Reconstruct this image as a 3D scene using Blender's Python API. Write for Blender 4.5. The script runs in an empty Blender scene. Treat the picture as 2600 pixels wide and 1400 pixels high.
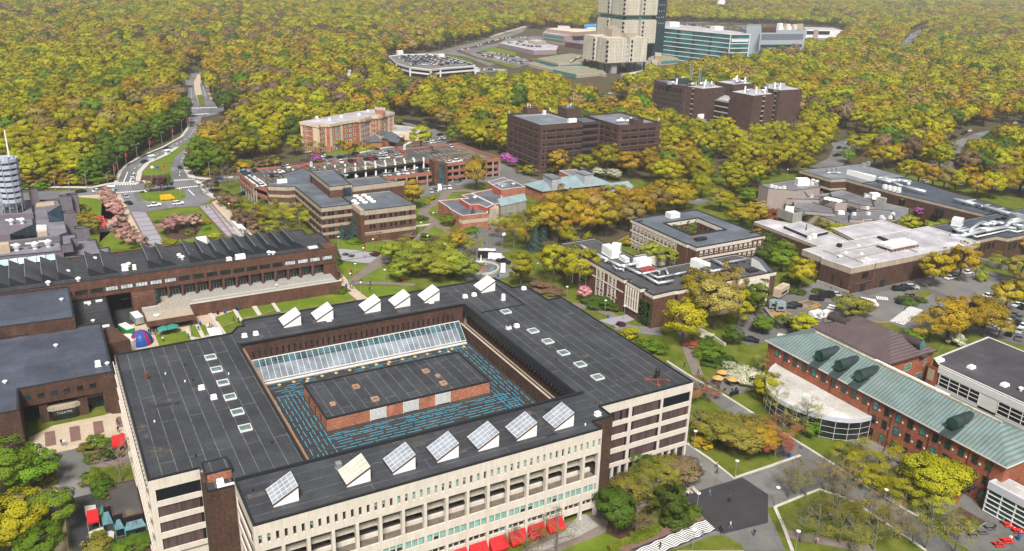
import bpy,bmesh,math,random
import numpy as np
from mathutils import Vector,Matrix
random.seed(7)
RAD=math.radians
S=bpy.context.scene
COL=S.collection
# --- camera, sky, sun, exposure
PH=105.0
PF,PITCH,ROLL,YAW=2172.0,RAD(20.63),RAD(1.657),RAD(29.47)
def _axes():
 c,s=math.cos(-YAW),math.sin(-YAW)
 R=Matrix(((c,-s,0),(s,c,0),(0,0,1)))
 fw=R @ Vector((0,math.cos(PITCH),-math.sin(PITCH)))
 rt=R @ Vector((1,0,0))
 up=rt.cross(fw)
 r2=math.cos(ROLL)*rt+math.sin(ROLL)*up
 u2=-math.sin(ROLL)*rt+math.cos(ROLL)*up
 return fw,r2,u2
FW,RT,UP=_axes()
cam=bpy.data.cameras.new('camera')
cam.sensor_width=36.0
cam.lens=PF/2600*36
cam.clip_start=1.0
cam.clip_end=30000
camo=bpy.data.objects.new('camera',cam)
COL.objects.link(camo)
camo.matrix_world=Matrix.Translation((0,0,PH)) @ Matrix((RT,UP,-FW)).transposed().to_4x4()
S.camera=camo
SUN_EL,SUN_AZ=RAD(52),RAD(-118)
w=bpy.data.worlds.new('World');S.world=w;w.use_nodes=True
nt=w.node_tree
sky=nt.nodes.new('ShaderNodeTexSky');sky.sky_type='NISHITA';sky.sun_disc=False
sky.sun_elevation=SUN_EL;sky.sun_rotation=RAD(90)-SUN_AZ
sky.air_density=1.0;sky.dust_density=3.0;sky.ozone_density=1.0
hs_=nt.nodes.new('ShaderNodeHueSaturation');hs_.inputs['Saturation'].default_value=.5
nt.links.new(sky.outputs[0],hs_.inputs['Color']);nt.links.new(hs_.outputs[0],nt.nodes['Background'].inputs[0])
nt.nodes['Background'].inputs[1].default_value=0.075
sun=bpy.data.lights.new('sun','SUN');sun.energy=4.7;sun.angle=RAD(15);sun.color=(1,.95,.87)
suno=bpy.data.objects.new('sun',sun);COL.objects.link(suno)
sd=Vector((math.cos(SUN_AZ)*math.cos(SUN_EL),math.sin(SUN_AZ)*math.cos(SUN_EL),math.sin(SUN_EL)))
suno.rotation_euler=sd.to_track_quat('Z','Y').to_euler()
S.view_settings.view_transform='Standard';S.view_settings.look='None'
S.view_settings.exposure=0.45;S.view_settings.gamma=1.0
S.cycles.max_bounces=6;S.cycles.diffuse_bounces=3;S.cycles.glossy_bounces=2
S.cycles.transmission_bounces=3;S.cycles.transparent_max_bounces=6;S.cycles.volume_bounces=0
S.cycles.use_denoising=True
# --- survey helpers: a sighted point at height z -> ground plan metres
CR={1: (0,0),2: (600,0),3: (1250,0),4: (1900,0),5: (0,400),6: (600,400),7: (1250,400),8: (1900,400),
 9: (0,900),10: (600,900),11: (1250,900),12: (1900,900)}
def P(px,py,z=0.0):
 d=FW*PF+RT*(px-1300)+UP*(700-py)
 t=(z-PH)/d.z
 return (d.x*t,d.y*t)
CR={k: (*v,700/1942) for k,v in CR.items()}
CR.update(a=(1100,410,460/2576),b=(1890,400,460/2576),c=(2000,540,600/2576),d=(1480,590,500/2569),e=(1350,0,450/2576),f=(1640,40,520/2576),
 g=(980,50,450/2576),h=(1620,170,440/2576),i=(590,340,700/2576),j=(740,260,400/2576),k=(0,380,330/1526),m=(380,580,480/2576),n=(200,1120,220/1090),o=(1930,780,670/2576),p=(2300,1100,300/1387))
def K(i,x,y,z=0.0):
 ox,oy,s=CR[i]
 return P(ox+x*s,oy+y*s,z)
def KX(i,x,y,X):
 ox,oy,s=CR[i];d=FW*PF+RT*(ox+x*s-1300)+UP*(700-oy-y*s);t=X/d.x
 return (d.y*t,PH+d.z*t)
def KK(i,z,*pts): return [K(i,x,y,z) for x,y in pts]
def PP(z,*pts): return [P(x,y,z) for x,y in pts]
def cam_px(x,y,z=0.0):
 v=Vector((x,y,z-PH));d=v.dot(FW)
 return 1300+PF*v.dot(RT)/d,700-PF*v.dot(UP)/d
# --- materials
MATS={}
def _new(name):
 m=bpy.data.materials.new(name);m.use_nodes=True
 MATS[name]=m
 nt=m.node_tree
 return m,nt,nt.nodes,nt.links,nt.nodes['Principled BSDF']
def _mul(nt,a,b,fac=1.0):
 n=nt.nodes.new('ShaderNodeMix');n.data_type='RGBA';n.blend_type='MULTIPLY';n.inputs[0].default_value=fac
 nt.links.new(a,n.inputs[6]);nt.links.new(b,n.inputs[7])
 return n.outputs[2]
def _mix(nt,f,a,b):
 n=nt.nodes.new('ShaderNodeMix');n.data_type='RGBA'
 if isinstance(f,float): n.inputs[0].default_value=f
 else: nt.links.new(f,n.inputs[0])
 for k,v in ((6,a),(7,b)):
  if isinstance(v,tuple): n.inputs[k].default_value=(*v,1)
  else: nt.links.new(v,n.inputs[k])
 return n.outputs[2]
def _ramp(nt,fac,stops,interp='LINEAR'):
 r=nt.nodes.new('ShaderNodeValToRGB');r.color_ramp.interpolation=interp
 e=r.color_ramp.elements
 while len(e) > 1: e.remove(e[-1])
 e[0].position=stops[0][0];e[0].color=(*stops[0][1],1)
 for p,c in stops[1:]:
  k=e.new(p);k.color=(*c,1)
 nt.links.new(fac,r.inputs[0])
 return r.outputs[0]
def _coord(nt,scale=(1,1,1),rot=(0,0,0),world=True):
 if world:
  g=nt.nodes.new('ShaderNodeNewGeometry');o=g.outputs['Position']
 else:
  g=nt.nodes.new('ShaderNodeTexCoord');o=g.outputs['Object']
 mp=nt.nodes.new('ShaderNodeMapping');mp.inputs['Scale'].default_value=scale;mp.inputs['Rotation'].default_value=rot
 nt.links.new(o,mp.inputs[0])
 return mp.outputs[0]
def _noise(nt,co,scale,detail=4,rough=.6):
 n=nt.nodes.new('ShaderNodeTexNoise');n.inputs['Scale'].default_value=scale
 n.inputs['Detail'].default_value=detail;n.inputs['Roughness'].default_value=rough
 nt.links.new(co,n.inputs['Vector'])
 return n.outputs[0]
def g3(v): return (v,v,v)
def mat(name,col,rough=.85,spec=.3,var=.15,scale=.6,fine=.12,metal=0.0,streak=0.0,world=True):
 """plain matt surface: large soft blotches, fine grain, optional rain streaks down walls"""
 if name in MATS: return MATS[name]
 m,nt,N,L,b=_new(name)
 co=_coord(nt,world=world)
 c=_ramp(nt,_noise(nt,co,scale),[(.3,tuple(x*(1-var) for x in col)),(.7,tuple(min(1,x*(1+var)) for x in col))])
 if fine:
  c=_mul(nt,c,_ramp(nt,_noise(nt,co,4.5,3,.75),[(.3,g3(1-fine*2)),(.7,g3(1))]))
 if streak:
  c=_mul(nt,c,_ramp(nt,_noise(nt,_coord(nt,(1.6,1.6,.09)),1.0,5,.7),[(.42,g3(1-streak)),(.62,g3(1))]))
 L.new(c,b.inputs['Base Color'])
 b.inputs['Roughness'].default_value=rough;b.inputs['Specular IOR Level'].default_value=spec
 b.inputs['Metallic'].default_value=metal
 return m
def roofmat(name,col,seam,along='Y',row=2.5,rough=.62,spec=.45,seamw=.05,stain=(.13,.10,.065),world=True,length=26.0):
 """membrane roofing laid in strips, with pale lapped seams, ponding marks and scuffs"""
 if name in MATS: return MATS[name]
 m,nt,N,L,b=_new(name)
 co=_coord(nt,world=world)
 base=_ramp(nt,_noise(nt,co,.12,5,.6),[(.3,tuple(x*.72 for x in col)),(.52,col),(.72,tuple(x*1.4 for x in col))])
 base=_mul(nt,base,_ramp(nt,_noise(nt,co,1.7,5,.75),[(.3,g3(.72)),(.7,g3(1.12))]))
 br=N.new('ShaderNodeTexBrick');br.inputs['Scale'].default_value=1
 br.offset=.43;br.squash=1
 br.inputs['Brick Width'].default_value=length;br.inputs['Row Height'].default_value=row
 br.inputs['Mortar Size'].default_value=seamw;br.inputs['Mortar Smooth'].default_value=.3
 br.inputs['Color1'].default_value=(.84,.84,.84,1);br.inputs['Color2'].default_value=(1.1,1.1,1.1,1)
 br.inputs['Mortar'].default_value=(1,1,1,1)
 co2=_coord(nt,rot=(0,0,RAD(90) if along == 'Y' else 0),world=world)
 L.new(co2,br.inputs['Vector'])
 base=_mul(nt,base,br.outputs['Color'])
 ns=_noise(nt,co,.5,4,.7)
 mm=N.new('ShaderNodeMath');mm.operation='MULTIPLY'
 r2=_ramp(nt,ns,[(.32,g3(.15)),(.62,g3(.95))]);L.new(br.outputs['Fac'],mm.inputs[0]);L.new(r2,mm.inputs[1])
 base=_mix(nt,mm.outputs[0],base,seam)
 st=_ramp(nt,_noise(nt,co,.16,8,.72),[(.60,g3(0)),(.70,g3(.75))])
 base=_mix(nt,st,base,stain)
 L.new(base,b.inputs['Base Color'])
 L.new(_ramp(nt,_noise(nt,co,.35),[(.35,g3(rough-.12)),(.65,g3(rough+.2))]),b.inputs['Roughness'])
 b.inputs['Specular IOR Level'].default_value=spec
 return m
def brickmat(name,col,var=.22,streak=.25,mortar=None):
 if name in MATS: return MATS[name]
 m,nt,N,L,b=_new(name)
 co=_coord(nt)
 c=_ramp(nt,_noise(nt,co,.35,5,.6),[(.3,tuple(x*(1-var) for x in col)),(.7,tuple(x*(1+var) for x in col))])
 sp=N.new('ShaderNodeSeparateXYZ');L.new(co,sp.inputs[0])
 ad=N.new('ShaderNodeMath');L.new(sp.outputs[0],ad.inputs[0]);L.new(sp.outputs[1],ad.inputs[1])
 cb=N.new('ShaderNodeCombineXYZ');L.new(ad.outputs[0],cb.inputs[0]);L.new(sp.outputs[2],cb.inputs[1])
 br=N.new('ShaderNodeTexBrick');br.inputs['Scale'].default_value=1
 br.inputs['Brick Width'].default_value=.42;br.inputs['Row Height'].default_value=.16
 br.inputs['Mortar Size'].default_value=.012
 br.inputs['Color1'].default_value=(.62,.6,.6,1);br.inputs['Color2'].default_value=(1.25,1.2,1.18,1)
 br.inputs['Mortar'].default_value=(1.1,1.1,1.1,1)
 L.new(cb.outputs[0],br.inputs['Vector'])
 c=_mul(nt,c,br.outputs['Color'])
 if streak:
  c=_mul(nt,c,_ramp(nt,_noise(nt,_coord(nt,(1.2,1.2,.12)),1.0,5,.7),[(.4,g3(1-streak)),(.65,g3(1))]))
 L.new(c,b.inputs['Base Color'])
 b.inputs['Roughness'].default_value=.9;b.inputs['Specular IOR Level'].default_value=.2
 return m
def concmat(name,col,stain=.35,panel=0,vs=.07):
 """cast concrete with soot running down from its top edges; optional panel joints"""
 if name in MATS: return MATS[name]
 m,nt,N,L,b=_new(name)
 co=_coord(nt)
 c=_ramp(nt,_noise(nt,co,.5,5,.65),[(.3,tuple(x*.9 for x in col)),(.7,tuple(min(1,x*1.06) for x in col))])
 c=_mul(nt,c,_ramp(nt,_noise(nt,_coord(nt,(2.2,2.2,vs)),1.0,6,.72),[(.40,g3(1-stain)),(.56,g3(1))]))
 c=_mul(nt,c,_ramp(nt,_noise(nt,co,3.5,3,.7),[(.3,g3(.9)),(.6,g3(1))]))
 if panel:
  sp=N.new('ShaderNodeSeparateXYZ');L.new(co,sp.inputs[0])
  ad=N.new('ShaderNodeMath');L.new(sp.outputs[0],ad.inputs[0]);L.new(sp.outputs[1],ad.inputs[1])
  cb=N.new('ShaderNodeCombineXYZ');L.new(ad.outputs[0],cb.inputs[0]);L.new(sp.outputs[2],cb.inputs[1])
  br=N.new('ShaderNodeTexBrick');br.inputs['Scale'].default_value=1;br.offset=0
  br.inputs['Brick Width'].default_value=panel;br.inputs['Row Height'].default_value=panel
  br.inputs['Mortar Size'].default_value=panel*.03
  br.inputs['Color1'].default_value=(1,1,1,1);br.inputs['Color2'].default_value=(.93,.93,.93,1);br.inputs['Mortar'].default_value=(.62,.6,.55,1)
  L.new(cb.outputs[0],br.inputs['Vector'])
  c=_mul(nt,c,br.outputs['Color'])
 L.new(c,b.inputs['Base Color'])
 b.inputs['Roughness'].default_value=.88;b.inputs['Specular IOR Level'].default_value=.25
 return m
def glassmat(name,col,rough=.12,spec=.7,var=.4,scale=.5,metal=0.0):
 if name in MATS: return MATS[name]
 m,nt,N,L,b=_new(name)
 co=_coord(nt)
 c=_ramp(nt,_noise(nt,co,scale,2,.5),[(.35,tuple(x*(1-var) for x in col)),(.65,tuple(min(1,x*(1+var)) for x in col))])
 L.new(c,b.inputs['Base Color'])
 b.inputs['Roughness'].default_value=rough;b.inputs['Specular IOR Level'].default_value=spec;b.inputs['Metallic'].default_value=metal
 return m
def ribmat(name,col,alt,pitch=.45,rust=None,rough=.55,along='X'):
 """standing-seam sheet metal; ribs run down the slope"""
 if name in MATS: return MATS[name]
 m,nt,N,L,b=_new(name)
 co=_coord(nt)
 wv=N.new('ShaderNodeTexWave');wv.wave_type='BANDS';wv.bands_direction=along;wv.wave_profile='SIN'
 wv.inputs['Scale'].default_value=.31416/pitch;wv.inputs['Distortion'].default_value=0
 L.new(co,wv.inputs[0])
 c=_ramp(nt,wv.outputs[1],[(.0,alt),(.22,col),(.8,col),(.97,tuple(min(1,x*1.25) for x in col))])
 c=_mul(nt,c,_ramp(nt,_noise(nt,co,.25,6,.7),[(.3,g3(.7)),(.7,g3(1.1))]))
 if rust:
  c=_mix(nt,_ramp(nt,_noise(nt,_coord(nt,(.16,1.3,.16)),1.0,6,.75),[(.52,g3(0)),(.72,g3(.6))]),c,rust)
 L.new(c,b.inputs['Base Color'])
 b.inputs['Roughness'].default_value=rough;b.inputs['Specular IOR Level'].default_value=.4
 return m
# --- mesh building
class MB:
 def __init__(s): s.v=[];s.f=[];s.m=[]
 def poly(s,pts,mi=0):
  n=len(s.v);s.v+= [tuple(p) for p in pts];s.f.append(tuple(range(n,n+len(pts))));s.m.append(mi);return s
 def box(s,x0,x1,y0,y1,z0,z1,mi=0,top=None):
  return s.prism([(x0,y0),(x1,y0),(x1,y1),(x0,y1)],z0,z1,mi,mi if top is None else top)
 def prism(s,pts,z0,z1,side=0,top=0,bottom=True,sides=True):
  a=sum(pts[i][0]*pts[(i+1) % len(pts)][1]-pts[(i+1) % len(pts)][0]*pts[i][1] for i in range(len(pts)))
  if a < 0: pts=pts[::-1]
  n=len(s.v);k=len(pts)
  s.v+= [(x,y,z0) for x,y in pts]+[(x,y,z1) for x,y in pts]
  if sides:
   for i in range(k):
    j=(i+1) % k
    s.f.append((n+i,n+j,n+k+j,n+k+i));s.m.append(side)
  s.f.append(tuple(range(n+k,n+2*k)));s.m.append(top)
  if bottom: s.f.append(tuple(range(n+k-1,n-1,-1)));s.m.append(side)
  return s
 def obox(s,c,ux,hx,hy,z0,z1,mi=0):
  ux=Vector(ux).normalized();uy=Vector((-ux.y,ux.x));c=Vector(c)
  p=[c+ux*a*hx+uy*b_*hy for a,b_ in ((-1,-1),(1,-1),(1,1),(-1,1))]
  return s.prism([(q.x,q.y) for q in p],z0,z1,mi,mi)
 def bar(s,a,b,w,h=None,mi=0):
  a=Vector(a);b=Vector(b);d=(b-a)
  if d.length < 1e-6: return s
  d.normalize();h=w if h is None else h
  u=d.cross(Vector((0,0,1)));
  if u.length < 1e-3: u=Vector((1,0,0))
  u.normalize();t=u.cross(d)
  u=u*w/2;t=t*h/2
  n=len(s.v)
  for q in (a,b):
   for i,j in ((-1,-1),(1,-1),(1,1),(-1,1)): s.v.append(tuple(q+u*i+t*j))
  for i in range(4):
   j=(i+1) % 4;s.f.append((n+i,n+j,n+4+j,n+4+i));s.m.append(mi)
  s.f.append((n+3,n+2,n+1,n));s.m.append(mi);s.f.append((n+4,n+5,n+6,n+7));s.m.append(mi)
  return s
 def tube(s,a,b,r0,r1=None,k=8,mi=0,caps=True):
  a=Vector(a);b=Vector(b);r1=r0 if r1 is None else r1
  d=(b-a);d.normalize()
  u=d.cross(Vector((0,0,1)))
  if u.length < 1e-3: u=Vector((1,0,0))
  u.normalize();t=d.cross(u)
  n=len(s.v)
  for q,r in ((a,r0),(b,r1)):
   for i in range(k):
    an=2*math.pi*i/k;s.v.append(tuple(q+u*math.cos(an)*r+t*math.sin(an)*r))
  for i in range(k):
   j=(i+1) % k;s.f.append((n+i,n+j,n+k+j,n+k+i));s.m.append(mi)
  if caps:
   s.f.append(tuple(range(n+k-1,n-1,-1)));s.m.append(mi);s.f.append(tuple(range(n+k,n+2*k)));s.m.append(mi)
  return s
 def lathe(s,c,prof,k=10,mi=0):
  n=len(s.v);cx,cy,cz=c
  for r,z in prof:
   for i in range(k):
    an=2*math.pi*i/k;s.v.append((cx+r*math.cos(an),cy+r*math.sin(an),cz+z))
  for q in range(len(prof)-1):
   for i in range(k):
    j=(i+1) % k;a=n+q*k;s.f.append((a+i,a+j,a+k+j,a+k+i));s.m.append(mi)
  s.f.append(tuple(range(n+(len(prof)-1)*k,n+len(prof)*k)));s.m.append(mi)
  s.f.append(tuple(range(n+k-1,n-1,-1)));s.m.append(mi)
  return s
 def mesh(s,name,mats,off=(0,0,0),smooth=False):
  me=bpy.data.meshes.new(name)
  ox,oy,oz=off
  me.from_pydata([(x-ox,y-oy,z-oz) for x,y,z in s.v],[],s.f)
  for m in (mats if isinstance(mats,(list,tuple)) else [mats]): me.materials.append(m)
  me.polygons.foreach_set('material_index',s.m)
  if smooth: me.polygons.foreach_set('use_smooth',[True]*len(s.f))
  me.update()
  return me
 def build(s,name,mats,parent=None,smooth=False):
  off=tuple(parent.matrix_basis.translation) if parent is not None and parent.parent is None else ((0,0,0) if parent is None else tuple(parent.parent.matrix_basis.translation+parent.matrix_basis.translation))
  o=bpy.data.objects.new(name,s.mesh(name,mats,off,smooth));COL.objects.link(o)
  if parent is not None: o.parent=parent
  return o
def tag(o,label=None,cat=None,group=None,kind=None):
 if label: o['label']=label
 if cat: o['category']=cat
 if group: o['group']=group
 if kind: o['kind']=kind
 return o
def thing(name,label,cat,loc,rz=0.0,group=None):
 o=bpy.data.objects.new(name,None);COL.objects.link(o);o.empty_display_size=.5
 o.location=(loc[0],loc[1],loc[2] if len(loc) > 2 else 0);o.rotation_euler=(0,0,rz)
 return tag(o,label,cat,group)
def child(name,me,parent,loc=(0,0,0),rz=0.0,scale=None):
 o=bpy.data.objects.new(name,me);COL.objects.link(o);o.parent=parent
 o.location=loc;o.rotation_euler=(0,0,rz)
 if scale is not None: o.scale=(scale,)*3 if isinstance(scale,(int,float)) else scale
 return o
def dup(root,loc,rz=0.0,label=None,group=None,scale=None):
 r=root.copy();COL.objects.link(r);r.location=(loc[0],loc[1],loc[2] if len(loc) > 2 else 0);r.rotation_euler=(0,0,rz)
 if label: r['label']=label
 if group: r['group']=group
 if scale is not None: r.scale=(scale,)*3 if isinstance(scale,(int,float)) else scale
 for ch in list(root.children):
  c=ch.copy();COL.objects.link(c);c.parent=r
  for g in list(ch.children):
   d=g.copy();COL.objects.link(d);d.parent=c
 return r
ORD=['','first','second','third','fourth','fifth','sixth','seventh','eighth','ninth','tenth','eleventh','twelfth','thirteenth',
 'fourteenth','fifteenth','sixteenth','seventeenth','eighteenth','nineteenth','twentieth']
def nth(k):
 if k <= 20: return ORD[k]
 if k > 99: return str(k)+'th'
 t=['twen','thir','for','fif','six','seven','eigh','nine'][k // 10-2]
 return (t+'ty-'+ORD[k % 10]) if k % 10 else t+'tieth'
def left_rank(pts):
 order=sorted(range(len(pts)),key=lambda i: cam_px(pts[i][0],pts[i][1])[0])
 r=[0]*len(pts)
 for k,i in enumerate(order): r[i]=k+1
 return r
WCACHE={}
def wmesh(w_,h,glass,frame,nx=1,nz=1,fr=.09,proud=.10,blind=None):
 key=(round(w_,2),round(h,2),glass.name,frame.name,nx,nz,fr,proud,blind.name if blind else 0)
 if key in WCACHE: return WCACHE[key]
 b=MB()
 x0,x1=-w_/2,w_/2
 b.box(x0,x1,-proud,0,0,fr,1);b.box(x0,x1,-proud,0,h-fr,h,1)
 b.box(x0,x0+fr,-proud,0,fr,h-fr,1);b.box(x1-fr,x1,-proud,0,fr,h-fr,1)
 zb=h-fr
 if blind: zb=fr+(h-2*fr)*.42;b.box(x0+fr,x1-fr,-.028,0,zb,h-fr,2)
 b.box(x0+fr,x1-fr,-.02,0,fr,zb,0)
 for i in range(1,nx):
  x=x0+w_*i/nx;b.box(x-.04,x+.04,-proud*.8,-.021-(.008 if blind else 0),fr,h-fr,1)
 for i in range(1,nz):
  z=h*i/nz;b.box(x0+fr,x1-fr,-proud*.7,-.021-(.008 if blind else 0),z-.03,z+.03,1)
 me=b.mesh('window',[glass,frame]+([blind] if blind else []))
 WCACHE[key]=me
 return me
class Wins:
 """collects the windows of one building: each is a part; past 100 the farthest become one piece"""
 def __init__(s,parent,name='window'): s.p=parent;s.a=[];s.name=name
 def add(s,me,x,y,z,ang): s.a.append((me,x,y,z,ang))
 def row(s,p0,p1,z,n,me,off=0.0,margin=.5,skip=()):
  p0=Vector(p0);p1=Vector(p1);d=p1-p0;L=d.length;d.normalize();nrm=Vector((d.y,-d.x));ang=math.atan2(d.y,d.x)
  for i in range(n):
   if i in skip: continue
   t=margin+(L-2*margin)*((i+.5)/n)
   q=p0+d*t+nrm*off
   mm=me[i % len(me)] if isinstance(me,(list,tuple)) else me
   s.add(mm,q.x,q.y,z,ang)
 def done(s,cap=100):
  s.a.sort(key=lambda a: a[1] ** 2+a[2] ** 2)
  pl=s.p.matrix_basis.translation
  for me,x,y,z,ang in s.a[:cap]: child(s.name,me,s.p,(x-pl.x,y-pl.y,z-pl.z),ang)
  rest=s.a[cap:]
  if rest:
   bm=bmesh.new();mats=[]
   V=[];F=[];MI=[]
   for me,x,y,z,ang in rest:
    n=len(V);c_,s_=math.cos(ang),math.sin(ang)
    for v in me.vertices: V.append((x-pl.x+c_*v.co.x-s_*v.co.y,y-pl.y+s_*v.co.x+c_*v.co.y,z-pl.z+v.co.z))
    ix=[]
    for m in me.materials:
     if m not in mats: mats.append(m)
     ix.append(mats.index(m))
    for p in me.polygons: F.append(tuple(n+k for k in p.vertices));MI.append(ix[p.material_index])
   nm=bpy.data.meshes.new(s.name);nm.from_pydata(V,[],F)
   for m in mats: nm.materials.append(m)
   nm.polygons.foreach_set('material_index',MI);nm.update();bm.free()
   o=child(s.name,nm,s.p);o['kind']='stuff'
def copybrd(name,pts,t,z0,z1,m,parent,inner=None):
 """parapet: a coping strip that follows the outline pts (closed) with width t"""
 b=MB();n=len(pts)
 a=sum(pts[i][0]*pts[(i+1) % n][1]-pts[(i+1) % n][0]*pts[i][1] for i in range(n))
 if a < 0: pts=pts[::-1]
 ins=[]
 for i in range(n):
  p0,p1,p2=Vector(pts[i-1]),Vector(pts[i]),Vector(pts[(i+1) % n])
  d1=(p1-p0).normalized();d2=(p2-p1).normalized()
  n1=Vector((-d1.y,d1.x));n2=Vector((-d2.y,d2.x));bi=(n1+n2)
  bi=n1 if bi.length < 1e-3 else bi.normalized()
  ins.append(p1+bi*(t/max(.35,bi.dot(n1))))
 for i in range(n):
  j=(i+1) % n
  A,B,C2,D=pts[i],pts[j],ins[j],ins[i]
  b.poly([(A[0],A[1],z1),(B[0],B[1],z1),(C2.x,C2.y,z1),(D.x,D.y,z1)])
  b.poly([(A[0],A[1],z0),(B[0],B[1],z0),(B[0],B[1],z1),(A[0],A[1],z1)])
  b.poly([(C2.x,C2.y,z0),(D.x,D.y,z0),(D.x,D.y,z1),(C2.x,C2.y,z1)])
 return b.build(name,m,parent)
# --- shared materials
M_BRICK=brickmat('dark_brick',(.085,.048,.036))
M_BRICK2=brickmat('brown_brick',(.125,.062,.045))
M_BRICK3=brickmat('purple_brown_brick',(.085,.050,.044),streak=.12)
M_RED=brickmat('red_brick',(.30,.105,.058),streak=.15)
M_RED2=brickmat('rose_brick',(.36,.15,.095),streak=.1)
M_CONC=concmat('pale_cast_concrete',(.62,.56,.50),.10)
M_CONC2=concmat('buff_concrete_band',(.40,.335,.26),.22)
M_CONC3=concmat('panelled_concrete',(.60,.56,.46),.45,panel=3.2,vs=.03)
M_CONCG=concmat('grey_concrete',(.33,.32,.30),.3)
M_BEIGE=concmat('beige_render',(.64,.50,.34),.12)
M_WHITE=mat('white_paint',(.80,.80,.78),.6,var=.05,fine=.05)
M_OFFW=mat('offwhite_metal',(.66,.67,.67),.5,var=.08,fine=.06)
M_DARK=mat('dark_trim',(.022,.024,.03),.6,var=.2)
M_BLACK=mat('black_metal',(.012,.012,.014),.5,var=.1)
M_BROWNM=mat('brown_frame',(.085,.042,.035),.6)
M_STEEL=mat('galvanised_steel',(.50,.53,.55),.38,.5,var=.12,metal=.6)
M_SILVER=mat('silver_duct',(.62,.66,.69),.35,.5,var=.12,metal=.5)
M_RUST=mat('rusty_steel',(.20,.06,.03),.9,var=.4)
M_REDP=mat('red_canvas',(.50,.012,.016),.7,var=.06,fine=.04)
M_REDS=mat('red_steel',(.50,.06,.05),.55,var=.1)
M_YEL=mat('yellow_plastic',(.72,.36,.02),.55,var=.05)
M_BLUEP=mat('blue_plastic',(.02,.09,.26),.5)
M_WOOD=mat('weathered_timber',(.30,.17,.09),.85)
M_ROOF=roofmat('dark_membrane',(.040,.043,.050),(.200,.200,.200),seamw=.06)
M_ROOFX=roofmat('dark_membrane_cross',(.040,.043,.050),(.18,.175,.17),along='X',row=2.9)
M_ROOFB=roofmat('courtyard_membrane',(.040,.036,.035),(.07,.065,.06),along='X',row=2.0,stain=(.14,.105,.08))
M_ROOF2=roofmat('slate_grey_membrane',(.105,.12,.145),(.17,.175,.18),along='X',row=5,rough=.5,stain=(.12,.12,.12),seamw=.03)
M_ROOF3=roofmat('mid_grey_membrane',(.165,.18,.205),(.25,.26,.27),along='X',row=6,stain=(.18,.165,.14),seamw=.03)
M_ROOFW=roofmat('white_membrane',(.42,.405,.435),(.34,.32,.32),along='X',row=4,stain=(.42,.38,.36),seamw=.03)
M_ROOFP=roofmat('lilac_grey_membrane',(.17,.165,.20),(.21,.2,.24),along='X',row=5,seamw=.02,stain=(.13,.12,.14))
M_COPING=mat('dark_coping',(.016,.018,.022),.5,.5,var=.15)
M_COPW=mat('pale_coping',(.55,.55,.54),.6,var=.1)
M_GLASS=glassmat('dark_glass',(.012,.015,.018))
M_GLASSB=glassmat('blue_dark_glass',(.012,.028,.045),.15)
M_TEAL=glassmat('teal_glass',(.045,.20,.20),.18,.6,.35,1.1)
M_BLIND=glassmat('teal_blind',(.19,.40,.38),.4,.4,.15,1.3)
M_GREENG=glassmat('green_glass',(.008,.045,.04),.15)
M_PALEG=glassmat('pale_glass',(.40,.56,.60),.25,.6,.25,.3)
M_CURT=glassmat('curtained_glass',(.42,.48,.50),.3,.5,.3,.8)
M_PATINA=ribmat('patina_copper',(.150,.210,.205),(.08,.12,.118),.9,rust=(.20,.14,.09),along='Y')
M_PURPLE=ribmat('brown_copper',(.105,.075,.078),(.05,.035,.04),.8,rust=(.13,.10,.09),along='Y')
M_DORM=mat('dark_patina',(.035,.055,.055),.5,var=.3)
M_BLGREY=ribmat('blue_grey_sheet',(.22,.30,.32),(.16,.22,.24),1.0,along='X')
M_GLAZE=glassmat('glazed_skylight',(.185,.215,.25),.2,.6,.35,.25)
M_CYAN=mat('cyan_sealant',(.045,.40,.60),.6,var=.15)
def groundmat(name,stops,scale=.25,rough=.95,fine=.25,dirt=None,crack=0):
 m,nt,N,L,b=_new(name)
 co=_coord(nt)
 c=_ramp(nt,_noise(nt,co,scale,7,.65),stops)
 c=_mul(nt,c,_ramp(nt,_noise(nt,co,2.3,4,.8),[(.3,g3(1-fine)),(.7,g3(1.1))]))
 if dirt: c=_mix(nt,_ramp(nt,_noise(nt,co,.07,7,.7),[(.56,g3(0)),(.66,g3(.7))]),c,dirt)
 if crack:
  v=N.new('ShaderNodeTexVoronoi');v.feature='DISTANCE_TO_EDGE';v.inputs['Scale'].default_value=.085;L.new(co,v.inputs['Vector'])
  c=_mul(nt,c,_ramp(nt,v.outputs['Distance'],[(.0,g3(.84)),(.006,g3(.9)),(.014,g3(1))]))
  v=N.new('ShaderNodeTexVoronoi');v.distance='CHEBYCHEV';v.inputs['Scale'].default_value=.06;L.new(co,v.inputs['Vector'])
  c=_mul(nt,c,_ramp(nt,v.outputs['Color'],[(.2,g3(.82)),(.8,g3(1.14))]))
 L.new(c,b.inputs['Base Color']);b.inputs['Roughness'].default_value=rough;b.inputs['Specular IOR Level'].default_value=.15
 return m
M_GRASS=groundmat('lawn',[(.3,(.060,.082,.008)),(.5,(.100,.128,.012)),(.7,(.150,.155,.028))],.22,dirt=(.15,.13,.04))
M_LAWN2=groundmat('bright_lawn',[(.3,(.080,.125,.010)),(.5,(.115,.165,.014)),(.7,(.160,.190,.025))],.15)
M_FLOOR=groundmat('forest_floor',[(.3,(.05,.042,.026)),(.5,(.085,.068,.04)),(.7,(.06,.072,.02))],.08)
M_ASPH=groundmat('asphalt',[(.3,(.115,.11,.108)),(.7,(.155,.15,.145))],.12,fine=.12,crack=1)
M_ASPHD=groundmat('new_asphalt',[(.3,(.034,.033,.036)),(.7,(.050,.048,.052))],.15,fine=.15)
M_ASPHL=groundmat('worn_asphalt',[(.3,(.125,.122,.118)),(.7,(.175,.17,.163))],.2,fine=.12,crack=1)
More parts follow.
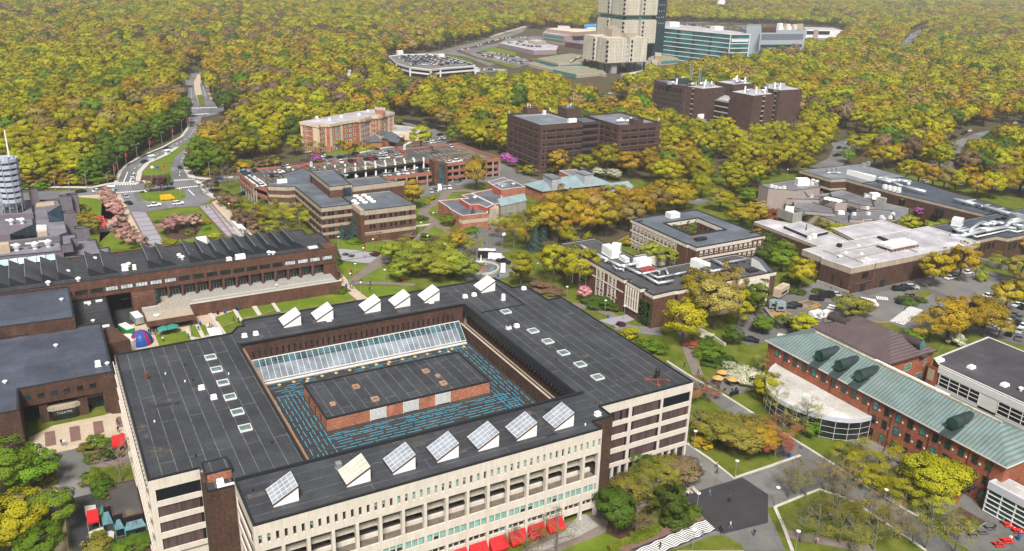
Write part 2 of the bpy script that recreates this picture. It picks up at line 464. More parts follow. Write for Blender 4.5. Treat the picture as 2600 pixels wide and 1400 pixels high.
M_ROAD=groundmat('road_asphalt',[(.3,(.125,.125,.135)),(.7,(.165,.165,.175))],.1,fine=.1,crack=1)
M_PAVE=groundmat('beige_paving',[(.3,(.38,.30,.22)),(.7,(.47,.39,.30))],.3,fine=.12)
M_WALK=groundmat('concrete_walk',[(.3,(.40,.37,.33)),(.7,(.50,.47,.42))],.3,fine=.12)
M_MULCH=groundmat('mulch',[(.3,(.055,.032,.022)),(.7,(.10,.06,.04))],.6)
M_WATER=glassmat('fountain_water',(.10,.14,.15),.1)
M_SAND=groundmat('bare_earth',[(.3,(.30,.23,.15)),(.7,(.38,.30,.21))],.3)
M_PINKP=groundmat('brick_paving',[(.3,(.15,.085,.075)),(.7,(.20,.12,.10))],.3,fine=.15)
M_PATHB=groundmat('brown_path',[(.3,(.15,.125,.11)),(.7,(.20,.165,.145))],.3,fine=.15)
def _paver():
 m,nt,N,L,b=_new('banded_paving')
 co=_coord(nt)
 br=N.new('ShaderNodeTexBrick');br.offset=0;br.inputs['Scale'].default_value=1
 br.inputs['Brick Width'].default_value=60;br.inputs['Row Height'].default_value=6.4;br.inputs['Mortar Size'].default_value=.45
 br.inputs['Color1'].default_value=(.25,.25,.29,1);br.inputs['Color2'].default_value=(.28,.28,.32,1);br.inputs['Mortar'].default_value=(.21,.13,.13,1)
 L.new(co,br.inputs['Vector'])
 c=_mul(nt,br.outputs['Color'],_ramp(nt,_noise(nt,co,1.2,5,.7),[(.3,g3(.85)),(.7,g3(1.1))]))
 L.new(c,b.inputs['Base Color']);b.inputs['Roughness'].default_value=.85
 return m
M_BAND=_paver()
# --- ground, roads, lawns
LAYER=[0]
def lay(z):
 LAYER[0]+= 1;return z*2+LAYER[0]*6e-5
def sheet(name,pts,z,m,kind='structure'):
 z=lay(z)
 b=MB();a=sum(pts[i][0]*pts[(i+1) % len(pts)][1]-pts[(i+1) % len(pts)][0]*pts[i][1] for i in range(len(pts)))
 if a < 0: pts=pts[::-1]
 b.poly([(x,y,z) for x,y in pts]);o=b.build(name,m);return tag(o,kind=kind)
def strippts(pts,wd):
 L=[];R=[]
 for i,p in enumerate(pts):
  a=Vector(pts[max(0,i-1)]);c=Vector(pts[min(len(pts)-1,i+1)]);d=(c-a).normalized();n=Vector((-d.y,d.x))*wd/2
  L.append((p[0]+n.x,p[1]+n.y));R.append((p[0]-n.x,p[1]-n.y))
 return L,R
def strip(name,pts,wd,z,m,h=0.0,kind='structure',parent=None):
 L,R=strippts(pts,wd);b=MB();z=lay(z)
 for i in range(len(pts)-1):
  b.poly([(*R[i],z+h),(*R[i+1],z+h),(*L[i+1],z+h),(*L[i],z+h)])
  if h:
   b.poly([(*R[i],z),(*R[i+1],z),(*R[i+1],z+h),(*R[i],z+h)]);b.poly([(*L[i+1],z),(*L[i],z),(*L[i],z+h),(*L[i+1],z+h)])
 if h:
  b.poly([(*L[0],z),(*R[0],z),(*R[0],z+h),(*L[0],z+h)]);b.poly([(*R[-1],z),(*L[-1],z),(*L[-1],z+h),(*R[-1],z+h)])
 o=b.build(name,m,parent)
 if kind: tag(o,kind=kind)
 return o
def slab(name,pts,z0,z1,m,m2=None):
 b=MB();b.prism(pts,z0,z1,1 if m2 else 0,0);return tag(b.build(name,[m,m2] if m2 else m),kind='structure')
sheet('ground',[(-14000,-14000),(14000,-14000),(14000,14000),(-14000,14000)],-.12,M_FLOOR)
sheet('campus_lawn',[(-70,90),(30,20),(330,20),(330,130),(420,210),(400,300),(300,330),(205,345),(160,395),(75,420),(-70,428)],0,M_GRASS)
K5=lambda z,*p: KK(5,z,*p)
sheet('boulevard',KK(1,0,(820,1300),(850,1225),(895,1175),(1000,1110),(1150,1050),(1285,975),(1335,900),(1338,820),(1308,760),(1305,640),(1308,560),(1345,515),
 (1440,503),(1455,560),(1472,620),(1500,700),(1535,745),(1420,830),(1405,900),(1365,960),(1322,1040),(1318,1100),(1318,1200),(1340,1262)),.03,M_ROAD)
slab('boulevard_median',KK(1,0,(1330,990),(1250,1045),(1160,1095),(1080,1140),(1010,1215),(985,1268),(1100,1290),(1215,1262),(1200,1185),(1235,1105),(1325,1030)),.0,.2,M_LAWN2,M_WALK)
sheet('median_garden',KK(1,.2,(1000,1240),(990,1270),(1100,1290),(1208,1262),(1195,1228),(1100,1240)),.23,M_MULCH)
slab('upper_median',KK(1,0,(1395,525),(1425,530),(1410,600),(1420,660),(1445,745),(1410,750),(1385,690),(1370,640),(1365,580)),0,.2,M_PAVE,M_WALK)
sheet('median_grass',KK(1,.2,(1385,675),(1425,670),(1445,745),(1408,748)),.23,M_GRASS)
strip('median_walk',KK(1,0,(970,1285),(985,1215),(1040,1155),(1170,1095),(1250,1040)),2.4,.21,M_WALK)
strip('verge_walk',KK(1,0,(815,1290),(845,1215),(890,1165),(1000,1100),(1145,1040),(1280,965),(1330,895),(1332,820)),1.6,.05,M_WALK,.12)
strip('east_verge_walk',KK(1,0,(1322,1150),(1322,1200),(1350,1250),(1450,1262),(1640,1250)),3.2,.05,M_WALK,.1)
sheet('crossing_apron',KK(1,0,(1535,745),(1600,750),(1560,800),(1430,830)),.035,M_ROAD)
strip('upper_walk',KK(1,0,(1455,545),(1475,620),(1505,700),(1560,745)),5,.05,M_SAND)
sheet('ring_road',KK(5,0,(-700,345),(0,268),(300,240),(560,235),(740,205),(800,182),(1000,182),(1230,160),(1420,150),(1700,128),(1760,148),(1480,185),(1520,230),(1490,300),
 (1400,345),(1230,352),(1040,385),(915,388),(870,300),(850,262),(720,262),(545,272),(300,305),(0,330),(-700,415)),.03,M_ROAD)
slab('loop_island',KK(5,0,(985,248),(1100,240),(1270,228),(1300,245),(1308,285),(1270,305),(1150,318),(1040,315),(1000,300),(975,262)),0,.2,M_LAWN2,M_WALK)
strip('street_walk',KK(5,0,(-400,265),(0,228),(300,210),(640,214),(760,190),(820,182),(980,182)),3.0,.05,M_WALK,.1)
sheet('corner_walk',KK(5,0,(1000,168),(1200,160),(1200,168),(1020,190)),.2,M_WALK)
sheet('forecourt_walk_west',KK(5,0,(545,272),(720,262),(850,262),(915,388),(1045,632),(1000,640),(900,450),(850,340),(800,300),(560,282)),.05,M_PAVE)
sheet('banded_walk_west',KK(5,0,(918,388),(1030,388),(1165,612),(1048,634)),.08,M_BAND)
sheet('banded_walk_east',KK(5,0,(1400,347),(1490,330),(1640,495),(1700,560),(1600,560)),.08,M_BAND)
sheet('forecourt_walk_east',KK(5,0,(1490,320),(1530,300),(1650,400),(1800,560),(1700,560),(1640,495)),.05,M_PAVE)
sheet('forecourt_corner',KK(5,0,(1435,170),(1400,175),(1430,250),(1500,290),(1540,300),(1560,280),(1480,250)),.06,M_WALK)
sheet('forecourt_lawn',KK(5,0,(1040,388),(1390,350),(1560,545),(1420,590),(1170,612)),.05,M_LAWN2)
sheet('forecourt_garden',KK(5,0,(1150,470),(1300,420),(1410,420),(1430,480),(1380,560),(1250,590),(1160,560)),.09,M_MULCH)
sheet('west_lawn',KK(5,0,(552,285),(720,268),(800,320),(830,480),(700,600),(690,640),(830,650),(1000,640),(900,460),(560,470)),.04,M_LAWN2)
slab('sculpture_plaza',KK(5,0,(700,470),(790,458),(795,520),(700,530)),0,.12,M_CONCG)
for q in (((1030,388),(1165,612)),((918,388),(1048,634)),((1400,347),(1600,560)),((1490,330),(1640,495))):
 strip('brick_kerb',KK(5,0,*q),.55,.06,M_PINKP,.14)
sheet('service_yard',KK(5,0,(745,960),(960,930),(1010,1200),(820,1210),(790,1150)),.03,M_ASPHD)
sheet('fair_plaza',KK(5,0,(810,1205),(1010,1160),(1340,1130),(1480,1105),(1560,1240),(1450,1300),(1000,1387),(800,1387)),.04,M_PAVE)
sheet('terrace_walk',KK(5,0,(1330,1110),(1480,1085),(1640,1050),(1942,960))+KK(6,0,(250,960),(580,900),(700,880),(760,880),(790,920),(620,950),(300,1020),(0,1075))+KK(5,0,(1520,1130),(1400,1180),(1340,1180)),.05,M_PAVE)
for q in (((1335,1190),(1440,1180),(1480,1240),(1420,1275),(1350,1265)),((1090,1250),(1320,1225),(1350,1290),(1130,1350)),((1520,1125),(1640,1095),(1680,1150),(1560,1195)),((1655,1090),(1780,1060),(1815,1115),(1690,1140)),((1790,1050),(1905,1020),(1945,1070),(1830,1115))):
 slab('terrace_lawn',KK(5,0,*q),.02,.14,M_LAWN2,M_WALK)
slab('terrace_lawn',KK(6,0,(250,1020),(780,945),(830,1000),(640,1060),(310,1095)),.02,.14,M_LAWN2,M_WALK)
for a,b_ in (((5),((1480,1105),(1580,1250))),((5),((1640,1060),(1700,1160))),((5),((1780,1030),(1830,1115))),((6),((105,1030),(165,1120))),((6),((235,1000),(300,1095))),((5),((1310,1215),(1370,1300))),((5),((1390,1190),(1440,1290)))):
 strip('terrace_step_walk',KK(a,0,*b_),1.1,.14,M_WALK,.12)
strip('long_walk',KK(6,0,(660,770),(720,840),(800,930),(900,1010)),3.6,.06,M_PAVE)
sheet('paver_terrace',KK(6,0,(675,640),(840,655),(1060,690),(1090,720),(1010,760),(850,740),(680,720)),.05,M_BAND)
sheet('mall_walk',KK(6,0,(1000,700),(1080,690),(1110,720),(830,885),(780,880)),.06,M_PATHB)
strip('cross_walk',KK(6,0,(790,888),(1000,888),(1260,900)),2.6,.065,M_PATHB)
strip('garden_walk',KK(6,0,(960,545),(1060,590),(1140,605),(1250,605),(1310,640),(1400,680),(1600,700)),3.0,.06,M_PATHB)
strip('garden_walk',KK(6,0,(1240,610),(1290,555),(1390,470)),2.4,.065,M_PATHB)
strip('building_walk',KK(6,0,(880,525),(1010,518),(1380,472)),2.2,.06,M_WALK)
strip('loop_walk',KK(6,0,(1500,235),(1440,300),(1345,350),(1310,395),(1370,440),(1450,490),(1520,530),(1650,570)),4.2,.05,M_PATHB)
strip('loop_walk',KK(6,0,(1500,240),(1620,235),(1780,250)),4.2,.055,M_PATHB)
for q in (((1040,530),(1120,525),(1270,545),(1240,600),(1110,600),(1030,565)),((1290,555),(1440,560),(1380,600),(1270,605))):
 sheet('flower_garden',KK(6,0,*q),.055,M_MULCH)
for q in (((860,540),(1000,545),(1130,620),(1040,670),(700,650),(720,600)),((1090,515),(1330,482),(1250,545),(1100,525)),((1370,478),(1480,510),(1500,550),(1310,550)),((1300,620),(1480,600),(1520,660),(1400,680)),
 ((685,730),(990,765),(830,880),(760,850)),((1010,770),(1200,800),(1220,885),(850,885)),((840,910),(1210,905),(1200,960),(910,1000)),((1360,385),(1440,340),(1480,380),(1440,400)),((1260,330),(1540,260),(1560,280),(1460,330),(1330,400),(1260,400))):
 sheet('lawn',KK(6,0,*q),.045,M_LAWN2)
cx,cy=K(6,1735,775)
sheet('fountain_circle',[(cx+13*math.cos(t*math.pi/16),cy+13*math.sin(t*math.pi/16)) for t in range(32)],.05,M_ASPHL)
sheet('fountain_drive',KK(6,0,(1450,690),(1600,620),(1760,600),(1942,660))+KK(7,0,(20,690),(110,760),(100,850),(20,850),(-100,800)),.04,M_ASPHL)
sheet('upper_circle',KK(6,0,(1520,570),(1640,590),(1760,620),(1900,610),(1900,500),(1800,480),(1700,510),(1650,560)),.045,M_ASPHL)
sheet('woodland_path',KK(7,0,(830,480),(950,500),(960,560),(860,600),(800,560)),.03,M_SAND)
strip('woodland_walk',KK(7,0,(1420,330),(1480,300),(1580,280),(1640,210),(1700,190)),6,.04,M_ASPHL)
strip('east_walk',KK(7,0,(560,1035),(700,1065),(830,1105),(900,1170)),3.0,.05,M_PATHB)
sheet('entrance_pavers',KK(7,0,(750,1150),(960,1105),(1010,1140),(880,1200)),.06,M_BAND)
sheet('side_path',KK(7,0,(880,1165),(1030,1190),(1180,1200),(1200,1260),(1050,1245),(860,1215)),.05,M_ASPHL)
strip('south_walk',KK(7,0,(1335,1230),(1390,1387))+KK(11,0,(1450,150)),3.0,.05,M_PATHB)
sheet('bright_verge',KK(7,0,(590,1050),(800,1110),(760,1145)),.04,M_GRASS)
sheet('east_car_park',KK(8,0,(110,1060),(230,980),(480,880),(710,945),(1240,835),(1560,770),(1700,800),(1942,870),(1942,1330),(1600,1240),(1240,1260),(1000,1170),(700,1150),(560,1200),(0,1330),(-120,1240),(-60,1130)),.03,M_ASPH)
sheet('car_park_outer',KK(8,0,(1942,870),(2300,900),(2300,1500),(1942,1330)),.03,M_ASPH)
sheet('east_drive',KK(4,0,(430,1180),(560,1120),(600,1040),(580,1010),(700,980),(840,1000),(720,1040),(690,1130),(640,1200)),.03,M_ASPH)
sheet('loop_road',KK(4,0,(1380,1120),(1450,1060),(1420,1010),(1600,940),(1780,910),(1942,870),(1942,900),(1640,1000),(1500,1040),(1480,1130),(1420,1200)),.03,M_ASPHL)
sheet('grove_car_park',KK(4,0,(780,1090),(1040,1120),(1400,1270),(1942,1387),(2300,1500),(2300,1300),(1942,1230),(1700,1160),(1450,1140),(1200,1080),(1000,1050)),.025,M_ASPH)
for q in (((1170,955),(1250,935),(1300,960),(1240,1000)),((1040,1225),(1240,1205),(1400,1290),(1330,1387),(1180,1310)),((1590,700),(1942,660),(1942,760),(1760,770))):
 slab('car_park_island',KK(8,0,*q),0,.18,M_GRASS,M_WALK)
sheet('far_plaza',KK(3,0,(60,1150),(250,1240),(380,1290),(200,1310),(0,1250)),.03,M_ASPHL)
sheet('north_lot',KK(3,0,(830,740),(930,770),(910,800),(840,790)),.03,M_ASPH)
sheet('garage_drive',KK(2,0,(1320,1290),(1560,1270),(1900,1190),(1942,1180),(1942,1260),(1700,1300),(1520,1340),(1380,1387),(1200,1387),(1290,1310)),.03,M_ASPHL)
sheet('hotel_drive',KK(2,0,(600,1090),(850,1075),(1060,1040),(1250,1020),(1380,1010),(1440,960),(1500,1010),(1250,1060),(1150,1110),(1000,1150),(600,1130)),.03,M_ASPH)
sheet('hotel_car_park',KK(2,0,(1110,835),(1300,870),(1400,910),(1480,960),(1450,1010),(1350,1020),(1300,950)),.035,M_ASPH)
strip('mulch_bank',KK(2,0,(1105,845),(1250,860),(1420,905)),10,.04,M_BLACK)
sheet('hotel_lawn',KK(2,0,(620,1070),(800,1040),(1060,1040),(860,1085),(650,1095)),.05,M_LAWN2)
strip('hotel_walk',KK(2,0,(860,1080),(1060,1040),(1180,1030),(1230,1000)),2.5,.06,M_WALK)
sheet('theatre_court',KK(9,0,(205,590),(370,505),(735,430),(870,385),(905,540),(610,650),(270,722),(215,660)),.04,M_PAVE)
for q in (((315,555),(385,540),(398,640),(320,655)),((487,518),(560,505),(572,605),(500,622)),((655,480),(722,470),(735,550),(665,580)),((820,445),(880,437),(890,510),(830,520))):
 sheet('brick_panel',KK(9,0,*q),.07,M_PINKP)
sheet('court_approach',KK(9,0,(270,722),(610,650),(630,780),(680,960),(720,1000),(430,1035),(410,960),(410,750)),.03,M_ASPHL)
sheet('service_lane',KK(9,0,(430,1035),(720,965),(760,950),(700,1100),(690,1200),(750,1387),(510,1387),(480,1180),(440,1100)),.035,M_ASPHD)
sheet('west_path',KK(9,0,(-100,1090),(200,1020),(370,985),(440,1030),(440,1100),(200,1130),(-100,1160)),.03,M_ASPHL)
sheet('earth_bank',KK(9,0,(330,750),(410,755),(425,960),(330,1010),(0,1070),(0,1020),(300,960)),.02,M_SAND)
sheet('earth_strip',KK(9,0,(460,1150),(490,1387),(380,1387),(440,1250)),.02,M_SAND)
sheet('east_court',KK(9,0,(610,650),(870,600),(960,760),(1000,900),(950,900),(930,765),(730,800),(640,790)),.035,M_PATHB)
sheet('court_lawn',KK(9,0,(735,800),(930,765),(955,880),(800,930),(750,930)),.045,M_GRASS)
sheet('court_bed',KK(9,0,(590,640),(780,610),(900,700),(640,780)),.05,M_MULCH)
strip('bed_kerb',KK(9,0,(625,775),(800,742),(880,715)),.7,.05,M_DARK,.5)
sheet('glasshouse_court',KK(9,0,(605,1080),(690,1160),(780,1270),(1090,1250),(1120,1387),(640,1387)),.03,M_MULCH)
sheet('library_court',KK(11,0,(480,1200),(700,1120),(830,1080),(810,1250),(500,1387),(200,1387)),.03,M_PATHB)
sheet('front_terrace',KK(11,0,(620,1130),(660,1130),(750,1210),(600,1290),(350,1387),(250,1387),(470,1280)),.05,M_CONCG)
sheet('front_lawn',KK(11,0,(480,1387),(780,1265),(860,1290),(950,1340),(820,1387)),.05,M_LAWN2)
sheet('garden_bed',KK(11,0,(830,1080),(1050,1080),(1150,1200),(1190,1240),(960,1330),(800,1260)),.04,M_MULCH)
sheet('plaza',KK(11,0,(1360,630),(1700,880),(1942,800),(2160,720),(2300,860),(2120,1010),(1935,1090),(2050,1387),(1780,1387),(1740,1330),(1580,1280),(1400,1340),(1240,1387),(1000,1387),(1200,1250),(1480,1150),(1340,1000)),.03,M_ASPHL)
sheet('dark_plaza',KK(11,0,(1340,1000),(1760,870),(1942,990),(1942,1190),(1760,1235),(1640,1265),(1550,1240),(1480,1140)),.06,M_ASPHD)
sheet('east_plaza',KK(12,0,(0,860),(270,755),(420,700),(480,760),(560,830),(500,960),(190,1075),(0,960)),.045,M_ASPHL)
sheet('south_plaza',KK(12,0,(0,1250),(180,1190),(260,1387),(0,1387)),.05,M_ASPHL)
sheet('plaza_promenade',KK(12,0,(-60,370),(40,420),(300,600),(550,730),(870,960),(1170,1150),(1500,1387),(1250,1387),(1000,1210),(800,1090),(500,930),(270,760),(0,540),(-160,420)),.035,M_ASPHL)
strip('promenade_kerb',KK(12,0,(0,400),(220,540),(430,670),(620,790),(850,945),(1180,1140)),.6,.04,M_WALK,.12)
strip('promenade_kerb',KK(12,0,(1290,1060),(1180,1140)),.6,.04,M_WALK,.12)
strip('promenade_kerb',KK(12,0,(185,1080),(380,1000),(500,955),(700,1020),(950,1180),(1250,1387)),.6,.04,M_WALK,.12)
strip('promenade_kerb',KK(12,0,(185,1080),(240,1200),(310,1387)),.7,.04,M_WALK,.12)
strip('plaza_kerb',KK(11,0,(1370,630),(1530,740),(1700,875),(1942,795),(2170,715)),.7,.04,M_WALK,.12)
strip('plaza_kerb',KK(11,0,(1230,50),(1400,160),(1600,270),(1840,420)),.6,.04,M_WALK,.12)
sheet('promenade_north',KK(11,0,(1240,60),(1400,160),(1640,290),(1942,480),(1942,660),(1760,480),(1500,300),(1380,220)),.03,M_ASPHL)
sheet('cafe_terrace',KK(11,0,(1490,190),(1640,150),(1740,230),(1860,240),(1690,300)),.05,M_ASPHL)
sheet('inner_walk',KK(12,0,(0,250),(90,225),(60,245),(0,262)),.05,M_SAND)
sheet('green_triangle',KK(12,0,(190,1085),(500,960),(700,1025),(1250,1387),(320,1387),(240,1210)),.025,M_GRASS)
strip('triangle_walk',KK(12,0,(270,1265),(600,1330),(900,1387)),2.6,.05,M_PATHB)
sheet('hall_terrace',KK(12,0,(700,600),(860,590),(1100,690),(1400,900),(1680,1090),(1942,1260),(1942,1387),(1560,1387),(1400,1290),(1530,1250),(1300,1080),(980,860),(760,660)),.045,M_ASPHL)
slab('planter',KK(12,0,(1365,1150),(1490,1085),(1675,1190),(1540,1270)),0,.35,M_MULCH,M_WALK)
slab('planter',KK(12,0,(780,860),(880,810),(1090,900),(1290,1050),(1170,1125),(870,930)),0,.35,M_GRASS,M_WALK)
slab('planter',KK(12,0,(575,690),(620,672),(660,690),(620,715)),0,.35,M_MULCH,M_WALK)
sheet('triangle_lawn',KK(11,0,(1370,560),(1520,640),(1700,770),(1740,850),(1942,790),(1942,640),(1500,300),(1380,300)),.028,M_GRASS)
slab('corner_lawn',KK(11,0,(1400,1340),(1540,1283),(1620,1278),(1700,1310),(1770,1387),(1300,1387)),0,.15,M_GRASS,M_WALK)
def wavy():
 b=MB()
 A,B,C2,D=(Vector(K(11,*q)) for q in ((980,1400),(1500,1170),(1575,1240),(1150,1420)))
 n=7;m=44
 for k in range(n):
  v0=(k+.04)/n;v1=(k+.56)/n
  for i in range(m):
   q=[]
   for u in (i/m,(i+1)/m):
    e=.04*math.sin(u*34+k*.4)
    for v in (v0+e,v1+e): q.append((A*(1-u)+B*u)*(1-v)+(D*(1-u)+C2*u)*v)
   b.poly([(q[0].x,q[0].y,.19),(q[2].x,q[2].y,.19),(q[3].x,q[3].y,.19),(q[1].x,q[1].y,.19)])
 return tag(b.build('wave_road_marking',M_WHITE),kind='structure')
sheet('crossing_base',KK(11,0,(960,1387),(1500,1165),(1585,1240),(1240,1387)),.075,M_ASPHD)
wavy()
strip('crossing_walk',KK(11,0,(900,1387),(1200,1262),(1470,1150)),2.6,.07,M_PINKP)
mk=MB()
def zebra(i,a,b_,n,wd=1.9,along=.55):
 a=Vector(K(i,*a));b_=Vector(K(i,*b_));d=(b_-a);L=d.length;d.normalize()
 for k in range(n):
  c=a+d*L*(k+.5)/n;mk.obox((c.x,c.y),(d.x,d.y),L/n*along/2,wd/2,.15,.17)
def dash(i,pts,ln=2.2,gap=4.5,wd=.35):
 q=[Vector(K(i,*p)) for p in pts]
 for a,b_ in zip(q,q[1:]):
  d=b_-a;L=d.length;d.normalize();t=gap/2
  while t+ln < L:
   c=a+d*(t+ln/2);mk.obox((c.x,c.y),(d.x,d.y),ln/2,wd/2,.15,.17);t+= ln+gap
def line(i,a,b_,wd=.4):
 a=Vector(K(i,*a));b_=Vector(K(i,*b_));c=(a+b_)/2;d=b_-a
 mk.obox((c.x,c.y),(d.x,d.y),d.length/2,wd/2,.15,.17)
zebra(1,(800,1305),(965,1300),9);zebra(1,(815,1362),(1025,1345),14);zebra(1,(1220,1275),(1375,1265),12);zebra(1,(1230,1332),(1425,1310),14);zebra(1,(1380,1275),(1430,1315),6)
zebra(1,(1320,765),(1530,760),22,3.2);zebra(1,(1330,812),(1475,803),18,3.2)
line(1,(865,1300),(900,1215));line(1,(905,1300),(945,1215));line(1,(955,1225),(935,1300));line(5,(1325,228),(1370,270))
dash(1,[(930,1200),(1090,1100),(1260,1010),(1330,970),(1380,900),(1385,840)]);dash(1,[(1265,1250),(1270,1150),(1320,1060)]);dash(1,[(1355,740),(1345,620)]);dash(1,[(1455,700),(1425,600)])
zebra(8,(1185,1065),(1045,1170),18,4.4);zebra(8,(900,990),(985,1000),7,3);zebra(8,(540,1120),(600,1040),5,2.4);zebra(8,(205,1250),(275,1265),7,2.6)
tag(mk.build('road_marking',M_WHITE),kind='structure')
mk=MB()
for k in range(11): line(8,(360+k*13,1025+k*4.6),(385+k*9,1065-k*3),.22)
for q in (((355,1025),(430,1005)),((430,1005),(510,1045)),((510,1045),(430,1072)),((430,1072),(355,1025)),((130,1085),(215,1070)),((215,1070),(300,1105)),((300,1105),(190,1130)),((120,1105),(190,1130)),((890,1165),(1160,1160))): line(8,*q,.25)
for k in range(9): line(8,(140+k*12,1110+k*3),(220+k*9,1072+k*5),.22)
tag(mk.build('yellow_road_marking',M_YEL),kind='structure')
# --- building kit
def block(parent,pts,z0,z1,wm,rm,cm=None,ph=.45,cw=.4,name='wall',band=None):
 """walls with a membrane deck, a parapet and its coping; band = (z, material) paints the top band as its own piece"""
 cm=cm or M_COPING
 b=MB()
 if band:
  b.prism(pts,z0,band[0],0,0);o=b.build(name,wm,parent)
  b2=MB();b2.prism(pts,band[0],z1-ph,0,0,bottom=False);b2.build('concrete_band',band[1],parent)
  b3=MB();b3.poly([(x,y,z1-ph+.01) for x,y in ccw(pts)]);b3.build('roof',rm,parent)
  par=band[1]
 else:
  b.prism(pts,z0,z1-ph,0,0);o=b.build(name,wm,parent)
  b3=MB();b3.poly([(x,y,z1-ph+.01) for x,y in ccw(pts)]);b3.build('roof',rm,parent)
  par=wm
 pr=MB();ring(pr,pts,cw,z1-ph,z1-.12,0);pr.build('parapet',par,parent)
 cp=MB();ring(cp,grow(pts,.04),cw+.08,z1-.12,z1,0);cp.build('coping',cm,parent)
 return o
def ccw(pts):
 a=sum(pts[i][0]*pts[(i+1) % len(pts)][1]-pts[(i+1) % len(pts)][0]*pts[i][1] for i in range(len(pts)))
 return list(pts) if a > 0 else list(pts)[::-1]
def grow(pts,t):
 pts=ccw(pts);n=len(pts);out=[]
 for i in range(n):
  p0,p1,p2=Vector(pts[i-1]),Vector(pts[i]),Vector(pts[(i+1) % n])
  d1=(p1-p0).normalized();d2=(p2-p1).normalized()
  n1=Vector((d1.y,-d1.x));n2=Vector((d2.y,-d2.x));bi=n1+n2
  bi=n1 if bi.length < 1e-3 else bi.normalized()
  q=p1+bi*(t/max(.35,bi.dot(n1)));out.append((q.x,q.y))
 return out
def ring(b,pts,t,z0,z1,mi=0):
 out=ccw(pts);ins=grow(pts,-t);n=len(out)
 for i in range(n):
  j=(i+1) % n;A,B,C2,D=out[i],out[j],ins[j],ins[i]
  b.poly([(*A,z1),(*B,z1),(*C2,z1),(*D,z1)],mi)
  b.poly([(*A,z0),(*B,z0),(*B,z1),(*A,z1)],mi)
  b.poly([(*D,z1),(*C2,z1),(*C2,z0),(*D,z0)],mi)
def part(parent,name,m,f,kind=None):
 b=MB();f(b);o=b.build(name,m,parent)
 if kind: o['kind']=kind
 return o
def rect(x0,x1,y0,y1): return [(x0,y0),(x1,y0),(x1,y1),(x0,y1)]
def dome_light(parent,x,y,z,w_=2.3,h=2.3,g=None):
 o=part(parent,'skylight',M_OFFW,lambda b: ring(b,rect(x-w_/2,x+w_/2,y-h/2,y+h/2),.14,z,z+.35))
 b=MB();a,c=w_/2-.14,h/2-.14
 n=4
 for i in range(n):
  for j in range(n):
   q=[]
   for u,v in ((i,j),(i+1,j),(i+1,j+1),(i,j+1)):
    U,V=2*u/n-1,2*v/n-1;q.append((x+a*U,y+c*V,z+.22+.33*(1-U*U)*(1-V*V)))
   b.poly(q)
 b.build('pane',g or M_GREENP,o,smooth=True)
 return o
M_GREENP=glassmat('greenish_dome',(.10,.16,.15),.2,.6,.3,.6)
def vent(parent,x,y,z,r=.45,h=.7,m=None):
 part(parent,'roof_vent',m or M_WHITE,lambda b: b.lathe((x,y,z),[(r*.6,0),(r*.6,h*.5),(r,h*.55),(r,h*.8),(r*.5,h)],8))
def hbox(parent,x,y,z,w_,d,h,m=None,name='roof_unit'):
 def f(b):
  b.box(x-w_/2,x+w_/2,y-d/2,y+d/2,z+.12,z+h)
  b.box(x-w_/2-.08,x+w_/2+.08,y-d/2-.08,y+d/2+.08,z,z+.12)
  b.box(x-w_/2+.15,x+w_/2-.15,y-d/2+.1,y+d/2-.1,z+h,z+h+.1)
 return part(parent,name,m or M_WHITE,f)
# --- the library (large building with the courtyard)
LB=thing('library_building','large square concrete and brick library with a dark membrane roof round a sunken courtyard','building',(61,157,0))
ZT=20.0
C0,C1,D0,D1=33.0,89.7,130.0,184.0
X0,BAY,NB=20.4,66.3/16,16
left_p=[(7.5,136.5),(20.4,136.5),(20.4,D0),(C0,D0),(C0,190.9),(7.5,190.4)]
front_p=[(20.4,116.3),(86.7,116.3),(86.7,119.3),(91.3,119.3),(91.3,123.7),(91.3,D0),(20.4,D0)]
right_p=[(91.3,123.7),(115.5,123.7),(115.4,177.1),(111.3,177.1),(111.0,189.0),(106.7,188.7),(106.0,197.4),(C1,197.4),(C1,D0),(91.3,D0)]
back_p=[(C0,D1),(C1,D1),(C1,197.4),(36.5,197.4),(36.2,193.6),(34.6,193.7),(C0,190.9)]
for pts,rm in ((left_p,M_ROOF),(front_p,M_ROOFX),(right_p,M_ROOF),(back_p,M_ROOFX)):
 part(LB,'roof',rm,lambda b: b.poly([(x,y,ZT-.3) for x,y in ccw(pts)]))
def edge(b,pts,w_=.35,z0=ZT-.5,z1=ZT):
 for a,c in zip(pts,pts[1:]):
  b.bar((*a,(z0+z1)/2),(*c,(z0+z1)/2),w_,z1-z0)
outer=[(20.6,D0-.1),(20.6,116.5),(86.5,116.5),(86.5,119.5),(91.1,119.5),(91.1,123.9),(115.3,123.9),(115.2,176.9),(111.1,176.9),(110.8,188.8),(106.9,188.5),(105.8,197.2),(36.7,197.2),(36.4,193.8),(34.8,193.9),(33,191.1),(32.5,190.7),(7.7,190.2),(7.7,136.7),(15.9,136.7)]
part(LB,'coping',M_COPING,lambda b: edge(b,outer,.3,ZT-.34,ZT+.06))
part(LB,'coping',M_COPING,lambda b: (edge(b,[(20.6,D0+.0),(91.2,D0+.0)],.4,ZT-.3,ZT+.3),edge(b,[(C0-.2,D0+.2),(C0-.2,184),],.45,ZT-.3,ZT+.32),edge(b,[(C0+.2,183.8),(C1,183.8)],.3,ZT-.3,ZT+.05),edge(b,[(C1+.2,183.6),(C1+.2,D0+.3)],.3,ZT-.34,ZT+.05)))
part(LB,'coping',M_COPING,lambda b: (edge(b,[(91.4,177.0),(103.9,177.0)],.22,ZT-.3,ZT-.05),edge(b,[(103.9,176.9),(103.9,197)],.22,ZT-.3,ZT-.05)))
part(LB,'timber_ledge',M_WOOD,lambda b: b.box(C0+.35,C0+.95,D0+.6,183.2,11.0,ZT-.9))
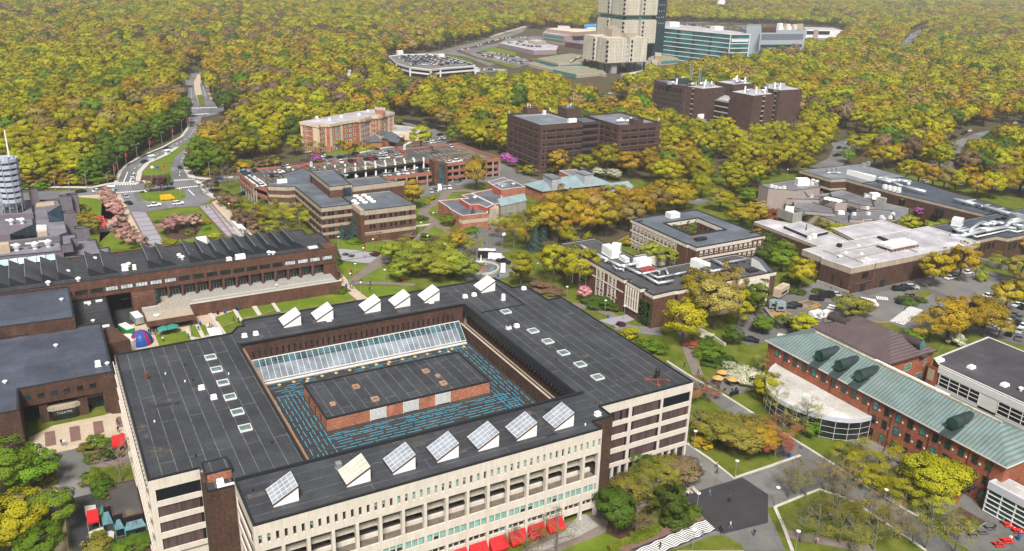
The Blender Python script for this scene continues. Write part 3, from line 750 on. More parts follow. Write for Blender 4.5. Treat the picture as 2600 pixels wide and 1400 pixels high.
part(LB,'wall',M_CONC,lambda b: b.prism([(7.5,136.9),(C0,136.9),(C0,190.9),(7.5,190.4)],0,ZT-.31))
part(LB,'wall',M_BRICK,lambda b: (b.box(21.2,C0,130,136.9,0,ZT-.31)))
part(LB,'wall',M_BRICK,lambda b: b.prism(back_p,0,ZT-.31))
part(LB,'wall',M_CONC,lambda b: b.prism([(90.9,124.3),(115.5,124.3),(115.4,177.1),(111.3,177.1),(111.0,189.0),(106.7,188.7),(106.0,197.4),(90.9,197.4)],0,ZT-.31))
part(LB,'wall',M_BRICK,lambda b: (b.box(90.75,90.9,131,183.99,13.9,17.6),b.box(86.7,91.3,119.3,130.0,0,ZT-.31),b.box(88.9,89.15,D0,D1,11.1,14.5)))
part(LB,'wall',M_BRICK,lambda b: (b.box(21.2,86.5,119.4,130.0,0,ZT-.31)))
part(LB,'fascia',M_DARK,lambda b: b.box(C1,90.9,D0+.4,D1,17.7,ZT-.31))
part(LB,'terrace',M_ROOFB,lambda b: b.box(89.15,90.74,D0,D1,11.1,13.9))
part(LB,'terrace_coping',M_PAVE,lambda b: (b.box(88.8,89.25,D0,D1-.02,14.5,14.66),b.box(90.5,90.74,D0,D1-.02,13.9,14.02)))
def fins(b):
 y=138
 while y < 190: b.box(7.1,7.5,y,y+.5,0,17.6);y+= 1.6
 for z in (0.0,4.2,8.0,11.2,14.4,17.6): b.box(6.95,7.1,136.5,190.3,z,z+.7)
part(LB,'precast_fins',M_CONC,fins)
part(LB,'courtyard_roof',M_ROOFB,lambda b: b.box(C0,88.9,D0,D1,10.7,11.1))
def seal(b):
 R=random.Random(3)
 def dashx(x,y,L,z=11.105):
  a=R.uniform(-.035,.035);c=(x+L/2,y+L/2*a+R.uniform(-.06,.06));b.obox(c,(1,a),L/2,.062,z,z+.03)
 def dashy(x,y,L,z=11.105):
  a=R.uniform(-.05,.05);c=(x+L/2*a+R.uniform(-.06,.06),y+L/2);b.obox(c,(a,1),L/2,.062,z,z+.03)
 y=132.2
 while y < 152.3:
  x=36+R.uniform(0,2)+(6.5 if y > 141 else 0)
  while x < (87 if y < 139 else 84):
   L=R.uniform(2.3,3.3)
   if R.random() < .93: dashx(x,y,L)
   x+= L+R.uniform(.35,.7)
  y+= 1.02 if R.random() < .8 else .6
 for x0,x1,y0,y1 in ((35.2,43.0,141.5,171),(82.2,88.3,136,178)):
  x=x0
  while x < x1:
   y=y0+R.uniform(0,1.5)
   while y < y1:
    L=R.uniform(1.8,2.9)
    if R.random() < .9: dashy(x,y,L)
    y+= L+R.uniform(.35,.9)
   x+= .95
 y=170.5
 while y < 178.6:
  x=36+R.uniform(0,3)
  while x < 85:
   L=R.uniform(2,4)
   if R.random() < .6: dashx(x,y,L)
   x+= L+R.uniform(.4,1.5)
  y+= .95
part(LB,'sealant_lines',M_CYAN,seal,'stuff')
PHx=(43.4,81.4,152.9,169.6)
ph=part(LB,'pump_house',M_RED2,lambda b: b.prism(rect(*PHx),11.1,13.95))
part(ph,'roof',M_ROOF,lambda b: b.poly([(PHx[0],PHx[2],13.96),(PHx[1],PHx[2],13.96),(PHx[1],PHx[3],13.96),(PHx[0],PHx[3],13.96)]))
part(ph,'coping',M_COPING,lambda b: ring(b,rect(PHx[0]-.1,PHx[1]+.1,PHx[2]-.1,PHx[3]+.1),.35,13.9,14.2))
for x in (52.8,60.3,67.9):
 def gr(b,x=x):
  for k in range(12): b.box(x+.12+k*.285,x+.24+k*.285,152.76,152.82,11.3,13.8)
  for k in range(9): b.box(x+.1,x+3.5,152.7,152.755,11.35+k*.28,11.45+k*.28)
  b.box(x,x+.1,152.68,152.9,11.12,13.88);b.box(x+3.5,x+3.6,152.68,152.9,11.12,13.88)
 part(ph,'grille',M_OFFW,gr)
 part(ph,'louvre_panel',mat('grille_back',(.20,.20,.2)),lambda b: b.box(x+.1,x+3.5,152.84,152.9,11.12,13.88))
for x,y,s_ in ((46.4,158.2,.55),(53.4,163.4,.75),(55.2,156.2,.8),(70.3,163.6,.75),(71.8,160.2,.5),(71.4,156.4,.75)):
 q=part(ph,'roof_hatch',mat('hatch_frame',(.42,.25,.16)),lambda b: ring(b,rect(x-s_,x+s_,y-s_,y+s_),.22,13.97,14.4))
for y in (156.5,160.5,165.0):
 part(ph,'side_vent',M_DARK,lambda b: b.box(43.32,43.4,y,y+.5,11.6,13.2))
def rail(b):
 x=36.5
 while x < 87.5:
  b.bar((x,177.4,11.1),(x,177.4,12.3),.07);b.lathe((x,177.3,11.1),[(.42,0),(.42,.09)],8);x+= 3.35
 for z in (11.75,12.3): b.bar((36.5,177.4,z),(87.3,177.4,z),.06)
 for x in (46,66,82): b.bar((x,177.4,12.3),(x,176.3,11.2),.06);b.lathe((x,176.3,11.1),[(.38,0),(.38,.09)],8)
part(LB,'guard_rail',mat('tan_rail',(.62,.42,.20)),rail)
A_,B_=(179.3,11.7),(183.6,15.35)
def on_(t): return (A_[0]+(B_[0]-A_[0])*t,A_[1]+(B_[1]-A_[1])*t)
gz=part(LB,'glass_roof',M_GLAZE,lambda b: (b.poly([(34.2,*A_),(87.2,*A_),(87.2,*on_(.66)),(34.2,*on_(.66))]),b.poly([(88.3,A_[0],A_[1]),(88.3,B_[0],11.1),(88.3,B_[0],B_[1])]),b.poly([(34.2,A_[0],11.1),(88.3,A_[0],11.1),(88.3,A_[0],A_[1]),(34.2,A_[0],A_[1])])))
part(gz,'upper_glazing',glassmat('shaded_teal_glazing',(.035,.085,.105),.12,.8,.7,.35),lambda b: (b.poly([(34.2,*on_(.66)),(87.2,*on_(.66)),(87.2,*B_),(34.2,*B_)]),b.poly([(87.2,*A_),(88.3,*A_),(88.3,*B_),(87.2,*B_)])))  # upper panes coloured dark for the shade of the interior behind them
def mull(b):
 n=39
 for k in range(n+1):
  x=34.2+54.1*k/n;b.bar((x,A_[0],A_[1]+.05),(x,B_[0],B_[1]+.05),.08,.08)
 for y,z in (A_,B_): b.bar((34,y,z+.06),(88.4,y,z+.06),.22,.16)
 b.bar((88.3,B_[0],B_[1]),(88.3,B_[0],11.2),.15);b.bar((34,179.0,11.2),(88.4,179.0,11.2),.5,.2)
part(gz,'mullion',M_OFFW,mull)
def mull2(b):
 for k in range(1,9):
  t=k/9;b.bar((34.2,A_[0]+(B_[0]-A_[0])*t,A_[1]+(B_[1]-A_[1])*t+.04),(88.3,A_[0]+(B_[0]-A_[0])*t,A_[1]+(B_[1]-A_[1])*t+.04),.06,.05)
part(gz,'purlin',mat('grey_purlin',(.22,.23,.25)),mull2)
ws=Wins(LB,'courtyard_window')
slotm=wmesh(.55,1.85,M_GLASS,M_BROWNM,1,2,.06,.05)
for k in range(38): ws.add(slotm,36.0+1.372*k,184.0,15.75,0)
for k in range(32): ws.add(wmesh(.6,2.3,M_GLASS,M_BROWNM,1,1,.06,.05),90.75,179.3-1.45*k,14.75,-math.pi/2)
for y in (174.3,167.3,160.2,153.2,146.3):
 for dy in (0,-1.4): ws.add(wmesh(.5,1.7,M_GLASS,M_BROWNM,1,1,.05,.05),88.9,y+dy,11.3,-math.pi/2)
ws.done()
yF=116.3
def upper(b):
 b.box(X0,86.7,yF,yF+.6,17.75,ZT-.31);b.box(X0,86.7,yF,yF+.6,14.65,16.0)
 s_=BAY/3;x=X0;xs=[X0+s_*(k+.66) for k in range(48)]
 for k,c in enumerate(xs): b.box(x,c-.27,yF,yF+.6,16.0,17.75);x=c+.27
 b.box(x,86.7,yF,yF+.6,16.0,17.75)
 b.box(X0,86.7,yF+.6,119.4,14.65,14.9)
part(LB,'facade_panel',M_CONC,upper)
wf=Wins(LB,'slot_window')
alt=[wmesh(.54,1.75,M_BLIND,M_BROWNM,1,1,.04,.04),wmesh(.54,1.75,M_GLASS,M_BROWNM,1,2,.04,.04),wmesh(.54,1.75,M_GLASS,M_BROWNM,1,1,.04,.04,M_BLIND)]
R_=random.Random(5)
for k in range(48): wf.add(alt[2 if k in (0,1,6) else (1 if (k < 14 and k != 3) else R_.choice([0,0,2,2,1]))],X0+BAY/3*(k+.66),yF+.45,16.0,0)
wf.done()
part(LB,'back_wall',M_BRICK,lambda b: (b.box(X0+.1,86.6,yF+.62,119.4,14.9,ZT-.32)))
for k in range(NB+1):
 x=X0+BAY*k+(0 if k < NB else-.55)
 def colf(b,x=x):
  b.box(x,x+.55,yF-.04,yF+.75,0,14.66)
  b.prism([(x+.12,yF+.75),(x+.43,yF+.75),(x+.43,119.2),(x+.12,119.2)],11.9,12.9)
  b.poly([(x+.12,yF+.75,14.6),(x+.12,yF+.75,12.9),(x+.12,118.4,12.9)]);b.poly([(x+.43,yF+.75,14.6),(x+.43,118.4,12.9),(x+.43,yF+.75,12.9)])
 part(LB,'column',M_CONC,colf)
part(LB,'gallery_floor',mat('gravel_floor',(.155,.13,.10),var=.3),lambda b: b.box(X0+.55,86.1,yF+.3,119.4,8.9,9.05))
part(LB,'gallery_beam',M_CONC,lambda b: (b.box(X0+.5,86.2,117.9,119.35,11.95,13.0),b.box(X0+.5,86.2,118.7,119.35,9.05,9.75)))
part(LB,'gallery_glass',M_GLASS,lambda b: b.box(X0+.5,86.2,119.2,119.39,9.76,11.94))
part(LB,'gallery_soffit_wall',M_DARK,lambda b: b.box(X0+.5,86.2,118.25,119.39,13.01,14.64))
wg=Wins(LB,'gallery_window')
for k in range(NB):
 for j in range(3): wg.add(R_.choice([wmesh(1.12,1.3,M_BLIND,M_DARK,1,1,.07,.06),wmesh(1.12,1.3,M_BLIND,M_DARK,1,1,.07,.06),wmesh(1.12,1.3,M_GLASS,M_DARK,2,1,.07,.06),wmesh(1.12,1.3,M_GLASS,M_DARK,1,1,.07,.06,M_BLIND)]),X0+BAY*k+1.15+j*1.2,118.25,13.15,0)
wg.done()
part(LB,'spandrel',M_CONC,lambda b: b.box(X0+.06,86.64,yF,yF+.3,7.75,9.35))
part(LB,'spandrel',M_CONC,lambda b: b.box(X0+.06,86.64,yF,yF+.3,4.45,6.2))
part(LB,'spandrel',M_CONC,lambda b: b.box(X0+.06,86.64,yF+.35,yF+.75,1.75,3.1))
part(LB,'pier',M_CONC,lambda b: [b.box(X0+BAY*k+o_,X0+BAY*k+o_+.26,yF+.05,yF+.3,6.2,7.75) for k in range(NB) for o_ in (1.58,2.83)])
part(LB,'pier',M_CONC,lambda b: [b.box(X0+BAY*k+o_,X0+BAY*k+o_+.2,yF+.4,yF+.7,3.1,4.45) for k in range(NB) for o_ in (1.6,2.85)])
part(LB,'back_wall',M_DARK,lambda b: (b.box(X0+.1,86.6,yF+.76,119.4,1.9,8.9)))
wo=Wins(LB,'office_window')
for k in range(NB):
 for j,o_ in enumerate((1.07,2.33,3.62)):
  wo.add(R_.choice([wmesh(1.02,1.55,M_BLIND,M_BROWNM,1,1,.06,.05)]*4+[wmesh(1.02,1.55,M_GLASS,M_BROWNM,1,1,.06,.05,M_BLIND)]),X0+BAY*k+o_,yF+.28,6.2,0)
for k in range(NB):
 for j,o_ in enumerate((1.07,2.33,3.62)):
  wo.add(R_.choice([wmesh(1.02,1.35,M_TEAL,M_BROWNM,1,1,.06,.05),wmesh(1.02,1.35,M_GLASS,M_BROWNM,1,1,.06,.05),wmesh(1.02,1.35,M_GLASS,M_BROWNM,1,1,.06,.05,M_BLIND)]),X0+BAY*k+o_,yF+.7,3.1,0)
wo.done()
for k in range(8,14):
 x=X0+BAY*k+.62
 def aw(b,x=x):
  x1=x+BAY-.62
  b.poly([(x,yF-.02,2.75),(x,yF-1.7,.95),(x1,yF-1.7,.95),(x1,yF-.02,2.75)]);b.poly([(x,yF-1.7,.95),(x,yF-1.7,.55),(x1,yF-1.7,.55),(x1,yF-1.7,.95)])
  b.poly([(x,yF-.02,2.75),(x,yF-.02,.6),(x,yF-1.7,.55),(x,yF-1.7,.95)]);b.poly([(x1,yF-.02,2.75),(x1,yF-1.7,.95),(x1,yF-1.7,.55),(x1,yF-.02,.6)])
 part(LB,'awning',M_REDP,aw)
M_PANEL=concmat('streaked_brick_panel',(.105,.068,.066),.5,vs=.12)
M_LOUV=mat('dark_louvre',(.008,.012,.018),.4,.5)
RZ=((15.3,17.7),(12.0,14.2),(8.8,10.95),(5.2,7.6))
def grid(b,x0,x1,y,cols):
 zs=[4.2]+[z for r in RZ[::-1] for z in r]+[ZT-.31]
 for i in range(0,len(zs),2): b.box(x0,x1,y,y+.45,zs[i],zs[i+1])
 xs=[x0]+[c for cc in cols for c in cc]+[x1]
 for i in range(0,len(xs),2):
  for z0,z1 in RZ: b.box(xs[i],xs[i+1],y,y+.45,z0,z1)
def elev(x0,x1,y,cols,top=-1):
 part(LB,'concrete_grid',M_CONC,lambda b: grid(b,x0,x1,y,cols))
 for j,(z0,z1) in enumerate(RZ):
  for i,(a,c) in enumerate(cols):
   if j == 0 and i == top: part(LB,'louvre',M_LOUV,lambda b: ([b.box(a+.02,c-.02,y+.2,y+.3,z0+.03+k*.24,z0+.15+k*.24) for k in range(10)],b.box(a,c,y+.3,y+.44,z0,z1)))
   else: part(LB,'brick_panel',M_PANEL,lambda b: b.box(a,c,y+.25,y+.44,z0,z1))
elev(91.32,115.5,123.7,((91.9,98.75),(99.5,107.05),(107.65,115.0)),top=2)
elev(7.5,15.9,136.45,((8.5,15.88),),top=0)
we=Wins(LB,'slit_window')
for j,(z0,z1) in enumerate(RZ):
 sm=wmesh(.5,z1-z0-.02,M_GLASS,M_DARK,1,1,.05,.1)
 for x in ((94.8,96.8,98.4) if j == 0 else (94.6,98.45))+(99.8,106.75): we.add(sm,x,123.95,z0,0)
 we.add(sm,15.6,136.7,z0,0)
we.done()
part(LB,'loggia',M_CONC,lambda b: [b.box(x,x+.5,123.75,124.25,0,4.19) for x in (91.6,93.5,95.4,97.3,99.2,101.1,103,104.9,106.8,108.7,110.6,112.5,115.0)])
part(LB,'loggia_glass',M_GLASS,lambda b: b.box(91.5,115.4,124.26,124.29,0,4.2))
def sideg(b):
 for z0,z1 in ((4.2,5.2),(7.6,8.8),(10.95,12.0),(14.2,15.3),(17.7,ZT-.31)): b.box(20.4,20.85,116.9,130.0,z0,z1)
 for y0,y1 in ((116.9,117.7),(129.3,130)):
  for z0,z1 in RZ: b.box(20.4,20.85,y0,y1,z0,z1)
part(LB,'concrete_grid',M_CONC,sideg)
part(LB,'brick_panel',M_PANEL,lambda b: b.box(20.65,21.2,117.0,130,0,ZT-.33))
part(LB,'stair_tower',M_BRICK,lambda b: (b.box(15.9,20.4,129.8,136.44,0,19.0),b.box(16.4,20.6,132.6,136.4,19.0,20.75)))
part(LB,'stair_tower_roof',M_ROOF,lambda b: (b.box(16.1,20.2,130,132.6,19.0,19.08),b.box(16.5,20.5,132.7,136.3,20.75,20.85)))
part(LB,'coping',M_COPING,lambda b: (edge(b,[(16.0,132.5),(16.0,129.9),(20.3,129.9)],.25,18.95,19.35),ring(b,rect(16.3,20.7,132.5,136.5),.25,20.7,21.0)))
hbox(LB,18.4,131.6,19.08,1.1,.9,.7);part(LB,'flashing',M_WHITE,lambda b: b.box(17.6,20.4,129.85,130.3,19.3,19.55))
part(LB,'brick_panel',M_RED2,lambda b: b.box(16.5,20.55,132.5,132.6,19.1,20.6))
def wedge(x,y,dark=False):
 w_,d,h=4.2,4.6,2.45
 o=part(LB,'wedge_skylight',M_WHITE,lambda b: (b.poly([(x,y,ZT-.3),(x+w_,y,ZT-.3),(x+w_,y,ZT+h),(x,y,ZT+.2)]),b.poly([(x+w_,y,ZT-.3),(x+w_,y+d,ZT-.3),(x+w_,y+d,ZT+h),(x+w_,y,ZT+h)]),
  b.poly([(x,y+d,ZT-.3),(x,y+d,ZT+.2),(x+w_,y+d,ZT+h),(x+w_,y+d,ZT-.3)]),b.poly([(x,y,ZT-.3),(x,y,ZT+.2),(x,y+d,ZT+.2),(x,y+d,ZT-.3)])))
 sl=(h-.2)/w_
 def pz(u): return ZT+.2+sl*u
 gm=M_WEDGE2 if dark else M_WEDGE
 part(o,'glazing',gm,lambda b: b.poly([(x-.1,y+.02,pz(-.1)+.12),(x+w_,y+.02,pz(w_)+.12),(x+w_,y+d-.02,pz(w_)+.12),(x-.1,y+d-.02,pz(-.1)+.12)]))
 def fr(b):
  for j in range(5):
   yy=y+.03+(d-.06)*j/4;b.bar((x-.1,yy,pz(-.1)+.15),(x+w_,yy,pz(w_)+.15),.07,.07)
  for j in range(6):
   u=w_*j/5;b.bar((x+u,y,pz(u)+.15),(x+u,y+d,pz(u)+.15),.07,.07)
 part(o,'glazing_bar',M_OFFW,fr)
 part(o,'frame',M_BROWNM if dark is not None else M_DARK,lambda b: (b.bar((x-.15,y-.06,pz(-.15)),(x+w_+.05,y-.06,pz(w_)),.1,.24),b.bar((x-.14,y-.06,pz(0)-.02),(x-.14,y+d,pz(0)-.02),.1,.24)))
M_WEDGE=glassmat('milky_panel',(.62,.64,.64),.35,.5,.05,.4)
M_WEDGE2=glassmat('grey_glazing',(.26,.29,.34),.3,.6,.14,.5)
M_WEDGE3=glassmat('yellowed_glazing',(.46,.45,.36),.35,.5,.1,.6)
for k,x in enumerate((24.5,36.9,45.2,53.6,61.8,69.9,78.2)):
 if k == 1: M_WEDGE2,_k=M_WEDGE3,M_WEDGE2
 wedge(x,119.9,True)
 if k == 1: M_WEDGE2=_k
for x in (44.6,52.6,64.9,72.9,81.1,97.5): wedge(x,189.0,False)
for y in (180.1,173.5,166.8,160.0,153.3,146.6): dome_light(LB,26.0,y,ZT-.3)
for x,y in ((97.3,174.8),(97.6,161.6),(97.7,154.9),(97.8,148.1),(98.0,141.4),(98.0,134.6)): dome_light(LB,x,y,ZT-.3)
for i,x,y in ((9,1420,245),(9,1507,312),(10,1,1),(6,58,1265),(6,138,1250),(6,652,1152),(6,1373,1025),(6,1612,987),(6,1675,975),(7,115,1208),(7,172,1195),(6,1917,1208),(11,741,430),(7,222,930)):
 if i != 10:
  q=K(i,x,y,ZT-.3);hbox(LB,q[0],q[1],ZT-.3,1.1,.9,.75)
q=K(6,1880,1005,ZT-.3);hbox(LB,q[0],q[1],ZT-.3,.9,.7,1.6,name='antenna_box')
q=K(10,722,800,ZT-.3);hbox(LB,q[0],q[1],ZT-.3,1.0,1.0,1.1,M_STEEL)
q=K(9,1035,180,ZT-.3);part(LB,'exhaust_pipe',M_RUST,lambda b: (b.tube((q[0],q[1],ZT-.3),(q[0],q[1],ZT+1.1),.18),b.bar((q[0]-.4,q[1],ZT+1.1),(q[0]+.4,q[1],ZT+1.1),.3)))
sx,sy=109.0,128.0
part(LB,'siren_base',M_RUST,lambda b: (b.bar((sx-2,sy+1.2,ZT-.15),(sx+2,sy-1.2,ZT-.15),.35,.25),b.bar((sx-1.2,sy-2,ZT-.1),(sx+1.2,sy+2,ZT-.1),.35,.25),b.tube((sx,sy,ZT-.3),(sx,sy,ZT+.9),.16),[b.obox((sx+a,sy+c),(1,0),.4,.4,ZT-.3,ZT-.1) for a,c in ((-2,1.2),(2,-1.2),(-1.2,-2),(1.2,2))]))
RR=random.Random(17)
M_PATCH=mat('roof_patch',(.028,.030,.034),.5,.5,var=.3);M_PATCH2=mat('pale_roof_patch',(.085,.08,.075),.8,var=.4)
for k in range(46):
 x,y=RR.choice([(RR.uniform(9,31),RR.uniform(139,188)),(RR.uniform(22,85),RR.uniform(118,128.5)),(RR.uniform(93,113),RR.uniform(126,175)),(RR.uniform(38,103),RR.uniform(186,195.5))])
 w2,h2=RR.uniform(.3,1.6),RR.uniform(.3,1.2)
 if k % 3: part(LB,'roof_patch',M_PATCH if k % 2 else M_PATCH2,lambda b: b.box(x-w2,x+w2,y-h2,y+h2,ZT-.31,ZT-.285))
 else: part(LB,'roof_drain',M_OFFW if k % 2 else M_BLACK,lambda b: b.lathe((x,y,ZT-.3),[(.16,0),(.16,.3),(.1,.45)],8))
part(LB,'siren',M_DARK,lambda b: b.lathe((sx,sy,ZT+.8),[(.3,0),(.55,.1),(.55,.45),(.35,.5),(.55,.6),(.55,.95),(.35,1.0),(.55,1.1),(.55,1.5),(.3,1.75)],12))
def merge_L(*p): return list(p)
def bars_on(parent,name,m,segs,w_,h=None):
 return part(parent,name,m,lambda b: [b.bar(a,c,w_,h) for a,c in segs])
def ctr(pts): return (sum(p[0] for p in pts)/len(pts),sum(p[1] for p in pts)/len(pts),0)
def pipe(parent,pts,r,m=None,name='duct'):
 """round duct through pts"""
 def f(b):
  for a,c in zip(pts,pts[1:]): b.tube(a,c,r,r,8)
  for a in pts[1:-1]: b.lathe((a[0],a[1],a[2]-r),[(r*.6,0),(r*1.02,r*.5),(r*1.02,r*1.5),(r*.6,r*2)],8)
 o=part(parent,name,m or M_SILVER,f)
 for p in o.data.polygons: p.use_smooth=True
 return o
def supports(parent,pts,z,n=8,off=.9):
 def f(b):
  for a,c in zip(pts,pts[1:]):
   L=math.hypot(c[0]-a[0],c[1]-a[1]);k=max(1,int(L/3.2))
   for i in range(k):
    t=(i+.5)/k;b.box(a[0]+(c[0]-a[0])*t-.35+off,a[0]+(c[0]-a[0])*t+.35+off,a[1]+(c[1]-a[1])*t-.25,a[1]+(c[1]-a[1])*t+.25,z,z+.35)
 part(parent,'duct_supports',M_BLACK,f,'stuff')
FONT=None
def lettering(parent,text,x,y,z,size,ang,m,tilt=90):
 cu=bpy.data.curves.new('lettering','FONT');cu.body=text;cu.size=size;cu.extrude=.03;cu.align_x='CENTER';cu.space_character=1.1
 t=bpy.data.objects.new('tmp',cu);COL.objects.link(t)
 dg=bpy.context.evaluated_depsgraph_get();me=bpy.data.meshes.new_from_object(t.evaluated_get(dg));COL.objects.unlink(t)
 me.materials.clear();me.materials.append(m)
 o=bpy.data.objects.new('lettering',me);COL.objects.link(o);o.parent=parent
 pl=parent.matrix_basis.translation;o.location=(x-pl.x,y-pl.y,z-pl.z);o.rotation_euler=(RAD(tilt),0,ang)
 return o
# --- long hall with saw-tooth rooflights
U=thing('student_hall','very long low brown brick hall with black saw tooth rooflights along its flat roof','building',(20,273,0))
ZU=12.5
up=[(-75,262),(77,262),(77,268),(80.9,268),(80.9,279.3),(76.2,279.3),(76.2,285.5),(-75,285.5)]
block(U,up,7.1,ZU,M_BRICK2,M_ROOFX,ph=.55)
part(U,'wall',M_BRICK2,lambda b: (b.prism([(17.5,264.2),(77,264.2),(77,268),(80.9,268),(80.9,279.3),(76.2,279.3),(76.2,285.3),(17.5,285.3)],0,7.1),b.box(-75,-1,264.5,285.3,0,7.1),b.box(17.2,23.6,257.6,264.2,0,7.0),b.box(77,80.9,262.2,268,0,7.1)))
part(U,'stair_bay',M_BRICK2,lambda b: b.box(77.01,80.9,262.0,267.9,7.11,ZU))
def tooth(x,n=0):
 h=2.2
 o=part(U,'saw_tooth_skylight',M_TOOTH,lambda b: (b.poly([(x,267,ZU+h),(x+4.0,267,ZU-.4),(x+4.0,284.2,ZU-.4),(x,284.2,ZU+h)])))
 part(o,'end_panel',M_DARK,lambda b: (b.poly([(x,267,ZU-.5),(x+4.0,267,ZU-.5),(x,267,ZU+h)]),b.poly([(x,284.2,ZU-.5),(x,284.2,ZU+h),(x+4.0,284.2,ZU-.5)])))
 part(o,'pane',M_GLASSB,lambda b: b.poly([(x,267,ZU-.5),(x,267,ZU+h),(x,284.2,ZU+h),(x,284.2,ZU-.5)]))
 part(o,'ridge_trim',M_CONCG,lambda b: b.bar((x-.04,266.95,ZU+h),(x-.04,284.3,ZU+h),.09))
M_TOOTH=roofmat('tooth_membrane',(.055,.060,.070),(.06,.06,.06),along='X',row=1.2)
for x in [-29.6,-25.5,-21.4,-17.4,-13.3,-9.3,-5.1,-.9,7.0,11.2,23.6,27.6]+[35.6+4.06*k for k in range(9)]: tooth(x)
for x,y in ((1.7,272),(9.7,281),(18.4,271.5),(37.5,276.2),(33.4,273.8),(34,271.4),(59.5,264.8),(60.6,263.8),(-3.8,264.5),(4.0,264.2)): vent(U,x,y,ZU-.5,.75,1.25)
hbox(U,17.0,268.5,ZU-.5,1.7,1.7,1.7);hbox(U,19.6,268.2,ZU-.5,1.0,1.2,1.3);hbox(U,50.3,264.2,ZU-.5,3.0,1.4,1.5);hbox(U,46.8,264.2,ZU-.5,1.6,1.4,1.0,M_OFFW)
hbox(U,42.3,284.9,ZU-.5,3.2,2.4,2.0);part(U,'roof_panel',M_OFFW,lambda b: b.box(72.5,75.5,264.5,266.5,ZU-.48,ZU-.1))
wu=Wins(U,'strip_window')
mA=wmesh(3.3,1.35,M_CURT,M_DARK,4,1,.08,.08);mB=wmesh(3.3,1.35,M_GLASS,M_DARK,4,1,.08,.08)
for k in range(25):
 x=-22+4.08*k
 wu.add(mA if k in (8,9,10,11,12,21,22,23,24) else mB,x+1.7,261.99,8.5,0)
for k in range(14):
 x=24.2+4.08*k;wu.add(wmesh(3.5,1.25,M_GREENG if k % 3 else M_GLASS,M_DARK,4,1,.07,.06),x+1.8,264.19,5.4,0)
 wu.add(wmesh(3.6,1.9,M_GLASS,M_STEEL,4,1,.05,.08),x+1.8,264.19,3.45,0)
wu.done()
for k in range(15): part(U,'column',M_BRICK2,lambda b: b.box(23.7+4.08*k-.3,23.7+4.08*k+.3,262.1,264.1,0,7.09))
part(U,'terrace',M_CONCG,lambda b: (b.box(19.3,78.5,252.6,264.15,0,3.4)))
part(U,'terrace_wall',M_BRICK2,lambda b: (b.box(32.2,79,252.0,252.58,0,4.2)))
part(U,'terrace_coping',M_WALK,lambda b: (b.box(32.1,79.1,251.9,252.7,4.2,4.35),b.box(19.3,78,256.6,257.0,3.41,3.6)))
part(U,'lower_canopy',M_CONC2,lambda b: b.box(19.3,32.1,244.6,252.57,2.6,3.75))
part(U,'lower_canopy_fascia',M_BRICK2,lambda b: (b.box(19.1,32.3,244.4,244.59,2.3,4.0),b.box(19.1,19.29,244.6,252.5,2.3,4.0),b.box(32.11,32.3,244.6,251.8,2.3,4.0)))
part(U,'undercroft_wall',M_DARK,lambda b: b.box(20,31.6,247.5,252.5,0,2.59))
vent(U,22.3,248.5,3.75,.9,.35)
for x in (24.5,27.5,30.6): part(U,'guard_rail',M_YEL,lambda b: (b.bar((x,256.2,4.4),(x+2.2,256.2,4.4),.12),b.bar((x,256.2,3.4),(x,256.2,4.4),.12),b.bar((x+2.2,256.2,3.4),(x+2.2,256.2,4.4),.12)))
part(U,'gable_glass',M_GREENG,lambda b: b.box(23.65,24.3,258.0,264.1,4.6,6.9))
# --- theatre block
T=thing('theatre_building','low brown brick theatre with dark flat roofs and a recessed glazed entrance','building',(-20,225,0))
M_ROOFD2=roofmat('dark_blue_grey_membrane',(.060,.070,.098),(.10,.10,.11),along='X',row=8,seamw=.03,rough=.5,stain=(.08,.075,.07))
tp=[(-75,192.4),(-12.4,192.4),(-12.4,203.0),(7.3,203.0),(7.3,235),(-75,235)]
block(T,tp,5.2,10,M_BRICK,M_ROOFD2)
part(T,'wall',M_BRICK,lambda b: (b.box(-75,-12.4,192.4,206,0,5.2),b.box(-75,7.3,208.5,235,0,5.2),b.box(4.3,7.3,203,208.5,0,5.2),b.box(-1.1,.9,203.5,208.5,0,5.2),b.box(-9.2,-7.4,203.5,208.5,0,5.2),b.prism([(4.3,203),(7.3,203),(7.3,200.4),(5.6,200.8)],0,9.2)))
part(T,'entrance_glass',M_GLASSB,lambda b: (b.box(-12.3,4.3,206.2,206.3,0,5.2)))
part(T,'entrance_mullions',M_BLACK,lambda b: ([b.box(x,x+.1,206.05,206.19,0,5.2) for x in (-11.6,-10.7,-9.8,-6.9,-6,-5,-4.1,-3.1,-2.2,1.4,2.3,3.3)],b.box(-12.3,4.3,206.05,206.18,2.3,2.42)))
part(T,'balcony',M_CONC2,lambda b: b.prism([(-7.9,203.7),(-6.6,202.9),(-2.0,202.9),(-.3,203.7),(-.3,205),(-7.9,205)],2.7,3.75))
part(T,'canopy_glass',M_GLASS,lambda b: b.prism([(-7.7,203.9),(-6.5,203.15),(-2.1,203.15),(-.5,203.9),(-.5,205),(-7.7,205)],0,2.7))
lettering(T,'THEATRE',-4.2,202.83,1.75,.72,0,mat('sign_letters',(.45,.46,.48)))
part(T,'sign_board',M_DARK,lambda b: b.box(-6.6,-1.9,202.9,203.1,1.55,2.65))
wt=Wins(T)
for i,x in enumerate((-11.0,-8.3,-5.6,-2.9,-.2,2.5)): wt.add(wmesh(1.35,1.15,M_GREENG if i == 0 else (M_GLASSB if i == 2 else M_GLASS),M_DARK,1,2,.08,.06),x,203.0,6.75,0)
wt.done()
block(T,[K(5,-300,1000,13),K(5,485,905,13),K(5,525,1125,13),K(5,-300,1233,13)],0,13,M_BRICK,M_ROOFD2)
block(T,[(-75,235.1),(10.3,234.8),(10.4,262),(-75,262)],0,7,M_BRICK,M_ROOFX)
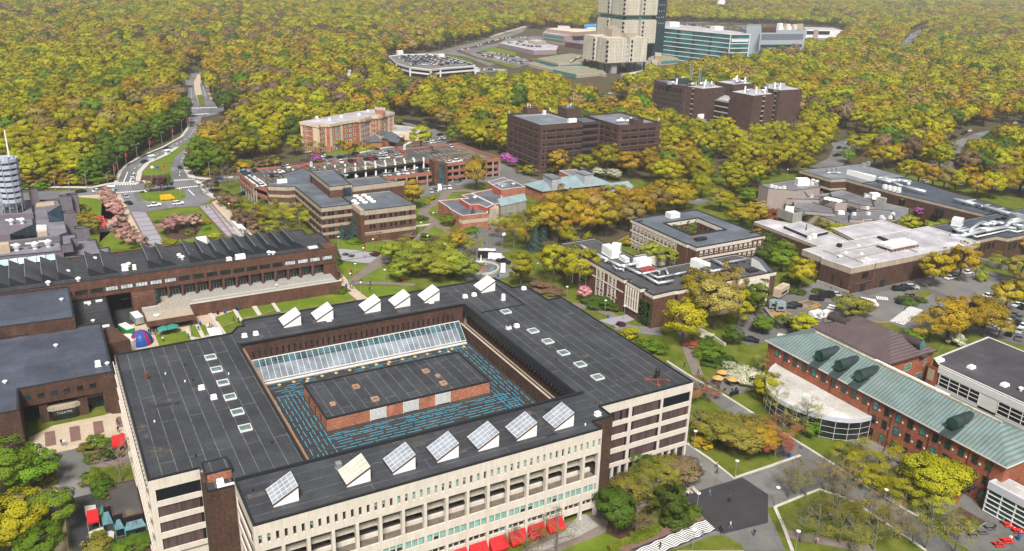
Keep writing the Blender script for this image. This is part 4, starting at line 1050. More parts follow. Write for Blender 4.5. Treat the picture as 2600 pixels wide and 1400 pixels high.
part(T,'wall',M_BRICK,lambda b: b.prism([K(5,735,1205,7),K(5,800,1195,7),(13.2,226.5),(7.35,226.5),(7.35,234.7)],0,7.2))
for i,x,y,z in ((9,690,75,9.5),(9,757,75,9.5),(9,37,205,9.5),(5,435,1010,12.5),(5,395,1335,9.5),(5,657,1160,6.5),(5,630,1043,6.5)):
 q=K(i,x,y,z);vent(T,q[0],q[1],z,.55,.8)
for x,y in ((615,1025),(697,1012),(660,1208),(745,1190)):
 q=K(5,x,y,6.6);part(T,'roof_hatch',M_OFFW,lambda b: b.box(q[0]-.9,q[0]+.9,q[1]-.6,q[1]+.6,6.55,6.85))
q=K(9,692,85,9.5);hbox(T,q[0],q[1],9.55,1.2,1.0,1.3)
# --- arts centre with angular lilac roofs (upper left)
A=thing('arts_centre','sprawling lilac grey building of stepped flat roofs with scooped vents and sloping glass','building',(-8,350,0))
M_LIL=mat('lilac_render',(.165,.145,.17),.85,streak=.12)
def kb(par,z0,z1,pts,wm=M_LIL,rm=None,sheet='k'): block(par,[K(sheet,x,y,z1) for x,y in pts],z0,z1,wm,rm or M_ROOFP,M_COPING,ph=.35)
kb(A,0,6,((-400,640),(380,592),(395,800),(400,1060),(-400,1120)))
kb(A,0,6.5,((380,590),(690,590),(735,720),(800,970),(690,1010),(420,1050),(395,800)))
kb(A,0,5,((690,1010),(1050,1060),(1130,1052),(1165,1160),(1280,1140),(1300,1200),(1040,1240),(700,1250)))
kb(A,0,7,((-400,1160),(700,1030),(740,1190),(-400,1290)))
kb(A,6.6,9.5,((710,1010),(890,985),(905,1040),(840,1045),(850,1105),(720,1120)))
kb(A,0,12,((690,535),(825,520),(835,545),(700,550)),rm=M_LIL)
kb(A,0,12,((775,515),(900,503),(908,522),(780,535)),rm=M_LIL)
kb(A,0,10.5,((735,722),(882,712),(888,735),(745,748)),rm=M_LIL)
kb(A,0,9.5,((868,900),(1030,893),(1040,915),(880,930)),rm=M_LIL)
kb(A,0,13,((325,440),(430,432),(440,455),(335,465)),rm=M_LIL)
wa=Wins(A,'corner_window')
for x,y,z in ((870,590,9),(935,590,9),(890,770,7.5),(1045,960,6.5)):
 q=K('k',x-12,y,z);[wa.add(wmesh(.9,1.1,M_PALEG,M_DARK,1,1,.06,.1),q[0],q[1]+1.0,z+.8-1.35*j,math.pi/2) for j in range(5)]
wa.done()
def tri(par,name,m,z0,z1,pts,lows):
 P3=[(*K('k',x,y,z1 if h else z0),z1 if h else z0) for (x,y),h in zip(pts,lows)]
 part(par,name,m,lambda b: (b.poly(P3),[b.poly([P3[i],P3[(i+1) % len(P3)],(*P3[(i+1) % len(P3)][:2],z0-.1),(*P3[i][:2],z0-.1)]) for i in range(len(P3))]))
tri(A,'sloping_glass',M_GLASSB,6.4,9.5,((560,750),(715,660),(745,835),(575,850)),(1,1,0,0))
tri(A,'sloping_glass',M_GLASSB,6.2,9.8,((120,1005),(390,880),(420,1010),(180,1080)),(1,1,0,0))
part(A,'wedge_wall',M_LIL,lambda b: b.prism([K('k',540,672,9.3),K('k',720,655,9.3),K('k',560,750,9.3)],6.2,9.6))
part(A,'wedge_wall',M_LIL,lambda b: b.prism([K('k',-60,920,9.3),K('k',390,880,9.6),K('k',115,1010,9.3),K('k',-60,1015,9.3)],5.7,9.7))
part(A,'parapet',M_LIL,lambda b: b.prism([K('k',-300,770,7.6),K('k',390,745,7.6),K('k',390,762,7.6),K('k',-300,795,7.6)],5.6,7.9))
part(A,'parapet',M_LIL,lambda b: b.prism([K('k',-300,1120,8.6),K('k',700,1015,8.6),K('k',700,1030,8.6),K('k',-300,1142,8.6)],6.8,8.9))
def glaz(b):
 for k in range(7):
  a=K('k',-120+k*110,1335-k*13,7.0);c=K('k',-20+k*110,1322-k*13,7.0)
  b.poly([(*a,5.3),(*c,5.3),(c[0],c[1]+1.9,7.0),(a[0],a[1]+1.9,7.0)])
part(A,'gallery_rooflight',M_PALEG,glaz)
for x,y in ((135,850),(262,840)): q=K('k',x,y+18,6);part(A,'cowl_vent',M_OFFW,lambda b: (b.lathe((q[0],q[1],5.65),[(.7,0),(.7,.8),(.95,1.0),(1.1,1.7),(.5,2.2)],10),b.bar((q[0]-1.8,q[1],7.6),(q[0],q[1],7.3),.9,.5)))
for x,y in ((200,1150),(415,1130),(570,1105)): q=K('k',x,y+25,7);part(A,'cowl_vent',M_OFFW,lambda b: (b.lathe((q[0],q[1],6.6),[(.8,0),(.8,.9),(1.1,1.1),(1.3,2.1),(.5,2.6)],10),b.bar((q[0]-2.8,q[1],8.9),(q[0]+.4,q[1],8.7),1.0,.3)))
for x0,y0,x1,y1,h in ((415,640,640,625,.9),(425,662,640,648,.9)): a=K('k',x0,y0,6.6);c=K('k',x1,y1,6.6);part(A,'roof_unit',M_PAVE,lambda b: b.bar((*a,6.7),(*c,6.7),1.0,h))
for i in range(3):
 for j in range(3): q=K('k',450+j*38,915+i*24,6.6);hbox(A,q[0],q[1],6.2,1.2,1.0,1.2,M_OFFW)
q=K('k',20,1200,7);hbox(A,q[0],q[1],6.7,5,3,3,M_PAVE);q=K('k',500,1000,6.5);hbox(A,q[0],q[1],6.2,3,2,1.5,M_PAVE)
q=K('k',165,715,6);SPT=thing('lattice_tower','pale blue grey lattice tower of stacked openwork shelves with two thin white masts','tower',(q[0],q[1],5.66))
M_TWR=mat('tower_paint',(.44,.49,.58),.6)
for k in range(8):
 r=4.0+k*.07;z=9.8+k*2.25
 def sh(b,r=r,z=z):
  n=10
  for i in range(n):
   a0=2*math.pi*(i+.07)/n;a1=2*math.pi*(i+.93)/n
   p=[(q[0]+rr*math.cos(a),q[1]+rr*math.sin(a)) for rr,a in ((r,a0),(r,a1),(r-.7,a1),(r-.7,a0))]
   b.prism(p,z,z+1.25)
  b.lathe((q[0],q[1],z-.12),[(r-.2,0),(r-.2,.2)],12)
 part(SPT,'shelf_ring',M_TWR,sh)
for i in range(10):
 a=2*math.pi*i/10;part(SPT,'upright',M_STEEL,lambda b: b.bar((q[0]+3.7*math.cos(a),q[1]+3.7*math.sin(a),5.7),(q[0]+4.2*math.cos(a),q[1]+4.2*math.sin(a),27.2),.3))
part(SPT,'core',M_TWR,lambda b: b.tube((q[0],q[1],5.7),(q[0],q[1],27.5),1.9,1.9,8))
part(SPT,'base',M_DARK,lambda b: b.lathe((q[0],q[1],5.66),[(3.8,0),(3.8,.5),(3.2,1.4)],14))
for dx,dy in ((-1.9,.6),(1.7,-.9)): part(SPT,'mast',M_WHITE,lambda b: b.tube((q[0]+dx,q[1]+dy,27.2),(q[0]+dx,q[1]+dy,37.5),.34,.22))
# --- administration block, brown brick with buff bands
AD=thing('banded_brick_block','brown brick office block striped with buff concrete bands and a raised roof tower','building',(98,325,0))
def banded(par,pts,ztop,bands,wm,bm,rm,proud=.12):
 b=MB();b.prism(pts,0,ztop-.5,0,0);b.build('wall',wm,par)
 for z0,z1 in bands: part(par,'concrete_band',bm,lambda b: b.prism(grow(pts,proud),z0,min(z1,ztop-.45)))
 part(par,'roof',rm,lambda b: b.poly([(x,y,ztop-.44) for x,y in ccw(pts)]))
 pr=MB();ring(pr,grow(pts,proud),.4,ztop-.46,ztop-.1);pr.build('parapet',bm,par)
 cp=MB();ring(cp,grow(pts,proud+.05),.5,ztop-.1,ztop+.04);cp.build('coping',M_COPING,par)
BD=((11.3,13),(8.4,9.5),(5.1,6.2),(1.9,3.0))
west=[(89.5,306.7),(101.6,306.7),(101.6,345),(100,371),(89,363.2),(89,345),(79.4,348.9),(78.5,345.5),(89.2,343.5)]
west=[(89.5,306.7),(101.6,306.7),(102,372),(89,363.2),(88.8,353),(80,350.5),(79.5,345.8),(86.5,341.6),(89.2,341.6)]
banded(AD,west,13,BD,M_BRICK2,M_CONC2,M_ROOF2)
banded(AD,[(101.8,297.2),(124,297.2),(122.9,321),(101.8,321)],12.9,((10.9,12.9),(8.35,8.9),(7.3,8.34),(2.9,4.2)),M_BRICK2,M_CONC2,M_ROOF2)
part(AD,'link_bay',M_BRICK2,lambda b: b.box(101.65,103.0,296.9,306.5,0,12.0));part(AD,'link_band',M_CONC2,lambda b: b.box(101.6,103.1,296.8,306.6,11.3,13.2))
block(AD,[(97.3,319.9),(106.3,319.9),(107.8,347),(97.6,347.4)],12.5,17.2,M_BRICK2,M_ROOF2,band=(15.6,M_CONC2))
block(AD,[(106.4,321.2),(129.8,322.4),(123.5,325),(123.3,334),(106.8,334)],0,16,M_BRICK2,M_ROOF2,band=(13.8,M_CONC2))
part(AD,'louvre_door',M_GLASSB,lambda b: b.box(102.6,105.9,319.75,319.88,12.8,16.2));part(AD,'louvre_door',M_GLASSB,lambda b: b.box(97.15,97.28,345.3,347,12.8,15.8));part(AD,'louvre_door',M_GLASSB,lambda b: b.box(97.15,97.28,320.6,322,12.8,15.8))
block(AD,[K(2,515,1190,16.5),K(2,575,1180,16.5),K(2,580,1200,16.5),K(2,530,1222,16.5)],12.5,16.5,M_CONC2,M_ROOF2)
wd=Wins(AD)
m1=wmesh(1.0,1.5,M_GLASS,M_DARK,1,1,.06,.05)
for z in (9.6,6.3,3.2,.4):
 for i in range(22):
  if i % 3 != 2: wd.add(m1,89.15,340-i*1.5,z,-math.pi/2)
 for x in (90.4,92.6,93.9,96.6,97.9,100.4): wd.add(m1,x,306.65,z,0)
for z in (9.3,5.5):
 for x in (102.6,105.6,107.0,109.9,111.3,113.8,115.8,118,119.3,121.8): wd.add(m1,x,297.15,z,0)
wd.done()
for k,(x,y) in enumerate(((842,273),(900,268),(868,287),(928,283),(885,302),(943,297),(830,308),(965,312),(848,325),(907,318))):
 q=K(6,x,y,12.5);part(AD,'round_skylight',M_WHITE,lambda b: b.lathe((q[0],q[1],12.46),[(1.15,0),(1.15,.2),(1.0,.42),(.5,.55)],16))
for x,y in ((300,180),(322,178),(345,175)): q=K(6,x,y,12.6);hbox(AD,q[0],q[1],12.55,1.3,1.3,1.4)
for x,y in ((597,218),(852,185),(1147,165)): q=K(6,x,y,13);vent(AD,q[0],q[1],12.5 if x < 800 else 15.5,.5,1.0)
lettering(AD,'ADMINISTRATION',106.5,297.0,3.2,.8,0,M_DARK)
# --- seven storey twin block
B8=thing('twin_brick_block','seven storey brown brick block with ribbon windows, two square roofs joined by a link','building',(250,380,0))
b1=[(221.8,367.6),(247.2,367.6),(247.2,402),(221.8,402.6)];b2=[(259.6,353),(286.2,353),(285,386),(259.6,386)];b3=[(247.3,369.5),(259.5,369.5),(259.5,384),(247.3,384)]
block(B8,b1,0,24.5,M_BRICK3,M_ROOF3,ph=.9);block(B8,b2,0,24.5,M_BRICK3,M_ROOF3,ph=.9);block(B8,b3,0,23.8,M_BRICK3,M_ROOF2)
block(B8,[(247.4,384.1),(256.5,384.1),(256.5,393),(247.4,393)],0,28.6,M_BRICK3,M_ROOF2);block(B8,[(233,401),(240,400.6),(240,406),(233,406)],20,27,M_BRICK3,M_ROOF2)
block(B8,[(270,354.6),(276,354.6),(276,359),(270,359)],23.7,26.3,M_BRICK3,M_ROOF2)
w8=Wins(B8);wl=wmesh(4.9,1.45,M_GLASS,M_BRICK3,3,1,.1,.05);wsx=wmesh(1.3,1.45,M_GLASS,M_BRICK3,1,1,.1,.05);wk=wmesh(9.8,1.9,M_GLASS,M_DARK,7,1,.08,.06)
sills=[]
for f in range(6):
 z=20.6-3.45*f
 if z < 2: break
 w8.add(wsx,224.0,367.58,z,0);[w8.add(wl,228.2+5.6*i,367.58,z,0) for i in range(4)]
 [w8.add(wmesh(3.7,1.5,M_GLASS,M_BRICK3,2,1,.1,.05),221.75,398.2-5.3*i,z,-math.pi/2) for i in range(6)]
 w8.add(wk,253.4,369.45,z+.1,0)
 [w8.add(wmesh(3.9,1.45,M_GLASS,M_BRICK3,2,1,.1,.05),259.55,379.5-5.6*i,z,-math.pi/2) for i in range(4)];w8.add(wsx,259.55,355.6,z,-math.pi/2)
 [w8.add(wl,264.0+5.6*i,352.97,z,0) for i in range(4)]
 for a,c in (((222.2,367.45),(246.9,367.45)),((221.7,400),(221.7,369)),((247.5,369.4),(259.3,369.4)),((259.5,383),(259.5,354)),((260,352.85),(286,352.85))):
  sills.append(((*a,z-.45),(*c,z-.45)))
w8.done()
bars_on(B8,'sill_band',mat('brick_sill',(.13,.075,.065)),sills,.3,.5)
for x,y,z,h in ((236,403,27,1.6),(234.5,403,27,2.2),(252,388,28.6,1.8),(250,387,28.6,1.4),(254,390,28.6,2.0),(222.6,402,24.5,1.6),(285.5,354,24.5,2.2),(247.5,401,24.5,1.8)): part(B8,'antenna',M_OFFW,lambda b: (b.tube((x,y,z),(x,y,z+h),.12),b.box(x-.25,x+.25,y-.2,y+.2,z+h*.4,z+h)))
for x,y in ((268,364),(273,362.5)): part(B8,'chiller',M_WHITE,lambda b: (b.tube((x-2.2,y,24.6),(x+2.2,y-.6,24.6),.55,.55,10),b.lathe((x+.8,y,24.6),[(.7,0),(.7,1.3)],10)))
hbox(B8,244,373,23.6,5,1.4,2.0,M_OFFW);hbox(B8,242,398,23.6,1.6,1.6,2.2,M_OFFW);part(B8,'roof_rail',M_OFFW,lambda b: (b.bar((241,396,24.3),(245.5,373,24.3),.12),b.bar((228,397,24.1),(241,396,24.1),.12)))
part(B8,'roof_mast',M_STEEL,lambda b: b.tube((256,391,23),(256,391,42),.14,.08))
part(B8,'entrance_recess',M_GLASS,lambda b: (b.box(221.6,221.79,372,396,.1,2.2)))
# --- parking garage
GA=thing('parking_garage','three level parking garage with red parapets and yellow bay markings on an open top deck','parking garage',(130,380,0))
M_GRED=concmat('red_parapet',(.34,.13,.095),.15);M_DECK=roofmat('parking_deck',(.085,.082,.085),(.11,.11,.11),along='X',row=9,rough=.9,spec=.2,stain=(.06,.055,.055),seamw=.04)
gl=[(81,356),(105,356),(105,371),(120,371.0),(162.5,379),(164,382),(161,395.3),(138,395.3),(111,392),(76.7,393.4),(77.3,367)]
gr_=[(165.9,369),(200.1,369.8),(196,409.7),(161.6,407.7),(161,395.4),(164.1,382)]
ZG=8.5
part(GA,'top_deck',M_DECK,lambda b: (b.prism(gl,ZG-.5,ZG),b.prism(gr_,ZG-.5,ZG)))
part(GA,'lower_deck',M_DECK,lambda b: (b.prism([(118,366.5),(165.5,368.6),(165.5,386),(118,386)],4.9,5.3),b.prism([(166,369.1),(200,369.9),(196,409.6),(161.6,407.6)],5.0,5.3),b.prism([(81.1,356.1),(118,372),(118,390),(77,392)],5.0,5.3)))
part(GA,'lower_deck',M_DECK,lambda b: b.prism([(166,369.1),(200,369.9),(196,409.6),(161.6,407.6)],2.1,2.4))
def wallalong(b,pts,t,z0,z1,close=False):
 q=list(pts)+([pts[0]] if close else [])
 for a,c in zip(q,q[1:]): b.bar((*a,(z0+z1)/2),(*c,(z0+z1)/2),t,z1-z0)
part(GA,'parapet',M_GRED,lambda b: wallalong(b,[(105,356),(81,356),(77.3,367),(76.7,393.4),(111,392),(138,395.3),(160.8,395.3),(161.6,407.7),(196,409.7),(200.1,369.8),(165.9,369),(164.1,381)],.3,ZG-.75,ZG+.95))
for q_,a_,c_ in (([(118,366.4),(165.4,368.5)],4.4,6.2),([(81.1,356),(77.4,367),(76.8,393)],4.4,6.0),([(166,369),(200.1,369.9),(196.1,409)],4.6,6.0),([(166,369),(200.1,369.9),(196.1,409)],1.4,2.9),([(130,366.4),(165.4,368.5)],1.2,2.6)): part(GA,'parapet',M_GRED,lambda b: wallalong(b,q_,.3,a_,c_))
part(GA,'kerb_wall',M_DARK,lambda b: wallalong(b,[(120,371.0),(162.5,379)],.3,ZG-.5,ZG+.5))
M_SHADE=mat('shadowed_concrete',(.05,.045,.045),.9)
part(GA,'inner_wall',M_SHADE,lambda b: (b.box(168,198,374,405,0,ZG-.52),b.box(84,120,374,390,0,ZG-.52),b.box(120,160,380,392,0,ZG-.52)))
k=0
for i in range(9):
 x=120.5+5.3*i;y=371.4+(x-120)*.188
 part(GA,'pillar',M_WHITE,lambda b: b.box(x-.35,x+.35,y-.3,y+.3,0,ZG+2.2))
for i in range(10): part(GA,'column',M_CONCG,lambda b: b.box(166.2+3.7*i,166.8+3.7*i,369.3,369.9,0,ZG-.8))
for i in range(9): part(GA,'column',M_CONCG,lambda b: b.box(122+5.3*i,122.6+5.3*i,366.6,367.2,0,4.9))
for i in range(7): part(GA,'column',M_CONCG,lambda b: b.box(77.2,77.8,360+5*i,360.6+5*i,0,ZG-.8))
for i in range(7): part(GA,'column',M_CONCG,lambda b: b.box(199.3-.55*i,199.9-.55*i,372+5.5*i,372.6+5.5*i,0,ZG-.8))
part(GA,'stair_tower',M_BRICK2,lambda b: (b.box(162.2,164.6,364.4,371,0,11.8),b.box(167.4,168.9,364.4,369,0,10.6),b.box(164.7,167.3,366.5,369,0,11.0)))
part(GA,'stair_glass',glassmat('stair_glazing',(.03,.09,.11),.2),lambda b: b.box(164.61,167.39,365.2,366.4,0,10.6))
gm=MB()
def bays(x0,y0,x1,y1,n,L,dx,dy,z=ZG):
 for i in range(n+1):
  x=x0+(x1-x0)*i/n;y=y0+(y1-y0)*i/n;c=(x+dx*L/2,y+dy*L/2);gm.obox(c,(dx,dy),L/2,.11,z+.01,z+.05)
bays(84,391.5,110,390.5,9,4.6,.1,-1);bays(112,391.5,158,394.3,17,4.6,.1,-1);bays(84,377,159,386.5,28,4.4,.1,-1);bays(120,373.2,160,381,14,4.4,.15,1)
bays(82,365,96,368,5,4.4,.1,1);bays(86,379,112,381.5,9,4.2,.1,1)
for yy in (376,387.5,398.5): bays(168.5,yy,195,yy,9,5.4,-.1,1)
bays(168.5,381.2,195,381.6,9,4.6,.1,-1);bays(198.5,373,195.5,407,12,4.6,-1,0);bays(168,392.5,193,393,9,4.6,.1,-1)
R_=random.Random(9)
for _ in range(16): gm.obox((R_.uniform(88,155),R_.uniform(371.5,374)+8),(1,.15),1.1,.3,ZG+.01,ZG+.05)
for _ in range(8): gm.obox((R_.uniform(170,192),R_.choice([384.2,395.5])),(1,.05),1.1,.3,ZG+.01,ZG+.05)
o=gm.build('bay_markings',mat('deck_yellow',(.55,.36,.12),.8),GA);o['kind']='stuff'
part(GA,'expansion_joint',M_CONCG,lambda b: b.prism([(136,391.8),(138,391.8),(143.5,375.5),(141.5,375.1)],ZG,ZG+.03))
for cx_,cy_ in ((108.5,392.2),(162.5,409.5)):
 part(GA,'stair_house',M_GRED,lambda b: b.box(cx_-1.8,cx_+1.2,cy_-1.8,cy_+1.2,ZG-.4,ZG+2.4));part(GA,'stair_glass',M_PALEG,lambda b: b.box(cx_+1.21,cx_+2.6,cy_-1.9,cy_+.2,ZG,ZG+2.1))
 part(GA,'stair_roof',M_DARK,lambda b: (b.poly([(cx_-2.1,cy_-2,ZG+2.4),(cx_+1.4,cy_-2,ZG+2.4),(cx_+1.4,cy_-.3,ZG+3.6),(cx_-2.1,cy_-.3,ZG+3.6)]),b.poly([(cx_+1.4,cy_+1.4,ZG+2.4),(cx_-2.1,cy_+1.4,ZG+2.4),(cx_-2.1,cy_-.3,ZG+3.6),(cx_+1.4,cy_-.3,ZG+3.6)]),b.poly([(cx_+1.4,cy_-2,ZG+2.4),(cx_+1.4,cy_+1.4,ZG+2.4),(cx_+1.4,cy_-.3,ZG+3.6)])))
for i in range(14): part(GA,'deck_bollard',M_WHITE,lambda b: b.box(95+5.0*i-.3,95+5.0*i+.3,383.9+.1*i,384.5+.1*i,ZG,ZG+1.1))
# --- hotel
HT=thing('hotel_building','five storey red brick and cream hotel with a white roof and a slate porch','building',(155,462,0))
HZ=15.5
hp=[K('j',x,y,HZ) for x,y in ((145,318),(440,370),(460,362),(560,350),(620,360),(830,315),(1075,275),(1110,285),(1300,225),(1395,222),(1420,228),(1670,160),(1370,110),(860,190))]
b=MB();b.prism(hp,0,HZ-.5);b.build('wall',M_RED2,HT)
part(HT,'roof',M_ROOFW,lambda b: b.poly([(x,y,HZ) for x,y in ccw(grow(hp,.5))]));part(HT,'cornice',M_BEIGE,lambda b: ring(b,grow(hp,.5),.7,HZ-1.5,HZ-.01))
def face(p0,p1):
 d=(Vector(p1)-Vector(p0));L=d.length;d.normalize();return Vector(p0),d,Vector((d.y,-d.x)),L
def onface(par,name,m,p0,p1,t0,t1,z0,z1,proud=.12):
 o,d,n,L=face(p0,p1);a=o+d*(t0*L);c=o+d*(t1*L);q=[a,c,c+n*proud,a+n*proud]
 part(par,name,m,lambda b: b.prism([(v.x,v.y) for v in q],z0,z1))
fz=[12.0,9.1,6.2,3.3]
wh=Wins(HT);hw=wmesh(1.25,1.6,M_GREENG,M_OFFW,1,1,.1,.16);hw2=wmesh(1.25,1.6,M_TEAL,M_OFFW,1,1,.1,.16)
def hface(i,j,n,piers=(),bands=True):
 p0,p1=hp[i],hp[j]
 for t0,t1 in piers: onface(HT,'render_pier',M_BEIGE,p0,p1,t0,t1,3.2,HZ-1.4,.2)
 if bands:
  for z in fz: onface(HT,'string_course',M_BEIGE,p0,p1,.02,.98,z-.75,z-.5,.1)
 for z in fz+[.7]: wh.row(p0,p1,z,n,[hw,hw2] if n > 2 else hw,off=.05,margin=.9)
hface(0,1,2,((0,.12),(.7,1)));hface(1,3,1,((0,.1),(.85,1)));hface(4,5,3,((0,.16),(.86,1)));hface(5,6,3,(),False);hface(7,8,4,((0,.07),(.9,1)));hface(8,9,1,());hface(10,11,4,((0,.08),(.62,.72),(.92,1)))
wh.done()
block(HT,[K('j',1365,75,18.6),K('j',1530,88,18.6),K('j',1528,130,18.6),K('j',1375,112,18.6)],HZ-.2,18.6,M_RED2,M_ROOFW,M_COPW)
block(HT,[K('j',1680,365,5),K('j',2230,440,5),K('j',2215,500,5),K('j',1600,470,5)],0,5,M_BEIGE,M_ROOFW,M_COPW);block(HT,[K('j',1500,470,4.3),K('j',1840,505,4.3),K('j',1830,545,4.3),K('j',1600,540,4.3)],3.2,4.3,M_BEIGE,M_ROOFW,M_COPW)
block(HT,[K('j',560,680,3.6),K('j',845,655,3.6),K('j',700,640,3.6)],2.6,3.6,M_BEIGE,M_ROOFW,M_COPW)
for x,y in ((415,265),(810,245),(1250,155),(620,295),(1100,215)): q=K('j',x,y,HZ);hbox(HT,q[0],q[1],HZ,1.5,1.5,1.2,M_OFFW)
M_SLATE=mat('slate_shingle',(.085,.10,.12),.8,var=.2)
def hip(par,pts,z0,z1,rl,m=M_SLATE,eave=None,name='hipped_roof'):
 """hipped roof over a quadrilateral: ridge between the mid-lines, rl = fraction kept"""
 p=[Vector(q) for q in ccw(pts)]
 if (p[1]-p[0]).length < (p[2]-p[1]).length: p=p[1:]+p[:1]
 a=(p[3]+p[0])/2;c=(p[1]+p[2])/2;r0=a+(c-a)*(1-rl)/2;r1=c-(c-a)*(1-rl)/2
 E=[(q.x,q.y,z0) for q in p];A_=(r0.x,r0.y,z1);B_=(r1.x,r1.y,z1)
 return part(par,name,m,lambda b: (b.poly([E[0],E[1],B_,A_]),b.poly([E[1],E[2],B_]),b.poly([E[2],E[3],A_,B_]),b.poly([E[3],E[0],A_])))
po=[K('j',1160,620,3.2),K('j',1280,660,3.2),K('j',1500,640,3.2),K('j',1450,560,3.2)]
part(HT,'porch_wall',M_RED2,lambda b: b.prism(grow(po,-.5),0,3.15));hip(HT,po,3.2,5.6,.4)
po2=[K('j',1400,560,4.2),K('j',1560,610,4.2),K('j',1780,565,4.2),K('j',1600,510,4.2)]
part(HT,'porch_wall',M_RED2,lambda b: b.prism(grow(po2,-.6),0,4.15));hip(HT,po2,4.2,7,.45)
po3=[K('j',1375,505,6.6),K('j',1460,535,6.6),K('j',1545,505,6.6),K('j',1460,475,6.6)]
part(HT,'lantern',M_BEIGE,lambda b: b.prism(grow(po3,-.3),4,6.55));hip(HT,po3,6.6,8.6,.05)
po4=[K('j',1530,625,3.2),K('j',1740,672,3.2),K('j',1825,640,3.2),K('j',1610,590,3.2)];hip(HT,po4,3.3,5.2,1.0)
for q in grow(po4,-.6): part(HT,'porch_column',M_RED2,lambda b: b.box(q[0]-.4,q[0]+.4,q[1]-.4,q[1]+.4,0,3.3))
for i in range(7): q=K('j',1160+i*55,720-0*i+(20 if i < 3 else 0),0);part(HT,'porch_column',M_RED2,lambda b: b.box(q[0]-.3,q[0]+.3,q[1]-.3,q[1]+.3,0,3.2))
o_,d_,n_,L_=face(hp[7],hp[8]);c_=o_+d_*L_*.6+n_*.75
part(HT,'sign_panel',M_BEIGE,lambda b: b.prism([((o_+d_*L_*t+n_*pr_).x,(o_+d_*L_*t+n_*pr_).y) for t,pr_ in ((.3,.5),(.9,.5),(.9,.72),(.3,.72))],HZ-1.9,HZ+.35))
lettering(HT,'Hilton',c_.x-.3,c_.y,HZ-.55,.95,math.atan2(d_.y,d_.x),M_REDP);lettering(HT,'Garden Inn',c_.x,c_.y,HZ-1.55,.95,math.atan2(d_.y,d_.x),M_REDP)
# --- life sciences towers
LS=thing('laboratory_towers','cluster of plain purple brown brick laboratory towers crowded with rooftop machinery','building',(400,430,0))
LZ=23
def lt(pts,z0=0,z1=LZ,rm=None,wm=None): q=[K('h',x,y,z1) for x,y in pts];block(LS,q,z0,z1,wm or M_BRICK3,rm or M_ROOF3,ph=.3);return q
t1=lt(((235,205),(690,290),(800,275),(420,180)),rm=M_ROOF2);t2=lt(((700,288),(960,328),(1300,300),(1120,260),(800,276)),rm=M_ROOFW)
t3=lt(((1140,218),(1420,265),(1740,245),(1560,205),(1300,200)),rm=M_ROOFW);t4=lt(((1370,365),(1715,432),(2035,402),(1830,345),(1640,325)),rm=M_ROOFW)
t5=lt(((1820,300),(2110,352),(2445,332),(2200,275),(1900,280)),rm=M_ROOFW);t6=lt(((1150,480),(1350,515),(1400,440),(1290,410)),z1=19,rm=M_ROOFW)
lt(((690,292),(800,277),(960,300),(700,300)),z1=22.6);
part(LS,'link_wall',M_BRICK3,lambda b: b.prism([K('h',1290,300,20),K('h',1400,330,20),K('h',1400,300,20),K('h',1300,280,20)],0,20))
wl_=Wins(LS);lw=wmesh(1.75,2.2,M_GREENG,M_BRICK3,2,2,.1,.05);lw0=wmesh(1.75,3.4,M_GLASS,M_BRICK3,1,1,.1,.05)
for j,z in enumerate((18.0,14.2,10.8,7.4,4.0)): wl_.row(t1[0],t1[1],z-(0 if j else .3),11,lw if j else lw0,.02,1.6)
wl_.done()
def slot(p0,p1,t0,t1,z0,z1,nb):
 onface(LS,'dark_slot',M_GLASS,p0,p1,t0,t1,z0,z1,.05)
 for i in range(nb): z=z1-(z1-z0)*i/nb;onface(LS,'buff_band',M_CONC2,p0,p1,t0-.01,t1+.01,z-.75,z,.15)
slot(t2[0],t2[1],.42,.53,2,22.5,6);slot(t4[1],t4[2],.45,.56,0,22.5,7);slot(t5[0],t5[1],.7,.86,0,22.5,7);slot(t6[0],t6[1],.0,1,1,18.8,5)
R_=random.Random(4)
for q,n in ((t2,9),(t3,9),(t4,9),(t5,8),(t1,5)):
 cx_=sum(p[0] for p in q)/len(q);cy_=sum(p[1] for p in q)/len(q)
 for k in range(n):
  x,y=cx_+R_.uniform(-7,7),cy_+R_.uniform(-6,6)
  if k % 3 == 0: part(LS,'exhaust_stack',M_WHITE,lambda b: [b.lathe((x+i*1.5,y+i*.3,LZ-.3),[(.6,0),(.6,2.6),(.4,4.2)],8) for i in range(1)])
  elif k % 3 == 1: hbox(LS,x,y,LZ-.3,R_.uniform(2,5),2,R_.uniform(1.5,2.6),M_SILVER)
  else: pipe(LS,[(x-3,y,LZ+1.2),(x+2,y+1,LZ+1.2),(x+2.4,y+1.2,LZ-.2)],.8)
q=K('h',620,200,25);part(LS,'cooling_unit',M_DORM,lambda b: (b.box(q[0]-6,q[0]+6,q[1]-2.5,q[1]+2.5,LZ-.3,LZ+3.2),b.prism([(q[0]+6,q[1]-2.5),(q[0]+9,q[1]-2.5),(q[0]+6,q[1]+2.5)],LZ,LZ+2)))
for x,y in ((770,160),(800,165),(900,200),(925,200),(960,210)): q=K('h',x,y,24);part(LS,'steel_flue',M_STEEL,lambda b: b.tube((q[0],q[1],22),(q[0],q[1],33 if x < 950 else 27),.33,.28))
block(LS,[K('h',540,750,6),K('h',740,852,6),K('h',780,790,6),K('h',640,745,6)],0,6,M_CONCG,M_ROOFW,M_COPW);block(LS,[K('h',770,760,7),K('h',1030,775,7),K('h',1030,800,7),K('h',770,790,7)],0,7,M_BLGREY,M_ROOF2)
q=K('h',900,770,7);[hbox(LS,q[0]+i*1.6,q[1],6.7,1.2,1.5,3,M_WHITE) for i in range(3)]
